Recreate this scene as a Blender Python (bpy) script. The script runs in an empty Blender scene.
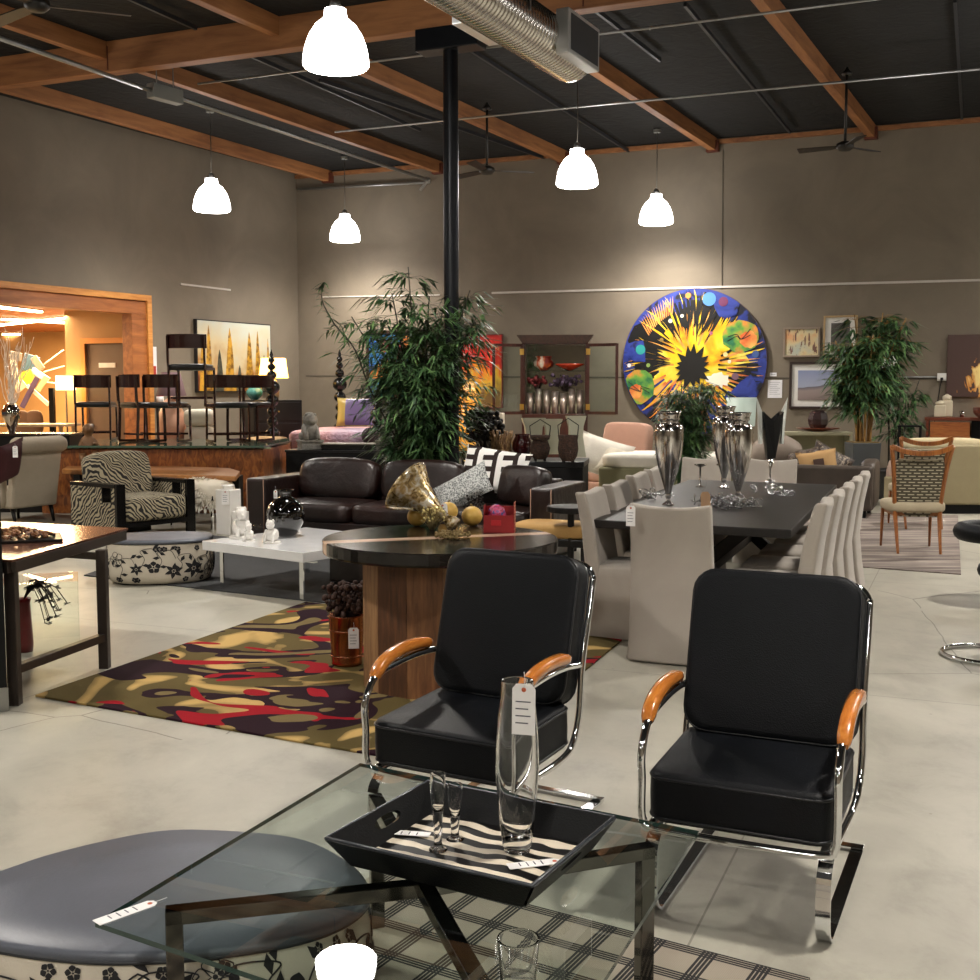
import bpy, bmesh, math, random
from math import sin, cos, tan, pi, atan, atan2, sqrt, radians
from mathutils import Vector, Matrix, Euler
random.seed(7)
SC = bpy.context.scene
COL = SC.collection
# ---------- camera model: metres, camera at 1.6 m looking along +Y, slightly down ----------
F = 1150.0; EYE = 1.6; TH = atan(100 / F)
def ray(px, py):
    x = (px - 490) / F; y = (490 - py) / F
    return (x, cos(TH) + y * sin(TH), -sin(TH) + y * cos(TH))
def fl(px, py, z=0.0):
    d = ray(px, py); t = (z - EYE) / d[2]
    return Vector((d[0] * t, d[1] * t, z))
def flz(px, py, z):
    p = fl(px, py, z); p.z = 0; return p
def at(px, py, Y):
    d = ray(px, py); t = Y / d[1]
    return Vector((d[0] * t, Y, EYE + d[2] * t))
WC = (-3.767, 22.8); WR = (7.67, 18.0); WL = (-7.07, 16.6)
def wp(px, py, A, B):
    d = ray(px, py); ex, ey = B[0] - A[0], B[1] - A[1]
    t = (A[0] * (-ey) + ex * A[1]) / (d[0] * (-ey) + ex * d[1])
    return Vector((d[0] * t, d[1] * t, EYE + d[2] * t))
def wf(px, py): return wp(px, py, WC, WR)
def wl(px, py): return wp(px, py, WC, WL)
ANF = atan2(WR[1] - WC[1], WR[0] - WC[0])      # far wall direction
ANL = atan2(WC[1] - WL[1], WC[0] - WL[0])      # left wall direction
UF = Vector((cos(ANF), sin(ANF), 0)); NF = Vector((sin(ANF), -cos(ANF), 0))
UL = Vector((cos(ANL), sin(ANL), 0)); NL = Vector((sin(ANL), -cos(ANL), 0))
GA = Vector((.455, .89, 0)).normalized(); GB = Vector((.925, -.385, 0)).normalized()
ANB = atan2(GB.y, GB.x)
# ---------- materials ----------
def lin(c):
    return c / 12.92 if c <= .04045 else ((c + .055) / 1.055) ** 2.4
def hx(s):
    s = s.lstrip('#'); return tuple(lin(int(s[i:i + 2], 16) / 255) for i in (0, 2, 4)) + (1,)
_m = {}
class NT:
    def __init__(s, name):
        s.m = bpy.data.materials.new(name); s.m.use_nodes = True; s.t = s.m.node_tree
        s.b = s.t.nodes['Principled BSDF']; s.o = s.t.nodes['Material Output']
        s._c = None
    def n(s, typ, **kw):
        nd = s.t.nodes.new(typ)
        for k, v in kw.items():
            if k.startswith('i_'):
                key = k[2:]
                key = int(key) if key.isdigit() else key.replace('_', ' ')
                if isinstance(v, bpy.types.NodeSocket): s.t.links.new(v, nd.inputs[key])
                else: nd.inputs[key].default_value = v
            else: setattr(nd, k, v)
        return nd
    def l(s, a, b): s.t.links.new(a, b)
    def co(s, kind='Object'):
        if s._c is None: s._c = s.n('ShaderNodeTexCoord')
        return s._c.outputs[kind]
    def map(s, v, sc=(1, 1, 1), rot=(0, 0, 0), loc=(0, 0, 0)):
        nd = s.n('ShaderNodeMapping'); s.l(v, nd.inputs['Vector'])
        nd.inputs['Scale'].default_value = sc; nd.inputs['Rotation'].default_value = rot; nd.inputs['Location'].default_value = loc
        return nd.outputs['Vector']
    def noise(s, scale=5, detail=4, vec=None, dist=0, rough=.5):
        nd = s.n('ShaderNodeTexNoise'); s.l(vec if vec is not None else s.co(), nd.inputs['Vector'])
        nd.inputs['Scale'].default_value = scale; nd.inputs['Detail'].default_value = detail
        nd.inputs['Distortion'].default_value = dist; nd.inputs['Roughness'].default_value = rough
        return nd.outputs['Fac']
    def ramp(s, fac, stops, const=False):
        nd = s.n('ShaderNodeValToRGB'); s.l(fac, nd.inputs['Fac']); cr = nd.color_ramp
        if const: cr.interpolation = 'CONSTANT'
        while len(cr.elements) < len(stops): cr.elements.new(.5)
        for e, (p, c) in zip(cr.elements, stops):
            e.position = p; e.color = hx(c) if isinstance(c, str) else c
        return nd.outputs['Color']
    def mix(s, fac, a, b, mode='MIX'):
        nd = s.n('ShaderNodeMix', data_type='RGBA', blend_type=mode)
        for v, k in ((fac, 0), (a, 6), (b, 7)):
            if isinstance(v, bpy.types.NodeSocket): s.l(v, nd.inputs[k])
            else: nd.inputs[k].default_value = hx(v) if isinstance(v, str) else v
        return nd.outputs[2]
    def math(s, op, a, b=0.0, c=0.0):
        nd = s.n('ShaderNodeMath', operation=op)
        for i, v in enumerate((a, b, c)):
            if isinstance(v, bpy.types.NodeSocket): s.l(v, nd.inputs[i])
            else: nd.inputs[i].default_value = v
        return nd.outputs[0]
    def bump(s, h, strength=.3, dist=.01):
        nd = s.n('ShaderNodeBump'); s.l(h, nd.inputs['Height'])
        nd.inputs['Strength'].default_value = strength; nd.inputs['Distance'].default_value = dist
        s.l(nd.outputs['Normal'], s.b.inputs['Normal'])
    def base(s, c): 
        if isinstance(c, bpy.types.NodeSocket): s.l(c, s.b.inputs['Base Color'])
        else: s.b.inputs['Base Color'].default_value = hx(c) if isinstance(c, str) else c
def M(name, col=None, rough=.5, metal=0, var=0, vs=6, bump=0, bs=60, coat=0, sheen=0, spec=.5, emit=0, ecol=None, two=None, stretch=(1, 1, 1)):
    if name in _m: return _m[name]
    s = NT(name); b = s.b
    b.inputs['Roughness'].default_value = rough; b.inputs['Metallic'].default_value = metal
    b.inputs['Coat Weight'].default_value = coat; b.inputs['Sheen Weight'].default_value = sheen
    b.inputs['Specular IOR Level'].default_value = spec
    c = hx(col)
    v = s.map(s.co(), sc=stretch)
    c2 = hx(two) if two else tuple(x * (1 - var) for x in c[:3]) + (1,)
    if var or two:
        s.base(s.ramp(s.noise(vs, 5, v, dist=.4), [(.32, c2), (.68, c)]))
    else:
        s.base(s.ramp(s.noise(9, 2, v), [(.3, tuple(x * .94 for x in c[:3]) + (1,)), (.7, c)]))
    if bump: s.bump(s.noise(bs, 4, v), bump, .01)
    if emit:
        b.inputs['Emission Color'].default_value = hx(ecol or col); b.inputs['Emission Strength'].default_value = emit
    _m[name] = s.m; return s.m
def glass(name, col='ffffff', rough=0.0, ior=1.38):
    if name in _m: return _m[name]
    s = NT(name); b = s.b
    b.inputs['Base Color'].default_value = hx(col); b.inputs['Roughness'].default_value = rough
    b.inputs['Transmission Weight'].default_value = 1; b.inputs['IOR'].default_value = ior
    _m[name] = s.m; return s.m
def thin_glass(name, col='dfeee8', refl=1.0):
    """a sheet of clear glass: fresnel reflection over straight-through transparency"""
    if name in _m: return _m[name]
    s = NT(name); t = s.t
    tr = s.n('ShaderNodeBsdfTransparent'); tr.inputs[0].default_value = hx(col)
    gl = s.n('ShaderNodeBsdfGlossy'); gl.inputs['Roughness'].default_value = 0.0
    fr = s.n('ShaderNodeFresnel'); fr.inputs['IOR'].default_value = 1.5
    mx = s.n('ShaderNodeMixShader'); geo = s.n('ShaderNodeNewGeometry'); f = s.math('MULTIPLY', s.math('MULTIPLY', fr.outputs[0], refl), s.math('SUBTRACT', 1.0, geo.outputs['Backfacing']))
    s.l(f, mx.inputs[0]); s.l(tr.outputs[0], mx.inputs[1]); s.l(gl.outputs[0], mx.inputs[2])
    s.l(mx.outputs[0], s.o.inputs['Surface'])
    _m[name] = s.m; return s.m
def custom(name, fn):
    if name not in _m:
        s = NT(name); fn(s); _m[name] = s.m
    return _m[name]
def wood(name, c1, c2, rough=.4, scale=3, axis='X', coat=0, bump=.05, rot=0):
    if name in _m: return _m[name]
    s = NT(name)
    st = {'X': (.12, 1, 1), 'Y': (1, .12, 1), 'Z': (1, 1, .12)}[axis]
    v = s.map(s.map(s.co(), rot=(0, 0, -rot)), sc=tuple(k * scale for k in st))
    n1 = s.noise(9, 6, v, dist=.6, rough=.6); n2 = s.noise(1.2, 3, v)
    f = s.math('ADD', s.math('MULTIPLY', n1, .7), s.math('MULTIPLY', n2, .4))
    s.base(s.ramp(f, [(.38, c2), (.68, c1)]))
    s.b.inputs['Roughness'].default_value = rough; s.b.inputs['Coat Weight'].default_value = coat
    s.bump(n1, bump, .005)
    _m[name] = s.m; return s.m
# ---------- mesh builder ----------
class MB:
    def __init__(s, mat=None):
        s.v = []; s.f = []; s.fm = []; s.sm = []; s.mats = []; s.cur = 0; s.T = Matrix.Identity(4)
        if mat: s.use(mat)
    def use(s, mat):
        if mat not in s.mats: s.mats.append(mat)
        s.cur = s.mats.index(mat); return s
    def add(s, vs, fs, smooth=False):
        o = len(s.v)
        s.v += [s.T @ Vector(p) for p in vs]
        for f in fs: s.f.append([o + i for i in f]); s.fm.append(s.cur); s.sm.append(smooth)
        return s
    def box(s, c, d, rz=0, taper=1.0, rx=0, ry=0):
        """box centred at c with size d; taper scales the bottom in x and y"""
        R = Euler((rx, ry, rz)).to_matrix(); vs = []
        for z in (-1, 1):
            k = taper if z < 0 else 1
            for x, y in ((-1, -1), (1, -1), (1, 1), (-1, 1)):
                vs.append(Vector(c) + R @ Vector((x * d[0] / 2 * k, y * d[1] / 2 * k, z * d[2] / 2)))
        return s.add(vs, [(3, 2, 1, 0), (4, 5, 6, 7), (0, 1, 5, 4), (1, 2, 6, 5), (2, 3, 7, 6), (3, 0, 4, 7)])
    def bx(s, x0, x1, y0, y1, z0, z1):
        return s.box(((x0 + x1) / 2, (y0 + y1) / 2, (z0 + z1) / 2), (abs(x1 - x0), abs(y1 - y0), abs(z1 - z0)))
    def bar(s, a, b, w, h=None, up=(0, 0, 1)):
        """rectangular bar from a to b"""
        h = h or w; a = Vector(a); b = Vector(b); d = (b - a).normalized(); up = Vector(up)
        if abs(d.dot(up)) > .98: up = Vector((0, 1, 0))
        sx = d.cross(up).normalized(); uz = sx.cross(d).normalized(); vs = []
        for p in (a, b):
            for i, j in ((-1, -1), (1, -1), (1, 1), (-1, 1)): vs.append(p + sx * w / 2 * i + uz * h / 2 * j)
        return s.add(vs, [(0, 1, 2, 3), (7, 6, 5, 4), (0, 4, 5, 1), (1, 5, 6, 2), (2, 6, 7, 3), (3, 7, 4, 0)])
    def tube(s, pts, r, n=8, closed=False, flat=None, caps=True):
        """round tube along pts; r may be a list; flat=(w,h) makes a rectangular strip"""
        P = [Vector(p) for p in pts]; N = len(P); rs = r if isinstance(r, (list, tuple)) else [r] * N
        T = []
        for i in range(N):
            a = P[(i - 1) % N] if (closed or i > 0) else P[i]; b = P[(i + 1) % N] if (closed or i < N - 1) else P[i]
            T.append((b - a).normalized())
        u = Vector((0, 0, 1)) if abs(T[0].z) < .9 else Vector((1, 0, 0))
        u = (u - T[0] * u.dot(T[0])).normalized(); vs = []
        for i in range(N):
            u = (u - T[i] * u.dot(T[i])).normalized(); w = T[i].cross(u)
            if flat:
                for a, b in ((-1, -1), (1, -1), (1, 1), (-1, 1)): vs.append(P[i] + u * a * flat[1] / 2 + w * b * flat[0] / 2)
            else:
                for k in range(n): vs.append(P[i] + (u * cos(2 * pi * k / n) + w * sin(2 * pi * k / n)) * rs[i])
        m = 4 if flat else n; fs = []
        for i in range(N if closed else N - 1):
            a = i * m; b = ((i + 1) % N) * m
            for k in range(m): fs.append((a + k, a + (k + 1) % m, b + (k + 1) % m, b + k))
        s.add(vs, fs, not flat)
        if not closed and caps:
            o = len(s.v) - len(vs)
            for idx in (tuple(range(m - 1, -1, -1)), tuple(range((N - 1) * m, N * m))):
                s.f.append([o + k for k in idx]); s.fm.append(s.cur); s.sm.append(False)
        return s
    def lathe(s, prof, c=(0, 0, 0), n=24, smooth=True, sx=1, sy=1, closed=False):
        """profile [(r,z)...] turned about z through c"""
        vs = []; fs = []; c = Vector(c)
        for r, z in prof:
            r = max(r, 1e-4)
            for k in range(n): vs.append(c + Vector((r * cos(2 * pi * k / n) * sx, r * sin(2 * pi * k / n) * sy, z)))
        L = len(prof)
        for i in range(L if closed else L - 1):
            a = i * n; b = ((i + 1) % L) * n
            for k in range(n): fs.append((a + k, a + (k + 1) % n, b + (k + 1) % n, b + k))
        return s.add(vs, fs, smooth)
    def cyl(s, c, r, z0, z1, n=24, r2=None):
        r2 = r if r2 is None else r2
        return s.lathe([(0, z0), (r, z0), (r2, z1), (0, z1)], c, n, smooth=False)
    def ball(s, c, r, n=14, sx=1, sy=1, sz=1):
        m = max(6, n // 2)
        return s.lathe([(r * sin(pi * i / m), -r * cos(pi * i / m) * sz) for i in range(m + 1)], c, n, sx=sx, sy=sy)
    def prism(s, poly, z0, z1, smooth=False):
        n = len(poly); vs = [(p[0], p[1], z0) for p in poly] + [(p[0], p[1], z1) for p in poly]
        fs = [tuple(range(n - 1, -1, -1)), tuple(range(n, 2 * n))]
        s.add(vs, fs); o = len(s.v) - 2 * n
        for k in range(n):
            s.f.append([o + k, o + (k + 1) % n, o + n + (k + 1) % n, o + n + k]); s.fm.append(s.cur); s.sm.append(smooth)
        return s
    def soft(s, c, d, p=5, n=8, rz=0, rx=0, ry=0, puff=0):
        """softly rounded block (superellipsoid-like cushion)"""
        R = Euler((rx, ry, rz)).to_matrix(); vs = []; fs = []; idx = {}
        def key(a): return tuple(round(x, 5) for x in a)
        def vid(a):
            k = key(a)
            if k not in idx:
                q = (abs(a[0]) ** p + abs(a[1]) ** p + abs(a[2]) ** p) ** (1 / p)
                b = [x / q for x in a]
                pf = 1 + puff * (1 - b[0] ** 2) * (1 - b[1] ** 2)
                idx[k] = len(vs)
                vs.append(Vector(c) + R @ Vector((b[0] * d[0] / 2, b[1] * d[1] / 2, b[2] * d[2] / 2 * pf)))
            return idx[k]
        g = [sin(pi / 2 * (-1 + 2 * i / n)) for i in range(n + 1)]
        for ax in range(3):
            for sg in (-1, 1):
                for i in range(n):
                    for j in range(n):
                        q = []
                        for a, b in ((g[i], g[j]), (g[i + 1], g[j]), (g[i + 1], g[j + 1]), (g[i], g[j + 1])):
                            t = [a, b]; t.insert(ax, sg); q.append(vid(t))
                        if (sg < 0) != (ax == 1): q.reverse()
                        fs.append(tuple(q))
        return s.add(vs, fs, True)
    def pillow(s, c, w, h, t, rx=0, rz=0, ry=0, n=10):
        """throw pillow standing in the local xz plane"""
        R = Euler((rx, ry, rz), 'XYZ').to_matrix(); vs = []; fs = []
        for sg in (-1, 1):
            for i in range(n + 1):
                for j in range(n + 1):
                    u = -1 + 2 * i / n; v = -1 + 2 * j / n
                    e = (1 - u ** 4) * (1 - v ** 4); y = sg * t / 2 * e ** .6
                    k = 1 - .07 * (1 - abs(v) ** 3) * abs(u) ** 3; m = 1 - .07 * (1 - abs(u) ** 3) * abs(v) ** 3
                    vs.append(Vector(c) + R @ Vector((u * w / 2 * k, y, v * h / 2 * m)))
        N = n + 1
        for sg in (0, 1):
            for i in range(n):
                for j in range(n):
                    a = sg * N * N + i * N + j; q = (a, a + 1, a + N + 1, a + N)
                    fs.append(q if sg == 0 else q[::-1])
        return s.add(vs, fs, True)
    def build(s, name, parent=None, bevel=0, seg=2, sub=0, fix=True):
        me = bpy.data.meshes.new(name); me.from_pydata([tuple(v) for v in s.v], [], s.f)
        for m in s.mats: me.materials.append(m)
        me.polygons.foreach_set('material_index', s.fm); me.polygons.foreach_set('use_smooth', s.sm)
        if fix:
            bm = bmesh.new(); bm.from_mesh(me); bmesh.ops.recalc_face_normals(bm, faces=bm.faces); bm.to_mesh(me); bm.free()
        me.update()
        o = bpy.data.objects.new(name, me); COL.objects.link(o)
        if parent: o.parent = parent
        if bevel:
            m = o.modifiers.new('bevel', 'BEVEL'); m.width = bevel; m.segments = seg; m.limit_method = 'ANGLE'; m.angle_limit = radians(40)
        if sub:
            m = o.modifiers.new('sub', 'SUBSURF'); m.levels = sub; m.render_levels = sub
        return o
def tag(o, label=None, cat=None, group=None, kind=None):
    if label: o['label'] = label
    if cat: o['category'] = cat
    if group: o['group'] = group
    if kind: o['kind'] = kind
    return o
def thing(name, label, cat, loc=(0, 0, 0), rz=0, group=None):
    o = bpy.data.objects.new(name, None); COL.objects.link(o); o.empty_display_size = .1
    o.location = loc; o.rotation_euler = (0, 0, rz)
    return tag(o, label, cat, group)
def struct(o): o['kind'] = 'structure'; return o
def kids(o): return [c for c in bpy.data.objects if c.parent == o]
def dup(root, loc, rz=None, label=None, group=None):
    def cp(o, par):
        c = o.copy(); COL.objects.link(c)
        if par: c.parent = par
        for k in kids_map.get(o.name, []): cp(k, c)
        return c
    kids_map = {}
    for x in bpy.data.objects:
        if x.parent: kids_map.setdefault(x.parent.name, []).append(x)
    r = cp(root, None); r.location = loc
    if rz is not None: r.rotation_euler = (0, 0, rz)
    if label: r['label'] = label
    if group: r['group'] = group
    return r
def arc(c, r, a0, a1, n=6, plane='yz', x=0):
    out = []
    for i in range(n + 1):
        a = a0 + (a1 - a0) * i / n
        out.append((x, c[0] + r * cos(a), c[1] + r * sin(a)))
    return out
def smoothpath(P, k=4, closed=False):
    """catmull-rom"""
    P = [Vector(p) for p in P]; out = []; N = len(P)
    rng = range(N) if closed else range(N - 1)
    for i in rng:
        p0 = P[(i - 1) % N] if closed or i > 0 else P[i]; p1 = P[i]; p2 = P[(i + 1) % N]
        p3 = P[(i + 2) % N] if closed or i + 2 < N else p2
        for j in range(k):
            t = j / k
            out.append(.5 * ((2 * p1) + (p2 - p0) * t + (2 * p0 - 5 * p1 + 4 * p2 - p3) * t * t + (3 * p1 - p0 - 3 * p2 + p3) * t ** 3))
    if not closed: out.append(P[-1])
    return out
def price_tag(parent_loc, rz, label, size=(.035, .08), rx=0, flat=False, ry=0):
    """white paper price tag with a punched eyelet and printed lines"""
    t = thing('price_tag', label, 'price tag', parent_loc, rz)
    w, h = size; mb = MB(M('tag_paper', 'f2f0ee', .7))
    poly = [(-w / 2, -h), (w / 2, -h), (w / 2, -.012), (w / 2 - .01, 0), (-w / 2 + .01, 0), (-w / 2, -.012)]
    if flat: mb.T = Matrix.Rotation(0, 4, 'X')
    else: mb.T = Matrix.Rotation(pi / 2 + rx, 4, 'X')
    mb.prism(poly, 0, .0012)
    mb.use(M('tag_ink', '55555f', .7))
    for k in range(4):
        y = -h * (.35 + .14 * k); mb.prism([(-w * .35, y - .0015), (w * (.3 - .1 * (k % 2)), y - .0015), (w * (.3 - .1 * (k % 2)), y + .0015), (-w * .35, y + .0015)], .0012, .0016)
    mb.use(M('tag_eyelet', 'b5532e', .7)); mb.prism([(.006 * cos(a * pi / 4), -.014 + .006 * sin(a * pi / 4)) for a in range(8)], .0012, .0018)
    mb.build('paper', t)
    s = MB(M('tag_string', 'dddddd', .8)); T0 = mb.T; s.T = T0
    s.tube([(0, -.014, .001), (.003, .01, .002), (0, .03, .001)], .0008, 5).build('string', t)
    return t
CHROME = M('chrome', 'e8eaec', .06, 1); BLACKW = M('black_wood', '0c0a09', .35, bump=.05, bs=30, spec=.35)
BLACK = M('black_matte', '070708', .55, spec=.25); WHITE = M('white_paint', 'ecebe6', .45)
# ================= SETTING =================
H = 5.78
def m_floor(s):
    v = s.co()
    n1 = s.noise(.55, 6, v, dist=.8, rough=.6); n2 = s.noise(2.6, 9, s.map(v, sc=(1, .7, 1), rot=(0, 0, .4)), dist=.35, rough=.72); n3 = s.noise(40, 4, v)
    a = s.ramp(n1, [(.3, '8b887d'), (.5, 'a09d90'), (.72, 'b2aea1')])
    b = s.ramp(n2, [(.28, '6c685e'), (.5, 'a6a294'), (.72, 'bab6a8')])
    c = s.mix(.45, a, b)
    vo = s.n('ShaderNodeTexVoronoi', feature='DISTANCE_TO_EDGE'); 
    dv = s.mix(.06, v, s.n('ShaderNodeTexNoise', i_Scale=2.2, i_Detail=5.0, i_Vector=v).outputs['Color'], 'ADD')
    s.l(dv, vo.inputs['Vector']); vo.inputs['Scale'].default_value = .27
    crack = s.math('LESS_THAN', vo.outputs['Distance'], .0011)
    msk = s.math('GREATER_THAN', s.noise(.7, 2, v), .5)
    c = s.mix(s.math('MULTIPLY', s.math('MULTIPLY', crack, msk), .65), c, '4d483f')
    # saw-cut control joints along the building grid
    vr = s.map(v, rot=(0, 0, -ANB))
    sp = s.n('ShaderNodeSeparateXYZ'); s.l(vr, sp.inputs[0])
    for ax, off in ((0, .7), (1, 1.35)):
        f = s.math('PINGPONG', s.math('ADD', sp.outputs[ax], off), 1.9)
        j = s.math('LESS_THAN', f, .0035)
        c = s.mix(s.math('MULTIPLY', j, .6), c, '5b564c')
    # small dark spots
    v2 = s.n('ShaderNodeTexVoronoi', feature='F1'); s.l(v, v2.inputs['Vector']); v2.inputs['Scale'].default_value = 3.0; v2.inputs['Randomness'].default_value = 1.0
    spot = s.math('LESS_THAN', v2.outputs['Distance'], s.math('MULTIPLY', s.noise(11, 3, v), .055))
    c = s.mix(s.math('MULTIPLY', spot, .45), c, '6b655b')
    s.base(c)
    s.l(s.math('ADD', s.math('MULTIPLY', n2, .3), .3), s.b.inputs['Roughness'])
    s.b.inputs['Specular IOR Level'].default_value = .35
    s.bump(n3, .04, .003)
FLOORM = custom('polished_concrete', m_floor)
def m_wall(s):
    v = s.co(); n1 = s.noise(.9, 6, v, dist=.5, rough=.6); n2 = s.noise(30, 3, v)
    s.base(s.ramp(n1, [(.3, '6d6456'), (.5, '766c5d'), (.7, '7f7565')]))
    s.b.inputs['Roughness'].default_value = .75; s.bump(n2, .12, .004)
WALLM = custom('taupe_painted_wall', m_wall)
def m_ceil(s):
    v = s.co(); s.base(s.ramp(s.noise(1.6, 5, v, dist=1), [(.3, '060707'), (.7, '101111')])); s.b.inputs['Roughness'].default_value = .9
    s.bump(s.noise(4, 5, v, dist=1.5), .5, .03)
CEILM = custom('black_insulation_ceiling', m_ceil)
BEAM = wood('glulam_wood', 'a97346', '74482a', .6, 1.2, 'X')
BEAML = wood('fir_beam_left', 'b5713c', '7a4522', .5, 1.2, 'X', rot=ANL)
TRIMW = wood('fir_trim', 'd89a52', 'b06a2c', .45, 2, 'X', rot=ANL)
ROOM = [(-3.767, 22.8), (14.0, 22.8 - 17.767 * 4.8 / 11.437), (8.0, -7.0), (-19.63, -7.0)]
def slab(name, poly, z0, z1, mat):
    return struct(MB(mat).prism(poly, z0, z1).build(name))
big = [(-26, -8), (16, -8), (16, 32), (-26, 32)]
slab('floor', big, -.15, 0, FLOORM)
slab('ceiling', [(-19.7, -7.2), (8.2, -7.2), (14.3, 15.35), (-3.8, 23.0)], H, H + .15, CEILM)
def wallseg(name, a, b, z0, z1, th, n, mat, extra=None):
    a = Vector((a[0], a[1], 0)); b = Vector((b[0], b[1], 0)); o = a - n * th; q = b - n * th
    mb = MB(mat).prism([(a.x, a.y), (b.x, b.y), (q.x, q.y), (o.x, o.y)], z0, z1)
    return mb
# far wall
far = wallseg('w', WC, (14.0, ROOM[1][1]), 0, H, .2, NF, WALLM)
struct(far.build('wall_far'))
# left wall with the wide opening into the next room
pj = wl(150, 295); p_open = Vector((pj.x, pj.y, 0))          # outer edge of right jamb
TOPZ = 3.16
q_open = p_open - UL * 9.0
left = wallseg('w', (p_open.x, p_open.y), WC, 0, H, .2, NL, WALLM)
l2 = wallseg('w', (q_open.x, q_open.y), (p_open.x, p_open.y), TOPZ, H, .2, NL, WALLM)
l3e = Vector(WC + (0,)) - UL * 33.6
l3 = wallseg('w', (l3e.x, l3e.y), (q_open.x, q_open.y), 0, H, .2, NL, WALLM)
for k in (l2, l3):
    o = len(left.v); left.v += k.v; left.f += [[i + o for i in f] for f in k.f]; left.fm += k.fm; left.sm += k.sm
struct(left.build('wall_left'))
struct(MB(WALLM).prism([(14.0, ROOM[1][1]), (14.2, ROOM[1][1]), (8.2, -7), (8.0, -7)], 0, H).build('wall_right'))
struct(MB(WALLM).prism([(-19.8, -7.2), (8.2, -7.2), (8.2, -7.0), (-19.8, -7.0)], 0, H).build('wall_back'))
# opening trim (fir)
t1 = MB(TRIMW); c = p_open - UL * .09 + NL * .02
def along(mb, a, b, z0, z1, th=.1, out=.03):
    """board from a to b on the left wall line, standing out into the room"""
    a0 = a + NL * out; b0 = b + NL * out; a1 = a - NL * th; b1 = b - NL * th
    mb.prism([(a0.x, a0.y), (b0.x, b0.y), (b1.x, b1.y), (a1.x, a1.y)], z0, z1)
along(t1, p_open - UL * .1, p_open, 0, TOPZ + .0, .3, .04)
struct(t1.build('trim_1', bevel=.005))
t2 = MB(TRIMW); along(t2, q_open, p_open - UL * .1, TOPZ - .1, TOPZ, .3, .04); struct(t2.build('trim_2', bevel=.005))
t3 = MB(BEAML); along(t3, q_open, p_open - UL * .1, TOPZ - .32, TOPZ - .1, .22, -.0); struct(t3.build('trim_3', bevel=.005))
t4 = MB(BEAML); along(t4, p_open - UL * .42, p_open - UL * .1, 0, TOPZ - .32, .22, 0); struct(t4.build('trim_4', bevel=.005))
# pale reveal strips on the walls (picture rails)
def rail(a, b, n, name, h=.035):
    mb = MB(M('rail_white', 'c9c4ba', .5)); d = (b - a).normalized()
    mb.bar(a + n * .01, b + n * .01, .02, h); return struct(mb.build(name))
rail(wf(492, 293), wf(985, 280), NF, 'trim_5'); rail(wf(323, 297), wf(440, 295), NF, 'trim_6', .02)
rail(wl(180, 284), wl(230, 290), NL, 'trim_7', .03); 
SEAM = M('seam_dark', '4b453b', .8)
struct(MB(SEAM).bar(wf(306, 376) + NF * .003, wf(975, 379) + NF * .003, .006, .02).build('trim_8'))
struct(MB(SEAM).bar(wf(723, 150) + NF * .003, wf(722, 290) + NF * .003, .006, .025).build('trim_9'))
# timber ledger along the wall heads
lg = MB(BEAM); a = Vector(WC + (H - .06,)); b = Vector((14, ROOM[1][1], H - .06)); lg.bar(a + NF * .03, b + NF * .03, .06, .07); struct(lg.build('trim_10'))
# ---- roof timbers ----
zb = 5.57
def purlin(px, py, length, off=0, label=''):
    p = wf(px, py); p = Vector((p.x, p.y, 0)) + NF * .02
    a = p - GA * length
    d = (p - a).normalized(); ang = atan2(d.y, d.x)
    t = thing('roof_purlin', label, 'beam', (a.x, a.y, zb), ang, 'purlins under the black ceiling')
    L = (p - a).length
    MB(BEAM).bx(0, L, -.06, .06, 0, H - zb).build('timber', t, bevel=.006)
    MB(M('steel_hanger', '6b3a2a', .5, .3)).bx(L - .12, L, -.1, .1, -.02, .16).build('hanger', t)
    return t
PL = ['timber purlin nearest the left wall, running to the far corner', 'timber purlin above the left back pendant lamps',
      'timber purlin passing behind the black column', 'timber purlin running beside the round spiral duct', 'timber purlin above the right ceiling fan']
for (px, py), lab, L in zip([(330, 175), (440, 165), (565, 152), (714, 146), (872, 131)], PL, [17, 17, 17, 17, 17]): purlin(px, py, L, label=lab)
purlin(1052, 116, 17, label='timber purlin off to the right of the ceiling fan')
# girder across the hall
def girder(P0, P1, z0, name, label):
    d = (P1 - P0); ang = atan2(d.y, d.x); L = d.length
    t = thing(name, label, 'beam', (P0.x, P0.y, z0), ang)
    MB(BEAM).bx(0, L, -.09, .09, 0, H - z0).build('timber', t, bevel=.008)
    for s_ in range(2, int(L), 3): MB(M('steel_hanger', '6b3a2a', .5, .3)).bx(s_, s_ + .012, -.1, .1, .02, .3).build('steel_strap', t)
    return t
g0 = Vector((-.42, 12.6, 0)) - GB * 9.5; g1 = Vector((-.42, 12.6, 0)) + GB * 11
girder(g0, g1, 5.42, 'roof_girder', 'deep timber girder crossing the hall over the black column')
# column
colP = Vector((-.42, 12.62, 0))
t = thing('steel_column', 'tall black round steel column rising behind the bamboo plant', 'column', colP, ANB)
MB(M('black_steel', '12151a', .35, .3)).lathe([(.082, 0), (.082, 5.2)], n=24).build('shaft', t)
MB(M('black_steel', '12151a')).bx(-.14, .14, -.14, .14, 0, .02).build('base_plate', t)
MB(M('black_steel', '12151a')).bx(-.36, .36, -.13, .13, 5.2, 5.43).build('cap_bracket', t, bevel=.01)
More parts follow.
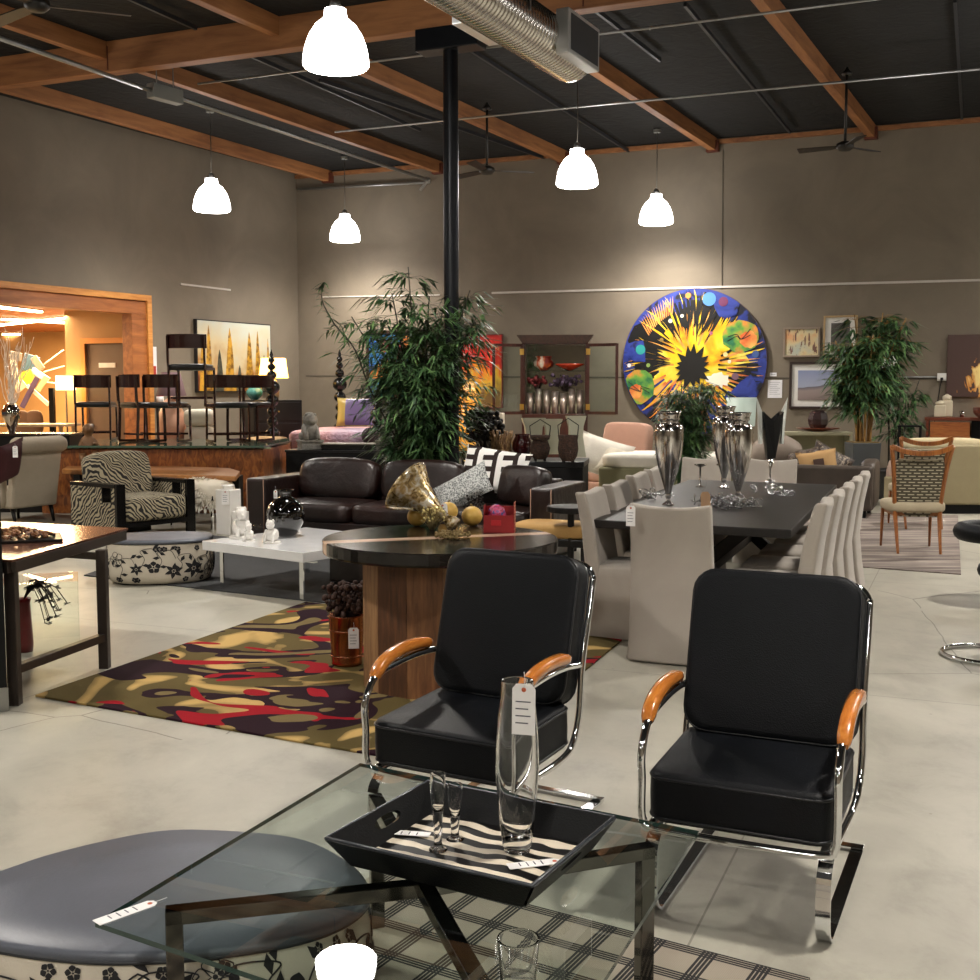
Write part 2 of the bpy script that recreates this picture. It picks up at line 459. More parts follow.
# thin ceiling battens and sprinkler pipes
for i, (a, b, lab) in enumerate([((125, -4), (196, 28), 0), ((583, 0), (660, 60), 0), ((685, 4), (790, 132), 0), ((955, 0), (962, 118), 0), ((440, 30), (640, 158), 0), ((320, 80), (545, 158), 0), ((250, 55), (420, 130), 0)]):
    A = fl(*a, 5.7); B = fl(*b, 5.7)
    mb = MB(M('dark_batten', '34363a', .5, .4)).bar(A, B, .035, .05)
    tag(mb.build('ceiling_batten'), ['slim dark metal batten left of the big near lamp', 'slim dark metal batten just right of the duct end', 'slim dark metal batten crossing behind the two thin pipes', 'slim dark metal batten at the right edge of the ceiling', 'slim dark metal batten passing behind the black column top', 'slim dark metal batten left of the black column', 'slim dark metal batten over the left hanging lamps'][i], 'batten', 'ceiling battens')
PIPE = M('galvanised_pipe', 'a9abaa', .35, .8)
def pipe(pts, r, label, z=None, name='ceiling_pipe'):
    mb = MB(PIPE).tube(pts, r, 8)
    for p in pts[1:-1]: mb.ball(p, r * 1.5, 8)
    return tag(mb.build(name), label, 'pipe')
pipe([fl(198, 84, 5.36), fl(440, 53, 5.36), fl(650, 28, 5.36), fl(900, -4, 5.36)], .014, 'thin silver pipe carrying the near row of pendant lamps')
pipe([fl(335, 132, 5.36), fl(577, 107, 5.36), fl(980, 69, 5.36)], .016, 'thin silver pipe carrying the back row of pendants and fan')
A = fl(-12, 34, 5.3); B = fl(150, 90, 5.3); C_ = fl(180, 98, 5.3); D = fl(428, 180, 5.3)
pipe([A, B], .03, 'thick conduit pipe from the upper left to the grey box'); pipe([C_, D, D + NL * .0 - Vector((.15, -.1, 0)) + Vector((0, .3, -.1))], .03, 'thick conduit pipe from the grey box towards the far wall')
E1 = wf(300, 190) + NF * .08; E2 = wf(432, 183) + NF * .08
pipe([E1, E2], .025, 'horizontal pipe running along the top of the far wall')
bx = thing('junction_box', 'long grey metal box in the conduit under the ceiling', 'junction box', (B + C_) / 2, atan2((C_ - B).y, (C_ - B).x))
L = (C_ - B).length
MB(M('grey_metal', '8d918e', .5, .2)).bx(-L / 2, L / 2, -.07, .07, -.09, .09).build('housing', bx, bevel=.01)
for x in (-L / 2 + .1, L / 2 - .11): MB(PIPE).bx(x, x + .01, -.005, .005, .09, .4).build('hanger_rod', bx)
# spiral duct
def m_duct(s):
    v = s.co(); w = s.n('ShaderNodeTexWave'); s.l(s.map(v, rot=(0, .35, 0)), w.inputs['Vector']); w.inputs['Scale'].default_value = 3.2
    s.base('b9b4a8'); s.b.inputs['Metallic'].default_value = 1; s.b.inputs['Roughness'].default_value = .28
    s.bump(w.outputs['Fac'], .5, .01)
de = fl(572, 58, 4.85); d0 = de - GA * 9.0
dt = thing('spiral_duct', 'shiny round spiral metal air duct hanging under the beams', 'duct', d0, atan2(GA.y, GA.x))
mb = MB(M('duct_steel', 'e2dfd8', .22, 1)); L = 9.0; R = .235
mb.T = Matrix.Rotation(pi / 2, 4, 'Y')
prof = []
for i in range(0, 150):
    z = L * i / 150; prof += [(R, z), (R + .007, z + .006), (R, z + .014)]
mb.lathe([(0, 0)] + prof + [(R, L), (.001, L + .02)], n=28).build('tube', dt)
MB(M('grille_frame', 'd9dcdc', .35, .6)).bx(L - .85, L - .1, -.33, -.2, -.2, .2).build('outlet', dt, bevel=.01)
gm = MB(M('grille_dark', '3a3d40', .5)); gm.bx(L - .8, L - .15, -.335, -.33, -.16, .16); gm.build('grille', dt)
MB(M('grille_frame', 'd9dcdc')).bx(L - 1.9, L - 1.2, .2, .3, -.16, .12).build('outlet', dt, bevel=.01)
for x in (1, 4, 7.5):
    for y in (-.247, .247): MB(PIPE).bx(x, x + .02, y - .003, y + .003, 0, H - 4.86).build('strap', dt)
# ---- pendant lamps ----
def m_shade(s):
    s.base('ffffff'); s.b.inputs['Emission Color'].default_value = (1, .96, .92, 1); s.b.inputs['Emission Strength'].default_value = LAMP_E
    s.b.inputs['Roughness'].default_value = .4
LAMP_E = 12.0
LAMP_W = 380.0
SHADE = custom('opal_glass_lit', m_shade)
LZ = 4.27
def lamp_light(t, loc, power, col=(1, .93, .84), rad=.14, spot=None):
    ld = bpy.data.lights.new('bulb', 'POINT' if not spot else 'SPOT'); ld.energy = power; ld.color = col; ld.shadow_soft_size = rad
    if spot: ld.spot_size = spot; ld.spot_blend = 1.0
    o = bpy.data.objects.new('bulb', ld); COL.objects.link(o); o.parent = t; o.location = loc
    return o
pd = thing('pendant_lamp', 'x', 'pendant lamp', (0, 0, LZ), 0, 'bell shaped pendant lamps')
MB(SHADE).lathe([(.255, .0), (.275, .02), (.272, .08), (.255, .17), (.222, .26), (.17, .34), (.11, .39), (.095, .41), (.09, .47), (.02, .475)], n=32).build('lamp_shade', pd)
MB(M('nickel', '9a9a98', .3, .9)).lathe([(.045, .47), (.05, .5), (.04, .54), (.015, .56)], n=16).build('socket_cap', pd)
MB(M('cord', '77736c', .5, .5)).tube([(0, 0, .55), (.004, 0, .75), (0, 0, 1.47)], .007, 6).build('cord', pd)
MB(M('grey_metal', '8d918e')).cyl((0, 0, 0), .06, 1.44, 1.49, 12).build('canopy', pd)
lamp_light(pd, (0, 0, .06), LAMP_W, spot=radians(165))
lamps = [((577, 186), 'pendant lamp with white bell shade right of the duct end'), ((656, 224), 'small lit bell pendant lamp above the round painting'),
         ((345, 241), 'farthest lit bell pendant, hanging near the far left corner'), ((212, 211), 'lit bell pendant hanging by the left wall over the chairs'),
         ((336, 68), 'largest and nearest lit bell pendant at the top of the hall')]
for i, ((px, py), lab) in enumerate(lamps):
    p = fl(px, py, LZ)
    if i == 0: pd.location = p; pd['label'] = lab
    else: dup(pd, p, None, lab)
for x, y in ((6.4, 13.3), (4.6, 8.3), (-6.8, 11.9), (-3.9, 5.2), (2.2, 3.2), (-1.6, -1.5), (4.5, -2.5), (-8, -1), (10.5, 11), (1.5, -5), (-5, -5.2), (-10.5, 5.5), (9.4, 15.3)):  # unseen lamps; the last few added to brighten cabinet mirror and right wall
    dup(pd, (x, y, LZ), None, 'unseen lit bell pendant lamp beyond the picture edge')
# ---- ceiling fans ----
def fan(loc, label, rz, r=.62, drop=.9):
    t = thing('ceiling_fan', label, 'ceiling fan', loc, rz, 'black ceiling fans')
    k = M('fan_black', '17140f', .45)
    MB(k).lathe([(0, -.05), (.07, -.045), (.11, -.01), (.11, .04), (.05, .07), (.0, .075)], n=20).build('motor', t)
    MB(k).tube([(0, 0, .06), (0, 0, drop)], .018, 8).build('rod', t)
    MB(k).lathe([(.0, drop), (.07, drop - .08), (.06, drop - .1), (0, drop - .1)], n=12).build('ceiling_mount', t)
    for j in range(3):
        mb = MB(M('fan_blade', '241c16', .5)); mb.T = Matrix.Rotation(j * 2 * pi / 3, 4, 'Z') @ Matrix.Rotation(.2, 4, 'X')
        mb.prism([(.1, -.03), (.2, -.06), (r, -.07), (r, .07), (.2, .05), (.1, .03)], 0, .012).build('blade', t)
    return t
fan(fl(845, 147, 4.72), 'black three-blade ceiling fan under the right timber purlin', .55, .6, 1.0)
fan(fl(487, 171, 4.72), 'black ceiling fan hanging just right of the black column', .2, .68, .95)
fan(fl(37, 6, 5.0), 'black ceiling fan cut by the top left corner', .35, .8, .6)
# ================= NEXT ROOM (through the opening) =================
ORW = M('warm_plaster', 'b58e5e', .7, var=.15, vs=1)
pr = p_open - NL * .22 - UL * .25                      # start of the partition beside the jamb
PB = Vector((-.93, .37, 0)).normalized()               # partition runs left
def pbox(mb, o, s0, s1, z0, z1, th=.12):
    n = Vector((PB.y, -PB.x, 0)); a = o + PB * s0; b = o + PB * s1
    mb.prism([(a.x, a.y), (b.x, b.y), (b.x - n.x * th, b.y - n.y * th), (a.x - n.x * th, a.y - n.y * th)], z0, z1); return mb
def onp(px, o, d):                                      # parameter along o + s*d seen at column px
    k = (px - 490) / F; return (k * o.y - o.x) / (d.x - k * d.y)
npb = Vector((PB.y, -PB.x, 0));
if npb.y > 0: npb = -npb
s_d0 = onp(128, pr, PB); s_d1 = onp(88, pr, PB); s_e = onp(80, pr, PB)
Zp = (pr + PB * s_d0).y; dz = at(108, 343, Zp).z; doorz = dz
mb = MB(ORW)
def pb(mb, s0, s1, z0, z1, f, b_):
    a = pr + PB * s0; b = pr + PB * s1
    P = [a + npb * f, b + npb * f, b + npb * b_, a + npb * b_]
    mb.prism([(q.x, q.y) for q in P], z0, z1); return mb
pb(mb, .0, s_d0, 0, 2.93, 0, -.12); pb(mb, s_d0, s_d1, doorz, 2.93, 0, -.12); pb(mb, s_d1, s_e + .25, 0, 2.93, 0, -.12)
struct(mb.build('wall_partition'))
d1 = pb(MB(M('door_taupe', '6b5648', .5)), s_d0, s_d1, 0, doorz, -.04, -.08); dd = struct(d1.build('door_1'))
fr = MB(M('fir_trim_plain', 'd08a3a', .5)); pb(fr, s_d0 - .0, s_d0 - .09, 0, doorz + .09, .02, -.04); pb(fr, s_d1, s_d1 + .09, 0, doorz + .09, .02, -.04); pb(fr, s_d0, s_d1, doorz, doorz + .09, .02, -.04)
fr.build('door_frame', dd)
zz = at(108, 365, Zp).z; sm = (s_d0 + s_d1) / 2
pb(MB(M('sign_white', 'eeeeee', .5)), sm - .17, sm + .17, zz - .04, zz + .04, -.03, -.045).build('door_sign', dd)
hd = pr + PB * (s_d1 - .08) + npb * -.01; MB(PIPE).ball((hd.x, hd.y, 1.0), .035, 10).build('door_handle', dd)
bw = pr + PB * 2.0 + Vector((-2.6, 6.8, 0)); bw0 = bw + PB * 16 ; bw1 = bw - PB * 3
struct(MB(ORW).prism([(bw0.x, bw0.y), (bw1.x, bw1.y), (bw1.x, bw1.y + .2), (bw0.x, bw0.y + .2)], 0, 3.4).build('wall_annex'))
sd = pr - UL * 0 - NL * .0; e1 = pr + PB * (s_e + .25)
CW = wood('annex_ceiling_wood', 'a8622a', '7a4018', .6, 1, 'X')
cz = 2.93; o0 = p_open - NL * .25 + UL * 1.5; o1 = o0 - UL * 12; 
cp = [(o0.x, o0.y), (o1.x, o1.y), (o1.x - 14, o1.y + 6), (bw0.x, bw0.y + .3), (bw1.x, bw1.y + .3)]
struct(MB(CW).prism(cp, cz, cz + .1).build('ceiling_annex'))
for i, (a, b, Y, th) in enumerate([((-30, 303), (40, 311), 19.6, .05), ((3, 318.5), (80, 323), 20.6, .06), ((-10, 325.5), (80, 316), 23.0, .04), ((3, 334), (63, 333.5), 24.6, .04)]):
    A = at(a[0], a[1], Y); B = at(b[0], b[1], Y - .3); A.z = B.z = cz - .03
    A = fl(a[0], a[1], cz - .03); B = fl(b[0], b[1], cz - .03)
    t = thing('ceiling_light', ['glowing ceiling strip nearest the opening of the side room', 'longest glowing ceiling strip in the side room', 'short slanting ceiling strip near the side room door', 'farthest thin ceiling strip in the side room'][i], 'ceiling light', (A + B) / 2, atan2((B - A).y, (B - A).x), 'strip lights in the side room')
    L = (B - A).length
    MB(M('strip_lit', 'fff2d8', emit=14, ecol='ffe2b0')).bx(-L / 2, L / 2, -th, th, -.03, 0).build('tube', t)
    MB(WHITE).bx(-L / 2, L / 2, -th * 1.2, th * 1.2, 0, .03).build('housing', t)
# ================= NEAR GROUP: rocker lounge chairs, glass table, rugs =================
def m_vinyl(s):
    v = s.co(); s.base(s.ramp(s.noise(2.5, 4, v, dist=.5), [(.3, '030508'), (.7, '070a10')]))
    vr = s.n('ShaderNodeTexVoronoi'); s.l(v, vr.inputs['Vector']); vr.inputs['Scale'].default_value = 260
    s.l(s.math('ADD', s.math('MULTIPLY', s.noise(3, 3, v), .3), .34), s.b.inputs['Roughness'])
    s.bump(vr.outputs['Distance'], .35, .002); s.b.inputs['Specular IOR Level'].default_value = .22
VINYL = custom('black_pebbled_vinyl', m_vinyl); PIPING = M('black_piping', '101114', .3)
ARMW = wood('maple_armrest', 'c97f35', 'a4571b', .25, 6, 'Y', coat=.6)
Wd, zb_, za, yf, ya, yb, zt, cbw, cbt, cbb, zs, yfo, yre, zsb = .287, .287, .63, -.312, -.214, .09, .975, .266, .236, .097, .448, -.289, .484, .465
def rrect(w, h, r, n=5):
    P = []
    for cx, cy, a0 in ((w - r, h - r, 0), (-w + r, h - r, pi / 2), (-w + r, -h + r, pi), (w - r, -h + r, 1.5 * pi)):
        for i in range(n + 1): P.append((cx + r * cos(a0 + pi / 2 * i / n), cy + r * sin(a0 + pi / 2 * i / n)))
    return P
def slabcushion(mb, w, d, h, r, T, pip=None):
    """boxy upholstered cushion: rounded-corner outline, domed faces"""
    rings = [(0.86, -.5), (.955, -.49), (.99, -.44), (1, -.36), (1.006, 0), (1, .36), (.99, .44), (.955, .49), (.86, .5 + .01)]
    vs = []; n = 0; T0 = mb.T; mb.T = T
    for k, z in rings:
        P = rrect(w / 2 - (1 - k) * .16, d / 2 - (1 - k) * .16, r); n = len(P)
        vs += [(x, y, z * h) for x, y in P]
    fs = []
    for i in range(len(rings) - 1):
        for j in range(n): fs.append((i * n + j, i * n + (j + 1) % n, (i + 1) * n + (j + 1) % n, (i + 1) * n + j))
    # domed caps
    for sg, base in ((-1, 0), (1, (len(rings) - 1) * n)):
        prev = base
        for k2, dz in ((.6, .035), (.25, .06)):
            P = rrect(w / 2 * k2, d / 2 * k2, r * k2); o = len(vs)
            vs += [(x, y, sg * (.5 + dz) * h) for x, y in P]
            for j in range(n):
                q = (prev + j, prev + (j + 1) % n, o + (j + 1) % n, o + j); fs.append(q)
            prev = o
        fs.append(tuple(range(prev, prev + n)))
    mb.add(vs, fs, True); mb.T = T0
def seam_loop(w, d, r, z): return [(x, y, z) for x, y in rrect(w / 2 - .002, d / 2 - .002, r)]
def rocker_chair(name, label, loc, rz):
    t = thing(name, label, 'chair', loc, rz, 'pair of chrome rocker chairs')
    # seat cushion
    st = Matrix.Translation((0, -.06, .38)) @ Matrix.Rotation(radians(2), 4, 'X')
    mb = MB(VINYL); slabcushion(mb, .545, .50, .155, .05, st); sc = mb.build('seat_cushion', t)
    for z in (.062, -.062):
        p = MB(PIPING); p.T = st; p.tube(seam_loop(.548, .504, .05, z), .0045, 6, closed=True).build('piping', sc)
    # back cushion (leans back)
    ang = atan2(cbt - cbb, zt - zsb)
    bt = Matrix.Translation((0, (cbt + cbb) / 2 + .055, (zt + zsb) / 2)) @ Matrix.Rotation(pi / 2 - ang, 4, 'X')
    mb = MB(VINYL); slabcushion(mb, .55, .54, .115, .075, bt); bc = mb.build('back_cushion', t)
    for z in (.047, -.047):
        p = MB(PIPING); p.T = bt; p.tube(seam_loop(.553, .543, .075, z), .0045, 6, closed=True).build('piping', bc)
    # chrome tube: arm -> down -> across the front -> up -> arm
    W = Wd; r = .0125
    side = lambda s: [(s * W, .22, .60), (s * W, .10, .615), (s * W, -.05, .617), (s * W, ya - .01, .60), (s * W, ya - .07, .565), (s * W, ya - .105, .50), (s * W, yf, .42), (s * W, yf - .002, .34), (s * (W - .006), yf, .30), (s * (W - .04), yf, .277)]
    L = side(-1) + [(0, yf, .272)] + side(1)[::-1]
    MB(CHROME).tube(smoothpath(L, 4), r, 12).build('arm_frame', t)
    # back frame tube: up behind the cushion, forward along the seat sides
    b = lambda s: [(s * (W - .02), yf + .03, .272), (s * (W - .012), -.1, .275), (s * (W - .005), .08, .285), (s * (W), .165, .32), (s * (W + .004), .215, .43), (s * W, .245, .60), (s * W, .33, .87), (s * (W - .006), .343, .91), (s * (W - .025), .349, .936), (s * (W - .055), .353, .949), (s * (W - .1), .355, .953)]
    MB(CHROME).tube(smoothpath(b(-1) + [(0, .355, .955)] + b(1)[::-1], 4), r, 12).build('back_frame', t)
    for s in (-1, 1):
        # wooden armrest, arched
        P = smoothpath([(s * (W + .004), ya - .045, .585), (s * (W + .004), ya + .02, .632), (s * (W + .004), ya + .12, .655), (s * (W + .004), ya + .24, .657), (s * (W + .004), ya + .33, .645)], 4)
        mb = MB(ARMW); m = len(P); vs = []; fs = []; K = 10
        for i, p in enumerate(P):
            tt = (P[min(i + 1, m - 1)] - P[max(i - 1, 0)]).normalized(); u = Vector((1, 0, 0)); w2 = u.cross(tt)
            e = min(1, .62 + i * .25, .62 + (m - 1 - i) * .25)
            for k in range(K):
                a = 2 * pi * k / K; vs.append(p + u * .023 * e * (abs(cos(a)) ** .6) * (1 if cos(a) > 0 else -1) + w2 * .021 * e * (abs(sin(a)) ** .6) * (1 if sin(a) > 0 else -1))
        for i in range(m - 1):
            for k in range(K): fs.append((i * K + k, i * K + (k + 1) % K, (i + 1) * K + (k + 1) % K, (i + 1) * K + k))
        mb.add(vs, fs, True); mb.add([vs[k] for k in range(K)], [tuple(range(K))]); mb.add([vs[(m - 1) * K + k] for k in range(K)], [tuple(range(K))])
        mb.build('armrest', t)
        # flat spring base: from under the front of the seat, curving to the floor runner
        c = s * (W - .032)
        P = [(c, yf + .09, .262), (c, yf + .045, .25), (c, yf - .0, .21), (c, yfo - .03, .14), (c, yfo - .022, .06), (c, yfo + .015, .014), (c, yfo + .08, .006), (c, .1, .006), (c, yre, .006)]
        MB(CHROME).tube(smoothpath(P, 4), .01, flat=(.042, .009)).build('spring_leg', t)
        MB(CHROME).bx(c - .02, c + .02, yf + .03, yf + .12, .255, .275).build('clamp', t, bevel=.004)
    MB(CHROME).bx(-(W - .01), W - .01, yre - .035, yre + .002, .011, .02).build('rear_crossbar', t, bevel=.002)
    mb = MB(M('seat_straps', '222325', .6))
    for x in (-.16, -.05, .06, .17): mb.bx(x - .02, x + .02, -.27, .15, .285, .289)
    tag(mb.build('seat_webbing', t), kind='stuff')
    return t
rocker_chair('rocker_lounge_chair', 'right black cushioned chrome rocker chair, nearest the open floor', (.852, 3.563, 0), -.431)
rocker_chair('rocker_lounge_chair', 'left black cushioned chrome rocker chair in front of the round table', (-.032, 4.071, 0), -.508)
# hang tag on left chair's back tube
# ---- lattice rug ----
e0 = fl(440, 883); e1_ = fl(790, 975); E1 = (e1_ - e0).normalized()
g0_ = fl(499, 929); g1_ = fl(524.6, 908)
def m_lattice(s):
    v = s.co(); sp = s.n('ShaderNodeSeparateXYZ'); s.l(v, sp.inputs[0])
    xs = sp.outputs[0]; ys = sp.outputs[1]
    sk = s.math('ADD', xs, s.math('MULTIPLY', ys, 0.0))
    def lines(c, per, off):
        f = s.math('MODULO', s.math('ADD', c, 50 * per + off), per)
        out = None
        for k in range(4):
            d = s.math('ABSOLUTE', s.math('SUBTRACT', f, .012 + k * .0115)); m = s.math('LESS_THAN', d, .0040)
            out = m if out is None else s.math('MAXIMUM', out, m)
        return out
    m = s.math('MAXIMUM', lines(sk, .155, .0), lines(ys, .155, .05))
    fine = s.n('ShaderNodeTexWave'); s.l(v, fine.inputs['Vector']); fine.inputs['Scale'].default_value = 60
    base = s.mix(s.noise(.9, 2, v), 'a39a8a', '8f8577'); base = s.mix(s.math('MULTIPLY', fine.outputs['Fac'], .22), base, '6b6156')
    s.base(s.mix(m, base, '1d1b1c')); s.b.inputs['Roughness'].default_value = .95
    s.bump(s.noise(300, 2, v), .3, .003)
LAT = custom('lattice_rug_weave', m_lattice)
ang = atan2(E1.y, E1.x); corner = fl(810, 980)
rg = tag(MB(LAT).bx(-1.42, 0, -2.0, 0, 0, .007).build('area_rug'), 'flat beige rug with black lattice lines under the glass table', 'rug'); rg.location = corner; rg.rotation_euler = (0, 0, ang)
# ---- camouflage rug ----
def m_camo(s):
    v = s.map(s.co(), sc=(.95, 1.1, 1), rot=(0, 0, .5))
    A = s.noise(1.2, 1.5, v, dist=2.3, rough=.35); B = s.noise(1.6, 1.5, s.map(v, loc=(7, 3, 0)), dist=2.2, rough=.3); C = s.noise(1.6, 1.2, s.map(v, loc=(2, 9, 0)), dist=2.4, rough=.3)
    base = s.mix(s.noise(1.1, 3, v, dist=1), '40371f', '6b5d38')
    base = s.mix(s.math('GREATER_THAN', B, .53), base, s.mix(s.math('MULTIPLY', s.math('SUBTRACT', B, .53), 8), '7e6a42', 'b99a60'))
    base = s.mix(s.math('GREATER_THAN', A, .515), base, '24121b')
    base = s.mix(s.math('GREATER_THAN', C, .635), base, '8f1520')
    base = s.mix(s.math('MULTIPLY', s.math('GREATER_THAN', A, .645), 1), base, '6f6140')
    s.base(base); s.b.inputs['Roughness'].default_value = .95; s.b.inputs['Specular IOR Level'].default_value = .1
    s.bump(s.noise(160, 2), .4, .004)
CAMO = custom('abstract_wool_rug', m_camo)
rp = [fl(35, 697), fl(464, 772), fl(622, 641), fl(306, 603)]
rc = sum(rp, Vector()) / 4
rug2 = tag(MB(CAMO).prism([((p - rc).x, (p - rc).y) for p in rp], 0, .012).build('area_rug', bevel=.004), 'abstract wool rug in olive, plum, red and tan beneath the round table', 'rug'); rug2.location = rc
# ---- glass coffee table ----
GZ = .42
A = fl(95, 922, GZ); B = fl(360, 763, GZ); C = fl(699, 831, GZ)
B = B + (C - A).normalized() * .0
D = A + C - B
cen = (A + C) / 2; cen.z = 0
gt = thing('glass_coffee_table', 'square clear glass coffee table on crossed chrome legs', 'coffee table', cen)
loc = lambda p: (p.x - cen.x, p.y - cen.y)
def m_gt(s):
    tr = s.n('ShaderNodeBsdfTransparent'); tr.inputs[0].default_value = (.90, .945, .925, 1)
    gl = s.n('ShaderNodeBsdfGlossy'); gl.inputs['Roughness'].default_value = 0.0; gl.inputs['Color'].default_value = (1, 1, 1, 1)
    fr = s.n('ShaderNodeFresnel'); fr.inputs['IOR'].default_value = 1.62
    mx = s.n('ShaderNodeMixShader'); geo = s.n('ShaderNodeNewGeometry'); ff = s.math('MULTIPLY', fr.outputs[0], s.math('SUBTRACT', 1.0, geo.outputs['Backfacing'])); s.l(ff, mx.inputs[0]); s.l(tr.outputs[0], mx.inputs[1]); s.l(gl.outputs[0], mx.inputs[2]); s.l(mx.outputs[0], s.o.inputs['Surface'])
GTOP = custom('table_glass', m_gt)
GEDGE = M('glass_edge', '1c3a34', .15, 0, coat=.5)
mb = MB(GTOP); poly = [loc(A), loc(B), loc(C), loc(D)]
mb.add([(x, y, GZ) for x, y in poly] + [(x, y, GZ - .012) for x, y in poly], [(3, 2, 1, 0), (4, 5, 6, 7)])
top = mb.build('glass_top', gt)
eb = MB(GEDGE); eb.add([(x, y, GZ) for x, y in poly] + [(x, y, GZ - .012) for x, y in poly], [(0, 1, 5, 4), (1, 2, 6, 5), (2, 3, 7, 6), (3, 0, 4, 7)]); eb.build('polished_edge', top)
lt = GZ - .012; DCHR = M('dark_nickel', '6f6c68', .09, 1)
c1 = fl(165, 908, lt) - cen; c2 = fl(652, 843, lt) - cen; c3 = loc(fl(498, 1000, lt)); cm = fl(424, 880, lt) - cen
c1.z = c2.z = cm.z = 0; c3 = Vector((cm.x - (Vector((B.x, B.y, 0)) - cen - cm).x * .62, cm.y - (Vector((B.x, B.y, 0)) - cen - cm).y * .62, 0)); c4 = Vector((B.x, B.y, 0)) - cen; c4 = cm + (c4 - cm) * .72
d3 = (fl(478, 975, lt) - cen); d3.z = 0; c3 = cm + (d3 - cm) * 1.25
for q in (c1, c2, c3, c4):
    d = (q - cm).normalized()
    MB(DCHR).bar((cm.x, cm.y, lt - .019), (q.x, q.y, lt - .019), .04, .036).build('top_rail', gt, bevel=.003)
    MB(DCHR).bar((q.x - d.x * .02, q.y - d.y * .02, .008), (q.x - d.x * .02, q.y - d.y * .02, lt - .001), .04, .04, up=d).build('leg', gt, bevel=.003)
# ---- tray ----
TZ = GZ + .0015
R1 = fl(332, 841, TZ + .075); R2 = fl(541, 886, TZ + .075); R3 = fl(607, 817, TZ + .075); R4 = fl(422, 779, TZ + .075)
tc = (R1 + R2 + R3 + R4) / 4; tc.z = TZ
ax = ((R2 - R1) + (R3 - R4)).normalized(); ta = atan2(ax.y, ax.x); w = ((R2 - R1).length + (R3 - R4).length) / 2; h = ((R4 - R1).length + (R3 - R2).length) / 2
tr = thing('serving_tray', 'black flared serving tray with a zebra striped floor, on the glass table', 'tray', tc, ta)
def m_zeb(s):
    v = s.co(); wv = s.n('ShaderNodeTexWave', wave_type='BANDS', bands_direction='Y'); 
    dv = s.mix(.10, v, s.n('ShaderNodeTexNoise', i_Scale=5.0, i_Detail=2.0, i_Vector=v).outputs['Color'], 'ADD'); s.l(dv, wv.inputs['Vector'])
    wv.inputs['Scale'].default_value = 5.2; wv.inputs['Distortion'].default_value = .5; wv.inputs['Detail'].default_value = 0; wv.inputs['Phase Offset'].default_value = 1.0
    s.base(s.mix(s.math('GREATER_THAN', wv.outputs['Fac'], .55), '070606', 'd9cdb8')); s.b.inputs['Roughness'].default_value = .4; s.b.inputs['Specular IOR Level'].default_value = .3
ZTRAY = custom('zebra_lacquer', m_zeb); TRB = M('black_leather_tray', '060708', .4, bump=.15, bs=200, spec=.3)
ib = .045; W2, H2 = w / 2, h / 2; mb = MB(ZTRAY); mb.bx(-W2 + ib, W2 - ib, -H2 + ib, H2 - ib, .002, .008).build('tray_floor', tr)
MB(TRB).bx(-W2 + ib, W2 - ib, -H2 + ib, H2 - ib, 0, .002).build('underside', tr)
def tray_wall(p0, p1, q0, q1, hole=None):
    """flared wall between bottom edge p0-p1 and rim q0-q1 with an optional hand hole"""
    mb = MB(TRB); p0, p1, q0, q1 = map(Vector, (p0, p1, q0, q1)); N = 16
    def pt(u, v): return (p0.lerp(p1, u)).lerp(q0.lerp(q1, u), v)
    n = (p1 - p0).cross(q0 - p0).normalized() * .006
    us = [0, .36, .38, .41, .45, .5, .55, .59, .62, .64, 1]; outer = []
    us = us if hole else [0, 1]
    def hole_h(u):
        if not hole: return 0
        e = (abs(u - .5) / .13); return 0 if e >= 1 else .17 * (1 - e ** 4) ** .5
    for a, b in zip(us[:-1], us[1:]):
        ha, hb = hole_h(a), hole_h(b); cv = .58
        for (va0, va1, vb0, vb1) in ((0, cv - ha, 0, cv - hb), (cv + ha, 1, cv + hb, 1)):
            q = [pt(a, va0), pt(b, vb0), pt(b, vb1), pt(a, va1)]
            mb.add([x + n for x in q] + [x - n for x in q], [(0, 1, 2, 3), (7, 6, 5, 4), (3, 2, 6, 7), (0, 4, 5, 1)])
    return mb.build('side', tr)
B4 = [(-W2 + ib, -H2 + ib, .002), (W2 - ib, -H2 + ib, .002), (W2 - ib, H2 - ib, .002), (-W2 + ib, H2 - ib, .002)]
Q4 = [(-W2, -H2, .075), (W2, -H2, .075), (W2, H2, .075), (-W2, H2, .075)]
for i in range(4): tray_wall(B4[i], B4[(i + 1) % 4], Q4[i], Q4[(i + 1) % 4], hole=i in (1, 3))
MB(M('tray_rim', '3c4046', .25)).tube([Q4[k] for k in range(4)], .005, 6, closed=True).build('rim', tr)
# vessels on the tray
CG = glass('clear_glass')
VZ = TZ + .0085
def glassware(name, label, cat, base, prof_o, wall, foot, n=32, group=None):
    """hollow glass vessel: outer profile, wall thickness, solid foot height"""
    t = thing(name, label, cat, base, 0, group)
    rt, zt_ = prof_o[-1]; e = min(.001, wall * .4)
    prof_o = prof_o[:-1] + [(rt, zt_ - 3 * e), (rt, zt_ - 2 * e), (rt - e * .3, zt_ - e * .3), (rt - e, zt_)]
    inner = [(rt - wall + e, zt_), (rt - wall + e * .3, zt_ - e * .3), (rt - wall, zt_ - 2 * e), (rt - wall, zt_ - 3 * e)] + [(max(r - wall, .001), z) for r, z in prof_o[:-4] if z > foot][::-1]
    inner = inner + [(max(inner[-1][0] * .8, .002), foot + .004), (.0005, foot)]
    MB(CG).lathe([(.0005, 0)] + prof_o + inner, n=n).build('vessel', t)
    return t
vb = fl(517, 850, VZ); hv = at(517, 680, vb.y).z - VZ
k = vb.y / F
pv = [(.0205, 0), (.021, .004), (.023, .02), (.028, .08), (.031, .14), (.0335, .2), (.0325, .27), (.029, .34), (.025, .385), (.0245, .42)]
sc = hv / .42; rs_ = 22.5 * vb.y / 1150 / .0335
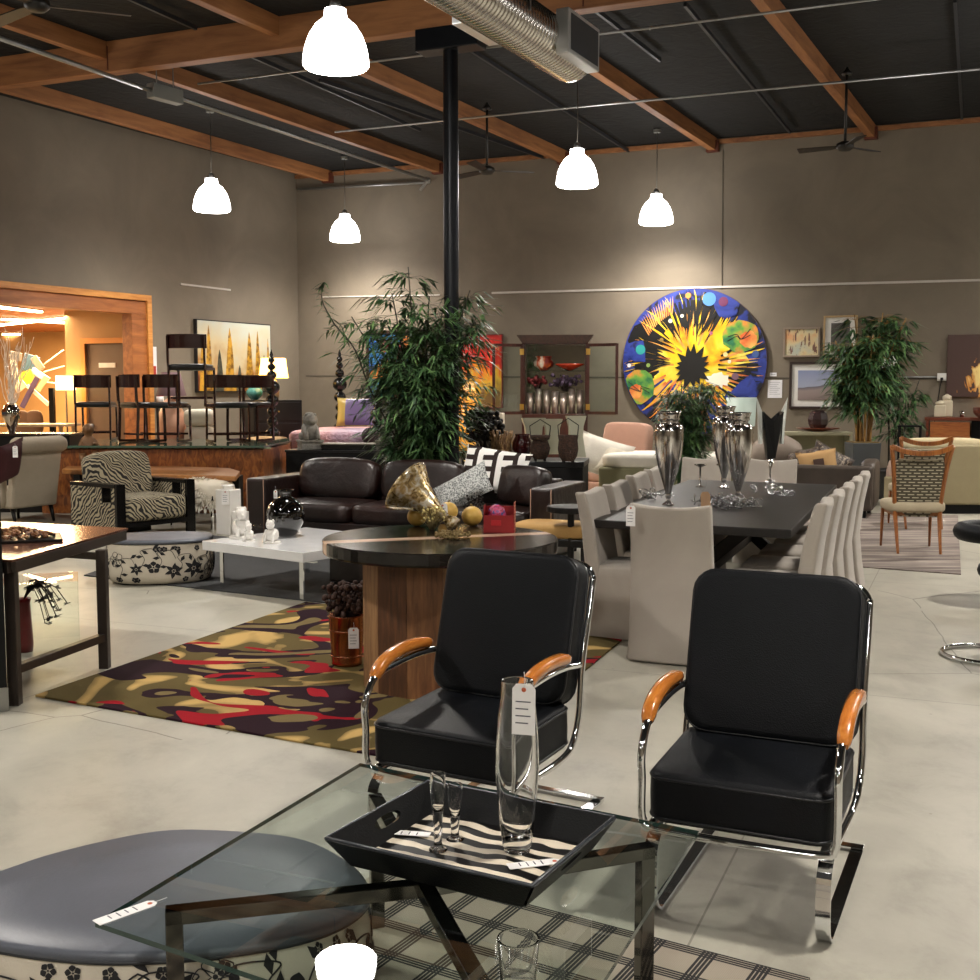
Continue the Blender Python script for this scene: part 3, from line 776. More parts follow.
glassware('glass_vase', 'tall clear glass vase with a price tag, standing on the tray', 'vase', vb, [(r * rs_, z * sc) for r, z in pv], .0035 * rs_, .032 * sc)
fb = fl(438, 850, VZ); fh = at(438, 773, fb.y).z - VZ; kk = fb.y / 1150
fpro = [(9.5, 0), (9.5, 1.2), (5, 3), (4.2, 8), (4.5, 20), (5.2, 34), (6.8, 46), (7.8, 56), (8, 66), (8, 77)]
glassware('shot_glass', 'taller footed shot glass at the left on the tray', 'glass', fb, [(r * kk, z * fh / 77) for r, z in fpro], .0016, fh * .5, 20, 'footed shot glasses')
fb = fl(455, 839, VZ); fh = at(455, 784, fb.y).z - VZ
glassware('shot_glass', 'shorter footed shot glass just right of the taller one', 'glass', fb, [(r * kk, z * fh / 77) for r, z in fpro], .0016, fh * .4, 20, 'footed shot glasses')
cb_ = fl(518, 1010, GZ + .001); ch = at(518, 938, cb_.y).z - GZ
glassware('glass_tumbler', 'clear cut glass tumbler at the bottom edge of the glass table', 'glass', cb_, [(.030, 0), (.031, .01), (.035, ch * .5), (.0405, ch)], .003, .02)
# tags
def tagplace(px, py, Y, rz, label, size, rx=0): return price_tag(at(px, py, Y), rz, label, size, rx)
tagplace(524, 684, vb.y - .095, -.25, 'white price tag hanging on the tall glass vase', (.058, .125), -.04)
def flat_tag(p, rz, label, w, h, rx=0):
    t = price_tag(p, rz, label, (w, h), flat=True); t.rotation_euler = (rx, 0, rz); return t
a_ = fl(157, 900, GZ); b_ = fl(98, 921, GZ); dr = b_ - a_
flat_tag(a_ + Vector((.0, -.012, .0008)), atan2(dr.y, dr.x) + pi / 2, 'white price tag lying on the near left corner of the glass table', .035, dr.length)
a_ = fl(560, 862, VZ); b_ = fl(508, 868, VZ); dr = b_ - a_
flat_tag(a_ + Vector((0, 0, .003)), atan2(dr.y, dr.x) + pi / 2, 'white price tag lying in the right end of the tray', .035, dr.length)
a_ = fl(375, 832, VZ); b_ = fl(430, 836, VZ); dr = b_ - a_
flat_tag(a_ + Vector((0, 0, .003)), atan2(dr.y, dr.x) + pi / 2, 'pale price tag lying in the left end of the tray', .03, dr.length)
# ---- large floral pouf with grey cushion top ----
def flower(mb, c, r, kind, mp, rot=0):
    """flat flower drawn through mp(u,v)->point"""
    n = 5 if kind != 2 else 6
    for k in range(n):
        a = rot + 2 * pi * k / n; P = []
        W_ = .22 if kind == 2 else .42
        for q in range(11):
            t = q / 10; rr = r * (.16 + .84 * t); P.append((rr, W_ * r * sin(pi * min(1, t ** (.6 if kind == 2 else 1.3)) ) * (1 - .0 * t)))
        pts = [(x, y) for x, y in P] + [(x, -y) for x, y in P[::-1][1:-1]]
        w_ = []
        for x, y in pts: w_.append(mp(c[0] + x * cos(a) - y * sin(a), c[1] + x * sin(a) + y * cos(a)))
        if kind == 1: mb.tube(w_, r * .035, 4, closed=True)
        else:
            cc = mp(c[0] + r * .6 * cos(a), c[1] + r * .6 * sin(a)); o = [cc] + w_; m = len(w_)
            mb.add(o, [(0, i + 1, (i + 1) % m + 1) for i in range(m)])
    cpt = [mp(c[0] + r * .13 * cos(q * pi / 4), c[1] + r * .13 * sin(q * pi / 4)) for q in range(8)]
    mb.add([mp(*c)] + cpt, [(0, i + 1, (i + 1) % 8 + 1) for i in range(8)])
def vine(mb, P, r, mp, leaves=True, sg=1):
    Q = smoothpath([(a, b, 0) for a, b in P], 6)
    mb.tube([mp(q.x, q.y) for q in Q], r, 4)
    if leaves:
        for i in range(3, len(Q) - 2, 5):
            d = (Q[i + 1] - Q[i - 1]).normalized(); n_ = Vector((-d.y, d.x, 0)) * sg * (1 if (i // 5) % 2 else -1); L_ = .05
            tip = Q[i] + (n_ + d * .6) * L_; m_ = Q[i] + (n_ * .35 + d * .5) * L_; m2 = Q[i] + (n_ * .7 + d * .05) * L_
            mb.add([mp(p.x, p.y) for p in (Q[i], m_, tip, m2)], [(0, 1, 2, 3)])
def pouf(name, label, loc, rz, prof_f, ztop, drawing, bulge=.06, ht=.36, topz=.05):
    """low upholstered pouf; prof_f: closed outline (local xy)"""
    t = thing(name, label, 'pouf', loc, rz)
    n = len(prof_f); rings = [(.84, .012), (.93, .03), (.985, .09), (1.0, ht * .45), (.985, ht * .8), (.965, ht)]
    def surf(f, z):
        i = f * n; a = int(i) % n; b = (a + 1) % n; q = i - int(i)
        x = prof_f[a][0] * (1 - q) + prof_f[b][0] * q; y = prof_f[a][1] * (1 - q) + prof_f[b][1] * q
        k = 1.0
        for (k0, z0), (k1, z1) in zip(rings[:-1], rings[1:]):
            if z0 <= z <= z1: k = k0 + (k1 - k0) * (z - z0) / (z1 - z0); break
        return Vector((x * k, y * k, z))
    vs = [(x * k, y * k, z) for k, z in rings for x, y in prof_f]; fs = []
    for i in range(len(rings) - 1):
        for j in range(n): fs.append((i * n + j, i * n + (j + 1) % n, (i + 1) * n + (j + 1) % n, (i + 1) * n + j))
    MB(M('pouf_cream_fabric', 'cfc6b5', .8, bump=.15, bs=150)).add(vs, fs, True).build('body', t)
    mb = MB(M('pouf_grey_vinyl', '585c66', .42, var=.25, vs=3, bump=.05, bs=90)); vs = []; fs = []
    rr = [(.955, ht - .004), (.99, ht + .006), (.99, ht + .018), (.96, ht + .03), (.6, ht + topz * .8), (.25, ht + topz)]
    vs = [(x * k, y * k, z) for k, z in rr for x, y in prof_f]
    for i in range(len(rr) - 1):
        for j in range(n): fs.append((i * n + j, i * n + (j + 1) % n, (i + 1) * n + (j + 1) % n, (i + 1) * n + j))
    fs.append(tuple(range((len(rr) - 1) * n, len(rr) * n))); mb.add(vs, fs, True).build('seat_pad', t)
    MB(M('piping_dark', '24262a', .5)).tube([(x * .975, y * .975, ht + .001) for x, y in prof_f], .006, 6, closed=True).build('piping', t)
    MB(BLACK).prism([(x * .8, y * .8) for x, y in prof_f], 0, .03).build('base', t)
    per = sum((Vector(prof_f[i]) - Vector(prof_f[(i + 1) % n])).length for i in range(n))
    mb = MB(M('print_ink', '17161a', .7))
    def mp(u, v):
        p = surf((u / per) % 1.0, max(.02, min(ht - .005, v))); d = Vector((p.x, p.y, 0)).normalized(); return p + d * .003
    drawing(mb, mp, per, ht); mb.build('floral_print', t, fix=False)
    return t
def supere(a, b, p, n=96, skew=0):
    P = []
    for i in range(n):
        th_ = 2 * pi * i / n; c, s_ = cos(th_), sin(th_)
        k = (abs(c) ** p + abs(s_) ** p) ** (-1 / p); P.append((a * c * k, b * s_ * k + skew * (c * k) ** 2))
    return P
def draw_floral(mb, mp, per, ht, dens=1.0, s0=1.0, seed=3):
    rd = random.Random(seed); u = 0
    while u < per:
        kind = rd.choice([0, 1, 2, 2, 1]); r = ht * rd.uniform(.13, .24) * s0
        flower(mb, (u, rd.uniform(.25, .8) * ht), r, kind, mp, rd.random() * 3)
        v0 = rd.uniform(.1, .4) * ht
        vine(mb, [(u + .02, v0), (u + .06 * s0, v0 + ht * .25), (u + .03 * s0, v0 + ht * .45), (u + .12 * s0, v0 + ht * .5), (u + .16 * s0, v0 + ht * .3)], .0022 * s0, mp, True, rd.choice([-1, 1]))
        for q in range(2): flower(mb, (u + rd.uniform(.05, .2) * s0, rd.choice([.15, .88]) * ht), ht * .07 * s0, 0, mp, rd.random())
        u += rd.uniform(.13, .2) * s0 / dens
P1 = [fl(*q, .255) for q in ((-60, 890), (0, 868), (60, 849), (150, 830), (215, 828), (300, 836), (350, 858), (372, 885), (365, 905), (330, 925), (270, 940), (180, 951), (90, 953), (0, 943), (-70, 925))]
pcx = sum(P1, Vector()) / len(P1); pcx.z = 0
out1 = [(p.x - pcx.x, p.y - pcx.y) for p in smoothpath([(q.x, q.y, 0) for q in P1], 6, closed=True)]
pouf('floral_pouf', 'large low pouf with grey top and black flower print, partly under the glass table', pcx, 0, out1, .4, lambda mb, mp, per, ht: draw_floral(mb, mp, per, ht, 1.0, 1.25, 5), ht=.225, topz=.035)
pc2 = (fl(112, 570) + fl(218, 560)) / 2; pc2 = fl(163, 566)
pouf('floral_pouf', 'small rounded pouf with grey top and flower print beside the white coffee table', (-2.78, 9.62, 0), ANB + .55, supere(.44, .33, 2.6), .4, lambda mb, mp, per, ht: draw_floral(mb, mp, per, ht, 1.2, 1.0, 8), ht=.345, topz=.03)
# ================= MIDDLE: round table, dining set, sofa corner =================
def m_slip(s):
    v = s.co(); s.base(s.ramp(s.noise(1.8, 5, v, dist=.4), [(.3, '9e968b'), (.7, 'b0a89e')])); s.b.inputs['Roughness'].default_value = .9
    s.b.inputs['Sheen Weight'].default_value = .2
    n = s.math('ADD', s.math('MULTIPLY', s.noise(220, 2, v), .3), s.noise(5, 4, s.map(v, sc=(1, 1, .35)), dist=.6)); s.bump(n, .28, .012)
SLIP = custom('linen_slipcover', m_slip); SLIPE = M('linen_seam', 'a49c90', .9)
# ---- round table ----
RZ = .80
rc_ = (fl(322, 540, RZ) + fl(555, 535, RZ)) / 2; rc_.z = 0; rr = (fl(555, 535, RZ) - fl(322, 540, RZ)).length / 2
rt = thing('round_table', 'round dark table with a pale inlaid stripe and reclaimed wood pedestal', 'table', (rc_.x, rc_.y, .012), .15)
RZ -= .012
def m_rtop(s):
    v = s.co(); sp = s.n('ShaderNodeSeparateXYZ'); s.l(v, sp.inputs[0])
    n = s.noise(14, 6, s.map(v, sc=(.2, 1, 1)), dist=.5); dark = s.ramp(n, [(.3, '0f0e0d'), (.7, '241f1b')]); pale = s.ramp(n, [(.3, 'a37f66'), (.6, 'd0b29a')])
    a = s.math('ABSOLUTE', s.math('SUBTRACT', sp.outputs[1], s.math('MULTIPLY', sp.outputs[0], .02))); 
    m = s.math('LESS_THAN', a, .055)
    s.base(s.mix(m, dark, pale)); s.b.inputs['Roughness'].default_value = .17; s.b.inputs['Specular IOR Level'].default_value = .4
    s.bump(n, .05, .003)
RTOP = custom('round_table_top', m_rtop)
rt.rotation_euler.z = .30
MB(RTOP).lathe([(0, RZ - .075), (rr - .02, RZ - .075), (rr - .004, RZ - .07), (rr, RZ - .06), (rr, RZ - .006), (rr - .006, RZ), (0, RZ)], n=72, smooth=False).build('tabletop', rt)
SW = [wood('stave_%s' % 'abc'[i], c1, c2, .6, 4, 'Z', bump=.2) for i, (c1, c2) in enumerate((('8a5f3a', '54341c'), ('6b4528', '3a2414'), ('a07a52', '6b4a2c')))]
for k in range(14):
    a0 = 2 * pi * k / 14; a1 = 2 * pi * (k + .985) / 14; ro, ri = .43, .37
    MB(SW[(k * 5) % 3]).prism([(ro * cos(a0), ro * sin(a0)), (ro * cos(a1), ro * sin(a1)), (ri * cos(a1), ri * sin(a1)), (ri * cos(a0), ri * sin(a0))], 0, RZ - .075).build('pedestal_stave', rt)
RZ += .012
# things on the round table
def gourd(px, py, r, label):
    p = fl(px, py + 2, RZ); t = thing('melon', label, 'melon', p, random.random() * 3, 'yellow melons on the round table')
    vs = MB(M('melon_skin', 'e0b658', .5, var=.2, vs=8, bump=.1, bs=20)); vs.lathe([(.001, 0)] + [(r * sin(pi * i / 12) * (1.0), r * .95 * (1 - cos(pi * i / 12))) for i in range(1, 12)] + [(.001, r * 1.88)], n=20).build('fruit', t)
    MB(M('melon_stem', '6d5a2c', .8)).tube([(0, 0, r * 1.85), (.006, 0, r * 1.95), (.014, .004, r * 2.05)], .006, 6).build('stem', t)
gourd(417, 524, .058, 'yellow melon left of the tilted glass compote'); gourd(448, 519, .062, 'yellow melon at the middle of the round table')
gourd(472, 524, .062, 'yellow melon just left of the red gift box')
# tilted mercury glass compote (flared bowl lying on its side)
MERC = custom('mercury_glass', lambda s: (s.base(s.ramp(s.noise(26, 6, dist=1), [(.35, '5b4626'), (.5, 'c3a872'), (.65, 'e6e2d4')])), setattr(s.b.inputs['Metallic'], 'default_value', .6), setattr(s.b.inputs['Roughness'], 'default_value', .25), s.bump(s.noise(60, 4), .5, .004)))
cp = fl(452, 530, RZ); ct = thing('flared_compote', 'mottled glass trumpet vase lying tipped over on the round table', 'vase', cp + Vector((0, 0, .04)), 0)
mb = MB(MERC); q = at(408, 488, cp.y + .12) - (cp + Vector((0, 0, .04))); q.normalize()
mb.T = q.to_track_quat('Z', 'Y').to_matrix().to_4x4()
mb.T = mb.T @ Matrix.Scale(1.28, 4)
mb.lathe([(.0, -.02), (.035, -.02), (.035, 0), (.02, .03), (.028, .08), (.05, .14), (.075, .2), (.125, .27), (.135, .283), (.13, .287), (.115, .275), (.068, .2), (.042, .14), (.02, .09), (.0, .085)], n=36).build('vessel', ct)
# straw flowers spilling out
def sprig(name, label, cat, base, n, r, col, col2, seed=1, h=.1, lr=.01, flat=1.0, group=None, colm=None):
    rd = random.Random(seed); t = thing(name, label, cat, base, 0, group)
    st = MB(M(col2, {'dry_stem': '8b7a4c', 'twig_dark': '2a1a14'}.get(col2, '6b5a3a'), .9)); bl = MB(colm or M(col, {'straw': 'cdbb7c', 'berry_red': '6b1c1e', 'pod_brown': '3d261c', 'dark_bloom': '2b2430', 'moss_tuft': '6f5c33', 'berry_bright': 'a02a28', 'dark_leaf': '1c1712', 'purple_bloom': '4b3a50'}.get(col, '888888'), .8))
    for i in range(n):
        a = rd.random() * 2 * pi; rad = r * rd.random() ** .6; z = h * (.4 + .6 * rd.random()) * flat
        p = (rad * cos(a), rad * sin(a), z); st.tube([(rad * .15 * cos(a), rad * .15 * sin(a), 0), (rad * .5 * cos(a), rad * .5 * sin(a), z * .6), p], .0018, 4)
        bl.ball(p, lr * rd.uniform(.6, 1.2), 7)
    tag(st.build('stems', t), kind='stuff'); tag(bl.build('blooms', t), kind='stuff'); return t
sprig('dried_flowers', 'small bunch of pale straw flowers at the mouth foot of the tipped vase', 'dried flowers', fl(432, 530, RZ), 50, .09, 'straw', 'dry_stem', 4, .13, .008)
sprig('dried_flowers', 'low tuft of dry brown moss in front of the tipped vase', 'dried flowers', fl(452, 538, RZ), 60, .10, 'moss_tuft', 'dry_stem', 5, .03, .010)
sprig('dried_flowers', 'dark twiggy tuft between the melons and the gift box', 'dried flowers', fl(474, 521, RZ), 26, .07, 'dark_leaf', 'twig_dark', 6, .16, .008)
price_tag(fl(443, 525, RZ) + Vector((0, -.06, .135)), .15, 'white price tag leaning on the tipped glass vase', (.055, .09), -.5)
# red gift box
gp = fl(498, 533, RZ); gb_ = thing('gift_box', 'red patterned gift box with a pink topped window on the round table', 'gift box', gp + Vector((.01, .05, 0)), -.12)
def m_red(s):
    v = s.co(); vo = s.n('ShaderNodeTexVoronoi'); s.l(v, vo.inputs['Vector']); vo.inputs['Scale'].default_value = 48; vo.inputs['Randomness'].default_value = 0
    s.base(s.mix(s.math('LESS_THAN', vo.outputs['Distance'], .33), '8a1c1e', 'd09a5a')); s.b.inputs['Roughness'].default_value = .5
RB = custom('red_gift_paper', m_red)
gb_.scale = (.86, .86, .9)
mb = MB(RB); mb.bx(-.1, .1, -.055, -.052, 0, .11).bx(-.1, .1, .052, .055, 0, .16).bx(-.1, -.097, -.055, .055, 0, .17).bx(.097, .1, -.055, .055, 0, .19).bx(-.1, .1, -.055, .055, 0, .004).build('box', gb_)
MB(M('label_red', 'b02028', .4)).bx(-.05, .015, -.058, -.0555, .045, .08).build('label_plate', gb_, bevel=.001)
MB(custom('glitter_pink', lambda s: (s.base(s.ramp(s.noise(45, 3), [(.4, '7a1030'), (.5, 'd8507a'), (.62, '30508a')])),))).lathe([(.0, .03), (.06, .05), (.066, .1), (.05, .15), (.02, .172), (.0, .175)], (-.02, 0, 0), 16, sy=.7).build('bauble', gb_)
MB(thin_glass('box_window', 'f4dfe6')).add([(-.1, -.054, .11), (-.1, .05, .2), (-.02, .05, .2), (.02, -.054, .11)], [(0, 1, 2, 3)]).build('clear_window', gb_)
# copper bucket with dried pods
bp = fl(347, 664, .012); bk = thing('copper_bucket', 'copper bucket with bail handle on the rug beside the pedestal', 'bucket', bp)
COP = M('copper', 'b8795a', .22, 1, var=.25, vs=5)
MB(COP).lathe([(.001, .0), (.085, .0), (.09, .01), (.088, .02), (.094, .12), (.104, .285), (.110, .29), (.108, .297), (.1, .29), (.088, .03), (.001, .02)], n=32).build('pail', bk)
for z in (.05, .2): MB(COP).lathe([(.09 + z * .04, z), (.0965 + z * .04, z + .006), (.09 + z * .04, z + .012)], n=32).build('hoop', bk)
P = [(.104 * cos(a), .03 * cos(a), .29 + .17 * sin(a)) for a in [pi * i / 12 for i in range(13)]]
MB(M('iron_handle', '1c1613', .5)).tube(P, .004, 6).build('bail_handle', bk)
sprig('dried_pods', 'mound of dark dried pods and red leaves filling the copper bucket', 'dried pods', bp + Vector((0, 0, .2)), 150, .13, 'pod_brown', 'twig_dark', 12, .27, .018)
price_tag(bp + Vector((.055, -.125, .24)), .1, 'white price tag hanging on the copper bucket', (.06, .12), 0)
# ---- dining table ----
DZ = .76; dA, dB, dC, dD = [fl(*q, DZ) for q in ((584, 518), (790, 531), (835, 484), (690, 480))]
u = (dB - dA); v = ((dD - dA) + (dC - dB)) / 2; un = u.normalized()
vn = Vector((v.x, v.y, 0)).normalized(); half = (v - u.normalized() * v.dot(u.normalized()) * .0)
dc = (dA + dB + dC + dD) / 4; dc.z = 0; W_ = u.length / 2; L_ = v.length / 2
vang = atan2(vn.y, vn.x) - pi / 2                      # table long axis
DW = wood('dark_oak_table', '1d1a18', '0c0b0a', .42, 3, 'Y', bump=.12)
dt_ = thing('dining_table', 'long black wood trestle dining table with slipcovered chairs round it', 'dining table', dc, vang)
sk = u.dot(vn) / 2                                       # slight lengthwise offset of the right side
W2_ = sqrt(max(W_ ** 2 - sk ** 2, .01))
top = [(-W2_, -L_ - sk * .5), (W2_, -L_ + sk * .5), (W2_, L_ + sk * .5), (-W2_, L_ - sk * .5)]
MB(DW).prism(top, DZ - .055, DZ).build('tabletop', dt_, bevel=.006)
for sy in (-1, 1):
    y = sy * (L_ - .75)
    for s_ in (-1, 1):
        MB(DW).bar((s_ * .42, y, .03), (-s_ * .34, y, DZ - .06), .09, .09, up=(0, 1, 0)).build('trestle_leg', dt_, bevel=.006)
MB(DW).bar((0, -L_ + .7, .36), (0, L_ - .7, .36), .08, .1).build('stretcher', dt_, bevel=.006)
# ---- slipcovered parsons chair ----
def parsons(label, loc, rz):
    t = thing('slipcovered_chair', label, 'dining chair', loc, rz, 'slipcovered chairs round the dining table')
    # skirted seat box: wavy skirt
    def ring(w, d, z, amp, y0=0):
        P = []
        base = rrect(w / 2, d / 2, .03, 3); n = len(base); out = []
        for i in range(n):
            a = Vector((*base[i], 0)); b = Vector((*base[(i + 1) % n], 0)); m = 5 if (b - a).length > .1 else 1
            for k in range(m): out.append(a.lerp(b, k / m))
        for i, p in enumerate(out):
            r = 1 + amp * sin(i * 2.1) ; P.append((p.x * r, p.y * r + y0, z))
        return P
    mb = MB(SLIP); rings = [ring(.53, .56, .004, .018), ring(.50, .53, .2, .008), ring(.485, .515, .4, .002), ring(.48, .51, .452, 0), ring(.46, .49, .468, 0), ring(.2, .2, .475, 0)]
    n = len(rings[0]); vs = [p for r in rings for p in r]; fs = [(i * n + j, i * n + (j + 1) % n, (i + 1) * n + (j + 1) % n, (i + 1) * n + j) for i in range(len(rings) - 1) for j in range(n)]
    fs.append(tuple(range((len(rings) - 1) * n, len(rings) * n))); mb.add(vs, fs, True).build('skirted_seat', t)
    # back: slab leaning slightly with scooped top
    N = 9; vs = []; fs = []; rows = [(.006, .285, .10), (.22, .25, .10), (.45, .228, .10), (.7, .262, .088), (.88, .30, .078), (.945, .318, .07)]
    for z, y, th_ in rows:
        for sd in (-1, 1):
            for i in range(N):
                x = -.24 + .48 * i / (N - 1); zz = z - (.022 * (1 - (x / .24) ** 2) if z > .9 else 0); k = 1 if z > .45 else 1.02
                cur = .02 * (1 - (x / .24) ** 2)
                vs.append((x * k, y + sd * th_ / 2 + cur, zz))
    R = len(rows)
    def id_(r, sd, i): return r * 2 * N + sd * N + i
    for r in range(R - 1):
        for i in range(N - 1):
            fs.append((id_(r, 0, i), id_(r, 0, i + 1), id_(r + 1, 0, i + 1), id_(r + 1, 0, i))); fs.append((id_(r, 1, i + 1), id_(r, 1, i), id_(r + 1, 1, i), id_(r + 1, 1, i + 1)))
        fs.append((id_(r, 1, 0), id_(r, 0, 0), id_(r + 1, 0, 0), id_(r + 1, 1, 0))); fs.append((id_(r, 0, N - 1), id_(r, 1, N - 1), id_(r + 1, 1, N - 1), id_(r + 1, 0, N - 1)))
    for r in (0, R - 1):
        for i in range(N - 1): fs.append((id_(r, 0, i), id_(r, 0, i + 1), id_(r, 1, i + 1), id_(r, 1, i)))
    mb = MB(SLIP).add(vs, fs, False); b = mb.build('backrest', t, bevel=.018, seg=3)
    for p in b.data.polygons: p.use_smooth = True
    return t
def chair_at(first, loc, rz, label):
    if first is None: return parsons(label, loc, rz)
    return dup(first, loc, rz, label)
# end chair: its back faces the camera
e = (fl(634, 661) + fl(706, 664)) / 2
ech = parsons('nearest slipcovered chair, back turned, at the head of the dining table', (0, 0, 0), 0)
erz = vang + pi + .0 - .03
off = Matrix.Rotation(erz, 4, 'Z') @ Vector((0, .27, 0)); ech.location = Vector((e.x, e.y, 0)) - off; ech.rotation_euler.z = erz
CH0 = ech
# left row: chairs face +u (towards the table); local -Y must point to the table
lrz = vang + pi / 2; rrz = vang - pi / 2
un2 = Vector((-vn.y, vn.x, 0)) * -1                     # pointing right across the table
ln = ['first slipcovered chair on the left of the dining table, nearest the camera', 'second slipcovered chair along the left side of the dining table', 'third slipcovered chair along the left side of the dining table', 'fourth slipcovered chair on the left, far end of the dining table', 'last small slipcovered chair back at the far left of the dining table']
for i, (px, py) in enumerate(((577, 492), (604, 484), (627, 475), (645, 469))):
    q = fl(px, py, .945); p = q + un2 * .33 + vn * .26; p.z = 0; dup(CH0, p, lrz, ln[i])
rn = ['first slipcovered chair on the right of the dining table, nearest the camera', 'second slipcovered chair along the right side of the dining table', 'third slipcovered chair along the right side of the dining table', 'fourth slipcovered chair along the right side of the dining table', 'fifth slipcovered chair on the right, farthest along the dining table']
q0_ = fl(829, 503, .945); q4_ = fl(868, 474, .945)
for i in range(5):
    q = q0_.lerp(q4_, i / 4); p = q - un2 * .36 + vn * .22; p.z = 0; dup(CH0, p, rrz, rn[i])
print('CH', [tuple(round(x, 2) for x in fl(px, py, .945)) for px, py in ((577, 492), (604, 484), (627, 475), (645, 469), (829, 503), (868, 474))])
for i, (px) in enumerate((732, 775)):
    p = Vector((dc.x, dc.y, 0)) + vn * (L_ + .25) + un2 * (-.6 + .62 * i); dup(CH0, p, vang, ['slipcovered chair at the far head of the dining table, left one', 'slipcovered chair at the far head of the dining table, right one'][i])
price_tag(Vector((e.x, e.y, 0)) - vn * .02 - un2 * .25 + Vector((0, -.08, .93)), erz + pi, 'white price tag hanging on the back of the nearest slipcovered chair', (.055, .12), 0)
# ---- mercury hurricane vases on the table ----
def m_silver(s):
    v = s.map(s.co(), sc=(1, 1, .12)); s.base(s.ramp(s.noise(22, 5, v), [(.35, '8b827c'), (.6, 'f0edea')])); s.b.inputs['Metallic'].default_value = 1; s.b.inputs['Roughness'].default_value = .13; s.bump(s.noise(30, 2, v), .25, .006)
SILV = custom('antique_silver', m_silver)
hz = at(668, 412, 7.4)
def urn(loc, hgt, rad, label):
    t = thing('silver_urn', label, 'urn', loc, 0, 'tall silver amphora vases')
    P = [(.001, 0), (.42, 0), (.40, .015), (.2, .04), (.13, .07), (.2, .085), (.17, .12), (.4, .24), (.68, .38), (.88, .52), (.98, .66), (1.0, .78), (.98, .84), (.78, .868), (.6, .88), (.62, .9), (.74, .915), (.70, .94), (.8, .985), (.86, 1.0), (.76, .99), (.6, .93), (.0, .9)]
    # split: foot / body / collar
    def seg(a, b): return [(r * rad, z * hgt) for r, z in P[a:b]]
    MB(SILV).lathe(seg(0, 7), n=28).build('foot', t); MB(SILV).lathe(seg(6, 15), n=36).build('body', t); MB(SILV).lathe(seg(14, 23), n=28).build('collar', t)
    return t
u1 = fl(668, 505, DZ); k = u1.y / 1150
urn(u1, 94 * k, 14.5 * k, 'tall silver urn at the near left of the dining table')
u2 = fl(738, 502, DZ + .02); k = u2.y / 1150
st_ = thing('display_riser', 'flat black block under the tall silver urn on the table', 'riser', Vector((u2.x, u2.y, DZ)), vang); MB(BLACK).bx(-.11, .11, -.08, .08, 0, .02).build('block', st_, bevel=.003)
MB(M('riser_felt', '1a1a1a', .9)).bx(-.1, .1, -.07, .07, -.0, .001).build('felt_base', st_)
urn(u2, 90 * k, 14 * k, 'tall silver urn on the black riser block'); 
u3 = fl(724, 488, DZ); k = u3.y / 1150; urn(u3, 82 * k, 12.5 * k, 'tall silver urn standing behind the one on the black riser')
# silver twisted decor pile (metal shavings)
def twirl(px, py, n, r, label, seed):
    rd = random.Random(seed); b = fl(px, py, DZ); mb = MB(M('polished_silver', 'd8dadc', .12, 1))
    for i in range(n):
        c = Vector((rd.gauss(0, r * .5), rd.gauss(0, r * .35), .02 + rd.random() * .05)); P = []
        a0 = rd.random() * 6; q = rd.uniform(.018, .035)
        ax = Vector((rd.gauss(0, 1), rd.gauss(0, 1), rd.gauss(0, 1))).normalized(); ux = ax.orthogonal().normalized(); uy = ax.cross(ux)
        for j in range(8):
            a = a0 + j * .8; pt = c + (ux * cos(a) + uy * sin(a)) * q + ax * .006 * j; pt.z = max(pt.z, .005); P.append(pt)
        mb.tube(P, .0042, 5)
    o = mb.build('silver_coil'); o.location = b; return tag(o, label, 'decoration')
twirl(722, 508, 70, .17, 'heaped curls of shiny silver ribbon around the urn on the riser', 1)
twirl(775, 496, 16, .1, 'small scatter of silver curls at the foot of the black pilsner vase', 2)
twirl(652, 500, 12, .1, 'loose silver curls behind the near left urn', 3)
# votive / candle holders
def candle(px, py, h, r, label, col='e8dccb'):
    p = fl(px, py, DZ); t = thing('pillar_candle', label, 'candle', p); MB(M('wax', col, .5)).cyl((0, 0, 0), r, 0, h, 20).build('wax', t, bevel=.004); MB(M('wick', '222222')).tube([(0, 0, h), (0, 0, h + .008)], .0015, 5).build('wick', t)
tk = thing('wine_glass', 'clear stemmed wine glass left of the silver curls', 'glass', fl(702, 505, DZ)); k = .0066
MB(thin_glass('stem_glass', 'ffffff', 1.6)).lathe([(.03, 0), (.004, .004), (.004, .1), (.02, .12), (.032, .15), (.03, .2)], n=16).build('bowl', tk)
for a in range(2):
    px = (700, 722)[a]; p = fl(px, 487, DZ); t = thing('candle_holder', ['slim silver candle holder with flat dish, left one behind the near urn', 'slim silver candle holder with flat dish between the urns'][a], 'candle holder', p, 0, 'slim silver candle holders')
    k = p.y / 1150; MB(SILV).lathe([(0, 0), (5 * k, 0), (1 * k, 2 * k), (1 * k, 20 * k), (6 * k, 22 * k), (6 * k, 23 * k), (0, 23 * k)], n=16).build('stand', t)
kp = fl(706, 512, DZ); kt = thing('kraft_tag', 'brown kraft paper tag standing among the silver curls', 'tag', kp, .2)
mb = MB(M('kraft', 'b08d6a', .8)); mb.T = Matrix.Rotation(pi / 2 - .15, 4, 'X'); mb.prism([(-.035, 0), (.035, 0), (.035, .12), (.02, .14), (-.02, .14), (-.035, .12)], 0, .002).build('card', kt)
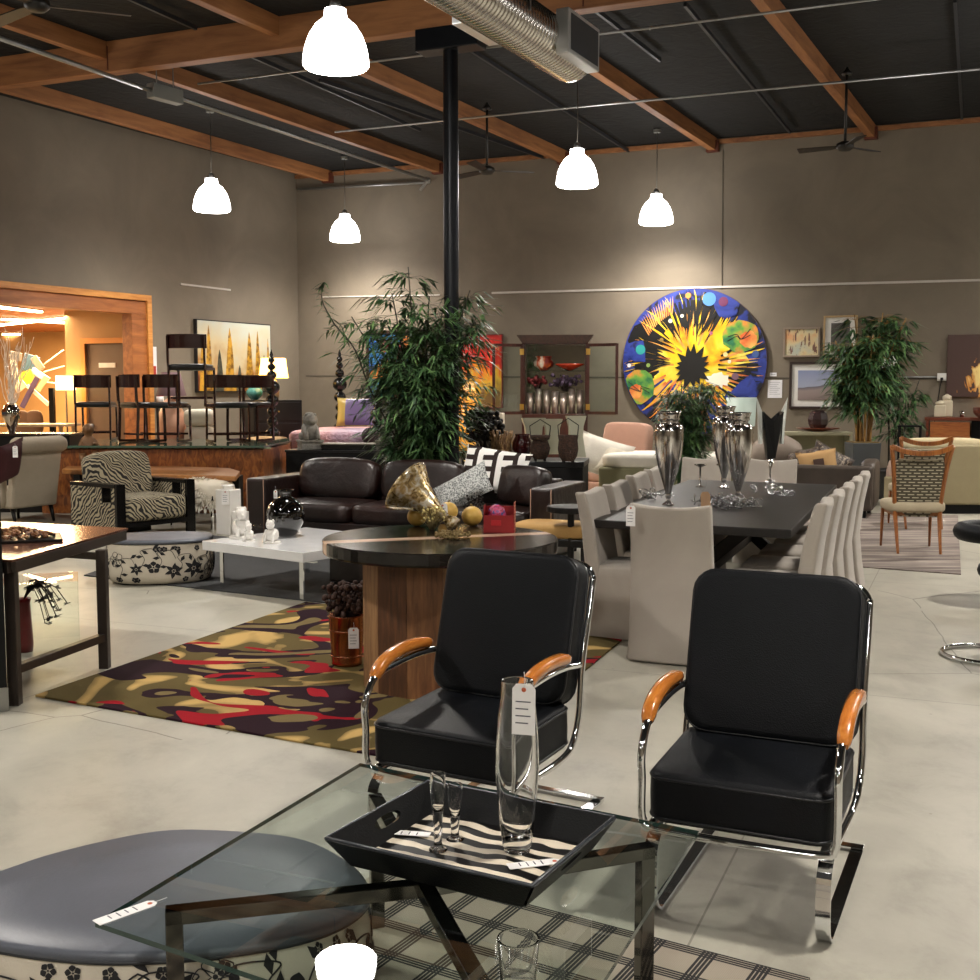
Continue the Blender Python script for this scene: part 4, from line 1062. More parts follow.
# black flared vase with V collar + glass spikes
bv = fl(770, 482, DZ); k = bv.y / 1150
pv_ = thing('pilsner_vase', 'black fabric wrapped V shaped vase between two pale wings, far end of table', 'vase', bv); h_ = 85 * k
mb = MB(M('black_sequin', '0c0c0d', .35, bump=.5, bs=120)); w0, w1 = 4 * k, 10 * k; z0, z1, z2 = 24 * k, h_ * .83, h_ * .72
mb.add([(-w0, -w0, z0), (w0, -w0, z0), (w0, w0, z0), (-w0, w0, z0), (-w1, -w1, z1), (0, -w1, z2), (w1, -w1, z1), (w1, w1, z1), (0, w1, z2), (-w1, w1, z1)], [(0, 1, 6, 5, 4), (2, 3, 9, 8, 7), (1, 2, 7, 6), (3, 0, 4, 9), (0, 3, 2, 1)]).build('wrap', pv_)
MB(SILV).lathe([(0, 0), (6 * k, 0), (5 * k, 1 * k), (.8 * k, 3 * k), (.8 * k, 12 * k), (4 * k, 24 * k), (0, 24 * k)], n=16).build('stem', pv_)
for s_ in (-1, 1):
    MB(M('frosted_glass', 'cfd3cb', .4)).add([(s_ * w1 * .95, -w1 * .5, z0 * 1.6), (s_ * w1 * 1.15, -w1 * .5, z0 * 1.6), (s_ * w1 * 1.55, -w1 * .2, h_), (s_ * w1 * 1.05, -w1 * .5, z1), (s_ * w1 * .95, w1 * .5, z0 * 1.6), (s_ * w1 * 1.15, w1 * .5, z0 * 1.6), (s_ * w1 * 1.05, w1 * .5, z1)],
        [(0, 1, 2, 3), (4, 6, 2, 5), (0, 3, 6, 4), (1, 5, 2), (3, 2, 6)]).build('pale_wing', pv_)
# ---- brown leather sofa ----
def m_leather(s):
    v = s.co(); n = s.noise(3, 5, v, dist=.8); s.base(s.ramp(n, [(.3, '120907'), (.7, '24120e')]))
    s.l(s.math('ADD', s.math('MULTIPLY', s.noise(5, 4, v), .3), .2), s.b.inputs['Roughness']); s.b.inputs['Specular IOR Level'].default_value = .6
    s.bump(s.math('ADD', s.noise(4, 4, v, dist=1.2), s.math('MULTIPLY', s.noise(90, 2, v), .15)), .4, .03)
LEA = custom('brown_leather', m_leather); STITCH = M('tan_piping', '9b7a62', .6)
so = fl(245, 478, .70); so.z = 0
sf = thing('leather_sofa', 'long dark brown leather sofa in front of the bamboo plant', 'sofa', so, ANB)
SL, SD = 3.35, 1.0
for x0 in (0, SL - .24):
    a = MB(LEA).bx(x0, x0 + .24, 0, SD, .06, .70).build('arm', sf, bevel=.03, seg=3)
    MB(STITCH).tube([(x0 + .02, -.0, .10), (x0 + .02, -.0, .69)], .004, 5).tube([(x0 + .22, -.0, .10), (x0 + .22, 0, .69)], .004, 5).build('stitching', a)
MB(LEA).bx(.24, SL - .24, SD - .2, SD, .06, .72).build('back_frame', sf, bevel=.03, seg=3)
MB(LEA).bx(.24, SL - .24, .03, SD - .2, .06, .28).build('base', sf, bevel=.015)
for i in range(3):
    w_ = (SL - .48) / 3
    MB(LEA).soft((.24 + w_ * (i + .5), .38, .37), (w_, .78, .2), 7, 8, puff=.12).build('seat_cushion', sf)
    if i < 2: MB(LEA).soft((.24 + w_ * (i + .5) + (.03 if i else 0), .70, .66), (w_ * .99, .26, .42), 4.5, 8, rx=-.2, puff=.1).build('back_cushion', sf)
MB(LEA).soft((SL - .52, .62, .66), (.62, .22, .40), 4.5, 8, rx=-.25, rz=-.45, ry=-.0).build('back_cushion', sf)
for x in (.1, SL - .1):
    for y in (.08, SD - .08): MB(BLACK).cyl((x, y, 0), .025, 0, .06, 12).build('foot', sf)
# ottoman
oc = (fl(340, 595) ); ot = thing('leather_ottoman', 'low brown leather ottoman half hidden behind the round table', 'ottoman', fl(348, 592) + GA * .35 + GB * .25, ANB)
MB(LEA).bx(-.45, .45, -.35, .35, .07, .27).build('base', ot, bevel=.02); MB(LEA).soft((0, 0, .35), (.92, .72, .19), 7, 8, puff=.1).build('cushion', ot)
for x in (-.38, .38):
    for y in (-.28, .28): MB(BLACK).bx(x - .04, x + .04, y - .04, y + .04, 0, .07).build('foot', ot)
# scatter cushions
def throw(label, px, py, Y, w, h, mat, rz, rx=-.3, ry=0, th=.14, edge=None, extra=None):
    p = at(px, py, Y); t = thing('throw_pillow', label, 'pillow', p, rz)
    mb = MB(mat); mb.pillow((0, 0, 0), w, h, th, rx=rx, ry=ry); mb.build('cover', t)
    R = Euler((rx, ry, 0)).to_matrix(); 
    P = []
    for (u0, v0), (u1, v1) in (((-1, -1), (1, -1)), ((1, -1), (1, 1)), ((1, 1), (-1, 1)), ((-1, 1), (-1, -1))):
        for i in range(8):
            u = u0 + (u1 - u0) * i / 8; v = v0 + (v1 - v0) * i / 8
            k = 1 - .07 * (1 - abs(v) ** 3) * abs(u) ** 3; m = 1 - .07 * (1 - abs(u) ** 3) * abs(v) ** 3
            P.append(R @ Vector((u * w / 2 * k, 0, v * h / 2 * m)))
    MB(edge or mat).tube(P, .006, 5, closed=True).build('piping', t); return t
def m_greek(s):
    v = s.co(); sp = s.n('ShaderNodeSeparateXYZ'); s.l(v, sp.inputs[0]); 
    a = s.math('GREATER_THAN', s.math('FRACT', s.math('ADD', s.math('MULTIPLY', sp.outputs[0], 9.0), 50)), .45); b = s.math('GREATER_THAN', s.math('FRACT', s.math('ADD', s.math('MULTIPLY', sp.outputs[2], 9.0), 50)), .45)
    c = s.math('GREATER_THAN', s.math('FRACT', s.math('ADD', s.math('MULTIPLY', sp.outputs[0], 4.5), 50)), .5)
    m = s.mix(c, s.math('MULTIPLY', a, 1.0), b); s.base(s.mix(m, '221410', 'e6e4e0')); s.b.inputs['Roughness'].default_value = .9
GREEK = custom('geometric_fabric', m_greek)
SPARK = custom('glitter_fabric', lambda s: (s.base(s.ramp(s.noise(70, 3), [(.42, '5b5f5e'), (.58, 'c3c5c2')])), s.bump(s.noise(120, 2), .6, .01)))
throw('brown and white geometric pillow at the right end of the leather sofa', 494, 471, 11.55, .74, .46, GREEK, ANB - .1, -.35, .12)
throw('grey glittery pillow leaning at the right end of the leather sofa', 463, 489, 11.2, .60, .34, SPARK, ANB + .1, -.5, -.5)
# round stool / tan drum beside the sofa
tp = thing('tan_bench', 'tan cushioned bench beside the first slipcovered chair', 'bench', flz(556, 522, .43), ANB)
MB(M('tan_cloth', 'b08a50', .8, bump=.1)).soft((0, 0, .37), (.75, .5, .13), 5, 8).build('cushion', tp); 
MB(BLACKW).bx(-.36, .36, -.23, .23, .24, .31).build('frame', tp, bevel=.01)
for x in (-.33, .33):
    for y in (-.2, .2): MB(BLACKW).bx(x - .025, x + .025, y - .025, y + .025, 0, .24).build('leg', tp)
st2 = thing('dark_tray_table', 'small dark side table between the tan bench and the sofa arm', 'side table', flz(571, 506, .60), ANB)
MB(BLACKW).cyl((0, 0, 0), .21, .55, .60, 32).build('top', st2, bevel=.005); MB(BLACKW).cyl((0, 0, 0), .03, .03, .55, 12).build('stem', st2); MB(BLACKW).cyl((0, 0, 0), .18, 0, .03, 24).build('base', st2)
# ---- white coffee table, its objects and the grey rug ----
WZ = .38
q1, q2, q3 = fl(196, 541, WZ), fl(303, 554, WZ), fl(322, 533, WZ)
wt = thing('white_coffee_table', 'white lacquered square coffee table with slim metal legs', 'coffee table', q2, ANB - .0)
a_ = atan2((q2 - q1).y, (q2 - q1).x); wt.rotation_euler.z = a_; wt.location.z = .008; WLn = 1.16; WDp = 1.15
MB(M('white_lacquer', 'e8e9ea', .12, coat=.5)).bx(-WLn, 0, 0, WDp, WZ - .075, WZ).build('top', wt, bevel=.004)
for x in (-WLn + .12, -.12):
    for y in (.1, WDp - .1):
        MB(CHROME).bar((x, y, WZ - .08), (x, y, 0), .04, .012).build('leg', wt)
        MB(CHROME).bx(x - .15, x + .15, y - .02, y + .02, WZ - .085, WZ - .075).build('leg_plate', wt)
rgp = thing('x', 'x', 'x'); bpy.data.objects.remove(rgp)
gr = [fl(84, 576), fl(455, 640), fl(560, 575), fl(240, 540)]; gc_ = sum(gr, Vector()) / 4
o = tag(MB(M('charcoal_rug', '3a3b3c', .95, var=.2, vs=2, bump=.3, bs=200)).prism([((p - gc_).x, (p - gc_).y) for p in (fl(84, 576), fl(400, 612), fl(470, 560), fl(200, 535))], 0, .01).build('area_rug'), 'plain charcoal grey rug under the white coffee table', 'rug'); o.location = gc_
wx = Vector((cos(a_), sin(a_), 0)); wz_ = WZ + .008
def wt_at(px, py): return fl(px, py, wz_)
CER = M('white_ceramic', 'e9e6e0', .25, coat=.4)
for i, (px, py, w, h, lab) in enumerate([(229, 534, .15, .40, 'tall square white ceramic vase on the white coffee table'), (241, 535, .1, .22, 'short square white ceramic vase beside the tall square one')]):
    t = thing('square_vase', lab, 'vase', wt_at(px, py), a_ + .2)
    mb = MB(CER); mb.bx(-w / 2, w / 2, -w / 2, w / 2, 0, h - .02).build('body', t, bevel=.006)
    mb = MB(CER); mb.lathe([(w * .3, h - .02), (w * .3, h), (w * .38, h + .015), (w * .33, h + .015), (w * .22, h - .01), (0.001, h - .015)], n=20).build('neck', t)
price_tag(wt_at(229, 534) + Vector((0, -.11, .38)), .1, 'white price tag on the tall square white vase', (.06, .12))
t = thing('black_vase', 'round glossy black vase with a notched rim on the white coffee table', 'vase', wt_at(286, 536))
BG = M('black_gloss', '060606', .06, coat=1); k = wt_at(286, 536).y / 1150
MB(BG).lathe([(.001, 0), (9 * k, 0), (12 * k, 3 * k), (18 * k, 14 * k), (19.5 * k, 22 * k), (17 * k, 31 * k), (10 * k, 38 * k), (5.5 * k, 40 * k), (6 * k, 44 * k), (9 * k, 47 * k), (8 * k, 47 * k), (4 * k, 41 * k), (0.001, 40 * k)], n=36).build('body', t)
mb = MB(M('price_label', 'dddddd'))
price_tag(wt_at(286, 536) + Vector((-.05, -.17, .4)), .1, 'small price tag on the neck of the round black vase', (.03, .07))
def figurine(name, label, px, py, h, seed):
    """small white figure: seated animal with head, ears, chest and base"""
    t = thing(name, label, 'figurine', wt_at(px, py), -.3 + seed * .4)
    mb = MB(CER); w = h * .36
    mb.lathe([(0, 0), (w, 0), (w, h * .06), (w * .85, h * .1), (0, h * .1)], n=16).build('base', t)
    MB(CER).soft((0, 0, h * .33), (w * 1.4, w * 1.6, h * .5), 2.6, 8, rx=.15).build('body', t)
    hd = MB(CER).ball((0, -w * .35, h * .74), h * .18, 12, sz=1.1); hd.ball((0, -w * .75, h * .69), h * .08, 8)
    for s_ in (-1, 1): hd.ball((s_ * h * .11, -w * .25, h * .88), h * .055, 8, sz=1.6)
    hd.build('head', t)
    for s_ in (-1, 1): MB(CER).tube([(s_ * w * .5, -w * .2, h * .5), (s_ * w * .5, -w * .75, h * .3), (s_ * w * .5, -w * .8, h * .08)], [h * .08, h * .06, h * .07], 8).build('foreleg', t)
    return t
figurine('ceramic_figurine', 'white ceramic dog figurine seated left of the round black vase', 272, 543, .20, 0)
figurine('ceramic_figurine', 'lying white ceramic figurine in front of the square vases', 249, 541, .15, 1)
figurine('ceramic_figurine', 'upright white ceramic figurine with a round head by the square vases', 241, 538, .27, 2)
wd = thing('glass_dish', 'low clear glass dish between the white figurines', 'dish', wt_at(262, 530)); MB(thin_glass('stem_glass', 'ffffff')).lathe([(.0, .004), (.05, .004), (.075, .05), (.07, .05), (.045, .01), (0, .01)], n=20).build('bowl', wd)
# ================= PLANTS =================
LEAF = custom('bamboo_leaf', lambda s: (s.base(s.ramp(s.noise(7, 3), [(.3, '182c1c'), (.5, '365630'), (.72, '729458')])), setattr(s.b.inputs['Roughness'], 'default_value', .45)))
CANE = wood('cane', 'a07a3c', '6a4a20', .5, 8, 'Z'); DCANE = wood('dark_cane', '2b2a18', '17160c', .5, 8, 'Z')
def leaf(mb, p, d, L, w, rd, droop=.5):
    d = Vector(d).normalized(); s_ = d.cross(Vector((0, 0, 1)))
    s_ = s_.normalized() if s_.length > .1 else Vector((1, 0, 0)); s_ = (s_ + Vector((0, 0, rd.uniform(-.5, .5)))).normalized()
    m = p + d * L * .45 + Vector((0, 0, -droop * L * .12)); e = p + d * L + Vector((0, 0, -droop * L * .5)); q = p + d * L * .2
    mb.add([p, q + s_ * w * .8, m + s_ * w, e, m - s_ * w, q - s_ * w * .8], [(0, 1, 5), (1, 2, 4, 5), (2, 3, 4)])
def bamboo(name, label, cat, loc, H_, canes, spread, nleaf, leafL, seed, z0, cmat, pot, crown=None, group=None, cr=.012):
    rd = random.Random(seed); t = thing(name, label, cat, loc, 0)
    pot(t)
    fol = MB(LEAF); tw = MB(cmat)
    for i in range(canes):
        a = 2 * pi * i / canes + rd.uniform(-.4, .4); r0 = rd.uniform(.03, .1); top = H_ * rd.uniform(.72, 1.0); sp = spread * rd.uniform(.25, .75)
        P = [Vector((r0 * cos(a), r0 * sin(a), z0))]
        for k in range(1, 7):
            u = k / 6; P.append(Vector(((r0 + sp * u ** 1.8) * cos(a), (r0 + sp * u ** 1.8) * sin(a), z0 + (top - z0) * u)))
        P = smoothpath(P, 3); MB(cmat).tube(P, [cr * (1 - .6 * j / len(P)) for j in range(len(P))], 6).build('cane', t)
        for j in range(nleaf // canes):
            u = rd.uniform(*(crown or (.25, 1))) ; q = P[min(int(u * (len(P) - 1)), len(P) - 1)]
            b = rd.random() * 2 * pi; ln_ = spread * rd.uniform(.15, .62) * (1.15 - .55 * abs(u - .55) * 2 if u > .3 else .7)
            tip = q + Vector((cos(b) * ln_, sin(b) * ln_, ln_ * rd.uniform(-.35, .35)))
            tw.tube([q, q.lerp(tip, .5) + Vector((0, 0, .03)), tip], .0025, 3, caps=False)
            for k in range(7):
                pp = q.lerp(tip, rd.uniform(.35, 1)); c = b + rd.uniform(-1.1, 1.1)
                leaf(fol, pp, (cos(c), sin(c), rd.uniform(-.9, .35)), leafL * rd.uniform(.6, 1.15), leafL * .065, rd)
    tag(tw.build('twigs', t), kind='stuff'); tag(fol.build('foliage', t, fix=False), kind='stuff')
    return t
def pot_round(t): MB(M('dark_pot', '1d1b19', .5)).lathe([(0, 0), (.2, 0), (.25, .4), (.27, .42), (.25, .44), (.22, .40), (0, .4)], n=28).build('pot', t); MB(M('soil', '2a2018', .95)).cyl((0, 0, 0), .235, .36, .405, 24).build('soil', t)
def pot_square(t):
    MB(M('grey_planter', '3c3f40', .6, var=.15, vs=4)).box((0, 0, .43), (.40, .40, .86), taper=.78).build('planter', t, bevel=.008); MB(M('moss', '6f5a33', .95, bump=.5)).box((0, 0, .865), (.35, .35, .02)).build('moss', t)
bp_ = at(421, 440, 12.75)
big = bamboo('potted_bamboo', 'large potted bamboo with drooping leaves beside the black column', 'plant', (bp_.x, 12.75, 0), 2.98, 13, 1.0, 1150, .2, 21, .4, DCANE, pot_round, crown=(.22, 1), cr=.014)
# stray arching shoot to the left
rd = random.Random(5); fo = MB(LEAF); bl_ = Vector((bp_.x, 12.75, 0))
P = smoothpath([Vector((.0, -.05, .6)), at(375, 400, 12.5) - bl_, at(355, 350, 12.4) - bl_, at(335, 325, 12.4) - bl_, at(322, 300, 12.4) - bl_, at(324, 282, 12.4) - bl_], 4)
MB(DCANE).tube(P, [.009] * (len(P) - 6) + [.006, .005, .004, .003, .002, .002], 6).build('cane', big)
for q in P[9:]:
    for k in range(5): a = rd.random() * 6.3; leaf(fo, q, (cos(a), sin(a), rd.uniform(-.8, .5)), rd.uniform(.1, .19), .011, rd)
fo.build('shoot_leaves', big, fix=False)
rp_ = fl(861, 503)
bamboo('potted_bamboo', 'full bamboo tree with golden canes in a tall grey planter', 'plant', rp_, 2.72, 8, .60, 560, .24, 33, .86, CANE, pot_square, crown=(.38, 1), cr=.02)
sp_ = at(684, 480, 13.6)
bamboo('potted_tree', 'small dense leafy tree behind the silver urns', 'plant', (sp_.x, 13.6, 0), 1.78, 8, .42, 900, .125, 44, .4, DCANE, pot_round, crown=(.2, 1), cr=.01)
s2 = at(893, 440, 16.6)
bamboo('potted_bamboo', 'dark slim bamboo standing behind the grey planter on its right', 'plant', (s2.x + .1, 16.9, 0), 2.3, 4, .40, 130, .2, 55, .4, DCANE, pot_round, crown=(.35, 1), cr=.012)
# ================= FAR WALL =================
def wallthing(name, label, cat, P, dz=0, group=None, off=.0, an=ANF, n=NF): return thing(name, label, cat, P + n * off, an, group)
def framed(label, px0, py0, px1, py1, fmat, art, mat_w=0.0, fw=.03, wall=wf, an=ANF, n=NF, kind='painting', dep=.04, yl=None, yr=None):
    a = wall(px0, py0); b = wall(px1, py1); w = sqrt((b.x - a.x) ** 2 + (b.y - a.y) ** 2); h = a.z - b.z
    c = (a + b) / 2 + n * .005; t = thing('framed_picture', label, kind, c, an)
    art_mb = MB(art); art_mb.bx(-w / 2 + fw + mat_w, w / 2 - fw - mat_w, -dep * .6, -dep * .3, -h / 2 + fw + mat_w, h / 2 - fw - mat_w); art_mb.build('canvas', t)
    if mat_w: MB(M('mount_board', 'dcdad4', .8)).bx(-w / 2 + fw, w / 2 - fw, -dep * .35, 0, -h / 2 + fw, h / 2 - fw).build('mount', t)
    f = MB(fmat); f.bx(-w / 2, w / 2, -dep, 0, h / 2 - fw, h / 2).bx(-w / 2, w / 2, -dep, 0, -h / 2, -h / 2 + fw).bx(-w / 2, -w / 2 + fw, -dep, 0, -h / 2 + fw, h / 2 - fw).bx(w / 2 - fw, w / 2, -dep, 0, -h / 2 + fw, h / 2 - fw)
    f.build('frame', t, bevel=.003); return t, w, h
# big round painting
cc = wf(694, 362); R = 1.235
rpn = thing('round_painting', 'huge round canvas with yellow petals bursting on blue and black', 'painting', cc + NF * .01, ANF)
def disc(mb, r, y, n=96, cx=0, cz=0, ry=None):
    vs = [(cx + r * cos(2 * pi * i / n), y, cz + r * sin(2 * pi * i / n)) for i in range(n)]; mb.add(vs, [tuple(range(n))])
blue = custom('art_blue', lambda s: s.base(s.ramp(s.noise(2.2, 3, dist=1.5), [(.38, '0b0c1c'), (.45, '1c2f80'), (.6, '2d3f96'), (.7, '18162f')])))
yel = custom('art_yellow', lambda s: s.base(s.ramp(s.noise(1.8, 3, dist=1), [(.35, 'e88a14'), (.5, 'f3cb17'), (.7, 'ffe96a')])))
blk = M('art_black', '0a0908', .5); org = custom('art_orange', lambda s: s.base(s.ramp(s.noise(3, 3), [(.35, 'd5602a'), (.6, 'f0b05a')]))); grn = custom('art_green', lambda s: s.base(s.ramp(s.noise(4, 3), [(.35, '1d6b45'), (.5, '6ea33c'), (.65, 'e08a3a')])))
mb = MB(M('canvas_edge', '5e4a44', .7)); mb.T = Matrix.Rotation(pi / 2, 4, 'X'); mb.cyl((0, 0, 0), R + .006, 0, .05, 96).build('stretcher', rpn)
mb = MB(blue); disc(mb, R, -.052)
rd = random.Random(11)
def spike(a, r0, r1, w0, y, bend=0):
    """curved petal from radius r0 to r1"""
    P = []; N = 8
    for sg in (1, -1):
        rng = range(N + 1) if sg > 0 else range(N, -1, -1)
        for i in rng:
            u = i / N; r = r0 + (r1 - r0) * u; w = w0 * (1 - u) ** .8 * (.55 + .9 * u if u < .5 else 1); aa = a + bend * u * u
            x = r * cos(aa) - sg * w * sin(aa); z = r * sin(aa) + sg * w * cos(aa); k = sqrt(x * x + z * z)
            if k > R * .99: x *= R * .99 / k; z *= R * .99 / k
            P.append((x, y, z))
    P.pop(N + 1)
    mb.add(P[:-1] if False else P, [tuple(range(len(P)))])
def blob(c, r, y, n=26, wob=.12, seed=0, sx=1, sz=1):
    rr_ = random.Random(seed); P = []
    for i in range(n):
        a = 2 * pi * i / n; k = r * (1 + rr_.uniform(-wob, wob)); x = c[0] + k * cos(a) * sx; z = c[1] + k * sin(a) * sz; q = sqrt(x * x + z * z)
        if q > R * .985: x *= R * .985 / q; z *= R * .985 / q
        P.append((x, y, z))
    mb.add([(c[0], y, c[1])] + P, [(0, i + 1, (i + 1) % n + 1) for i in range(n)])
def frond(c, a, L, w, bend, y, m):
    """curved leaf blade starting at c heading at angle a"""
    mb.use(m); P = []; N = 9; x, z = c; pts = []
    for i in range(N + 1): u = i / N; pts.append((x, z)); x += L / N * cos(a + bend * u); z += L / N * sin(a + bend * u)
    for sg in (1, -1):
        for i in (range(N + 1) if sg > 0 else range(N, -1, -1)):
            u = i / N; aa = a + bend * u; ww = w * (sin(pi * min(.98, u * .9 + .12)) ** .7) * (1 - u * .6); X = pts[i][0] - sg * ww * sin(aa); Z = pts[i][1] + sg * ww * cos(aa); k = sqrt(X * X + Z * Z)
            if k > R * .985: X *= R * .985 / k; Z *= R * .985 / k
            P.append((X, y, Z))
    mb.add(P, [tuple(range(len(P)))])
yy = -.0532
def nxt():
    global yy
    yy -= .00006; return yy
mb.use(blk); blob((-.62, .25), .5, nxt(), seed=41, wob=.3); blob((.12, .68), .42, nxt(), seed=42, wob=.25); blob((-.35, -.7), .42, nxt(), seed=43, wob=.25, sx=.8)
mb.use(yel); blob((.0, .05), .58, nxt(), seed=2, wob=.18, n=40); blob((.45, -.1), .5, nxt(), seed=3, wob=.2); blob((-.25, -.35), .45, nxt(), seed=5, wob=.2)
# fronds: yellow blades from the heart outwards, orange ones near the rim, black gaps between
for i in range(34):
    a = 1.0 + 2.35 * i / 33; r0 = rd.uniform(.25, .45); frond((r0 * cos(a), r0 * sin(a)), a + rd.uniform(-.12, .12), rd.uniform(.62, .95), .028, rd.uniform(-.3, .5), nxt(), yel if i % 4 else org)
    frond(((r0 + .28) * cos(a + .04), (r0 + .28) * sin(a + .04)), a + .05, rd.uniform(.4, .6), .020, rd.uniform(-.2, .5), nxt(), blk)
for i in range(30):
    a = -2.75 + 1.35 * i / 29; r0 = rd.uniform(.35, .6); frond((r0 * cos(a), r0 * sin(a)), a + .1, rd.uniform(.6, .85), .026, rd.uniform(-.5, .2), nxt(), (yel, org, org, blue)[i % 4])
for i in range(30):
    a = -1.35 + 1.55 * i / 29; r0 = rd.uniform(.4, .65); frond((r0 * cos(a), r0 * sin(a)), a + rd.uniform(.0, .25), rd.uniform(.5, .75), .026, rd.uniform(-.1, .5), nxt(), (yel, org, blk)[i % 3])
for i in range(14): a = .35 + .6 * i / 13; frond((.5 * cos(a), .5 * sin(a)), a, rd.uniform(.4, .6), .03, .3, nxt(), yel)
for i in range(16):                                     # black blades reaching in from the rim
    a = 1.05 + 1.15 * i / 15; frond((1.05 * cos(a), 1.05 * sin(a)), a + pi + rd.uniform(-.1, .1), rd.uniform(.45, .72), .034, rd.uniform(-.35, -.05), nxt(), blk)
for i in range(13):
    a = 2.55 + .85 * i / 12; frond((1.02 * cos(a), 1.02 * sin(a)), a + pi + rd.uniform(.0, .25), rd.uniform(.45, .7), .036, rd.uniform(-.5, -.1), nxt(), blk)
for i in range(7):
    a = -.55 + .5 * i / 6; frond((1.1 * cos(a), 1.1 * sin(a)), a + pi, rd.uniform(.4, .65), .034, .2, nxt(), blk)
mb.use(blue); blob((-1.0, .22), .2, nxt(), n=7, wob=.4, seed=51); blob((.98, -.5), .24, nxt(), n=8, wob=.4, seed=52); blob((.55, .95), .2, nxt(), n=9, wob=.3, seed=53); blob((-.62, .95), .12, nxt(), n=7, wob=.4, seed=54)
for i in range(16): a = 2.0 + .6 * i / 15; frond((.9 * cos(a), .9 * sin(a)), a - .5, .3, .014, .1, nxt(), org)
mb.use(grn); blob((.80, .42), .27, nxt(), seed=31, wob=.05, sx=1.15); blob((-.93, -.42), .27, nxt(), seed=32, wob=.05, sz=1.1); mb.use(org); blob((.93, .36), .14, nxt(), seed=33); blob((-1.0, -.5), .12, nxt(), seed=34)
mb.use(blk)
for c_, s_ in (((.78, .42), 1), ((-.95, -.45), -1)):
    y_ = nxt()
    for q in range(2): mb.tube(smoothpath([(c_[0] - .2 * s_, y_, c_[1] - .08 + .07 * q), (c_[0] - .05 * s_, y_, c_[1] + .03 * q), (c_[0] + .03, y_, c_[1] - .05), (c_[0] + .18 * s_, y_, c_[1] + .12 - .1 * q)], 4), .006, 4)
mb.use(M('art_pale', 'f4f0dc', .6)); blob((.42, -.3), .12, nxt(), seed=61, wob=.35, sx=1.5)
for i in range(15): a = 2 * pi * i / 15 + .2; frond((-.02, -.1), a, .38 * rd.uniform(.7, 1.08), .095, rd.uniform(-.3, .3), nxt(), blk)
yy -= .001
for (x, z, r, c_) in ((.26, 1.05, .115, '4d86c8'), (.5, 1.0, .08, '6a2b52'), (-.92, .22, .085, '2b9a96'), (1.05, .12, .06, '3c5a9a'), (-.1, 1.12, .05, 'd8843a'), (.3, .48, .03, 'b05a7a'), (-.55, .38, .035, '9a7a3c'), (.72, -.25, .06, '7a5a6a'), (-.78, -.05, .035, '8fae5a'), (.55, .12, .04, 'f0d890'), (-.4, .7, .035, 'f2e6c0'), (-.2, .78, .03, 'fff2d0'), (-1.12, -.05, .035, 'e8e8f0'), (.62, .0, .03, 'f4eecb')):
    mb.use(M('art_dot_' + c_, c_, .6)); disc(mb, r, yy - .002, 24, x, z)
mb.build('canvas', rpn, fix=False)
def m_city(s):
    v = s.co(); s.base(s.mix(s.math('GREATER_THAN', s.noise(9, 4, s.map(v, sc=(3, 1, .6))), .58), s.ramp(s.noise(3, 3, v), [(.35, 'd08a5a'), (.5, 'c9b98e'), (.65, 'a8b0a6')]), '6a4a3c'))
framed('small framed painting of hazy orange and grey city shapes', 784, 328, 820, 357, M('frame_taupe', '8a7a6a', .5), custom('art_city', m_city), 0, .03)
def m_land(s):
    v = s.co(); sp = s.n('ShaderNodeSeparateXYZ'); s.l(v, sp.inputs[0]); f = s.math('ADD', sp.outputs[2], s.math('ADD', s.math('MULTIPLY', sp.outputs[0], -.12), s.math('MULTIPLY', s.noise(2.5, 2, v), .1)))
    s.base(s.ramp(s.math('ADD', s.math('MULTIPLY', f, 1.2), .45), [(.2, '7a6a66'), (.44, '8d7f7a'), (.5, '5a5660'), (.505, '9a9fb4'), (.9, '7a87ab')]))
framed('large framed landscape print of a grey hill under a blue sky', 790, 362, 848, 409, M('frame_walnut', '2b1a14', .4), custom('art_landscape', m_land), .10, .04)
framed('tall gold framed picture half hidden by the bamboo tree', 824, 316, 857, 359, M('frame_gold', 'b0946a', .4, .3), M('art_grey', '57534e', .7, var=.4), .09, .03)
def m_bw(s):
    v = s.co(); s.base(s.mix(s.math('LESS_THAN', s.n('ShaderNodeVectorMath', operation='LENGTH', i_0=s.map(v, loc=(.25, 0, .35))).outputs['Value'], .5), '15100e', 'ececec'))
framed('square black and white print right of the bamboo crown', 869, 335, 899, 372, BLACK, custom('art_bw', m_bw), 0, .015)
def m_abs(s):
    v = s.map(s.co(), rot=(0, .6, 0), sc=(1, 1, .5)); n = s.math('ADD', s.noise(2.6, 5, v, dist=1.2, rough=.6), s.math('MULTIPLY', s.math('SUBTRACT', .36, s.n('ShaderNodeVectorMath', operation='LENGTH', i_0=s.map(s.co(), loc=(-.06, 0, .08), sc=(1.3, 1, .8))).outputs['Value']), .45)); s.base(s.mix(s.math('GREATER_THAN', n, .60), '4a332c', s.ramp(n, [(.6, 'c9802a'), (.68, 'f5d88a')])))
a = wf(948, 335); b = wf(1000, 397); w = (Vector((b.x, b.y)) - Vector((a.x, a.y))).length; h = a.z - b.z
t = thing('canvas_painting', 'dark brown abstract canvas with a golden splash at the right edge', 'painting', (a + b) / 2 + NF * .02, ANF); MB(custom('art_abstract', m_abs)).bx(-w / 2, w / 2, -.04, 0, -h / 2, h / 2).build('canvas', t, bevel=.004); MB(CANE).bx(-w / 2 + .03, w / 2 - .03, 0, .015, -h / 2 + .03, h / 2 - .03).build('stretcher', t)
def m_blueart(s):
    v = s.co(); vo = s.n('ShaderNodeTexVoronoi'); s.l(s.map(v, sc=(1, 1, 1)), vo.inputs['Vector']); vo.inputs['Scale'].default_value = 4
    sp = s.n('ShaderNodeSeparateColor'); s.l(vo.outputs['Color'], sp.inputs[0]); s.base(s.ramp(sp.outputs[0], [(0, '1f4f8a'), (.3, '2d6a9a'), (.5, '8a3a3a'), (.7, 'b0682d'), (.85, '2a7a70')], True))
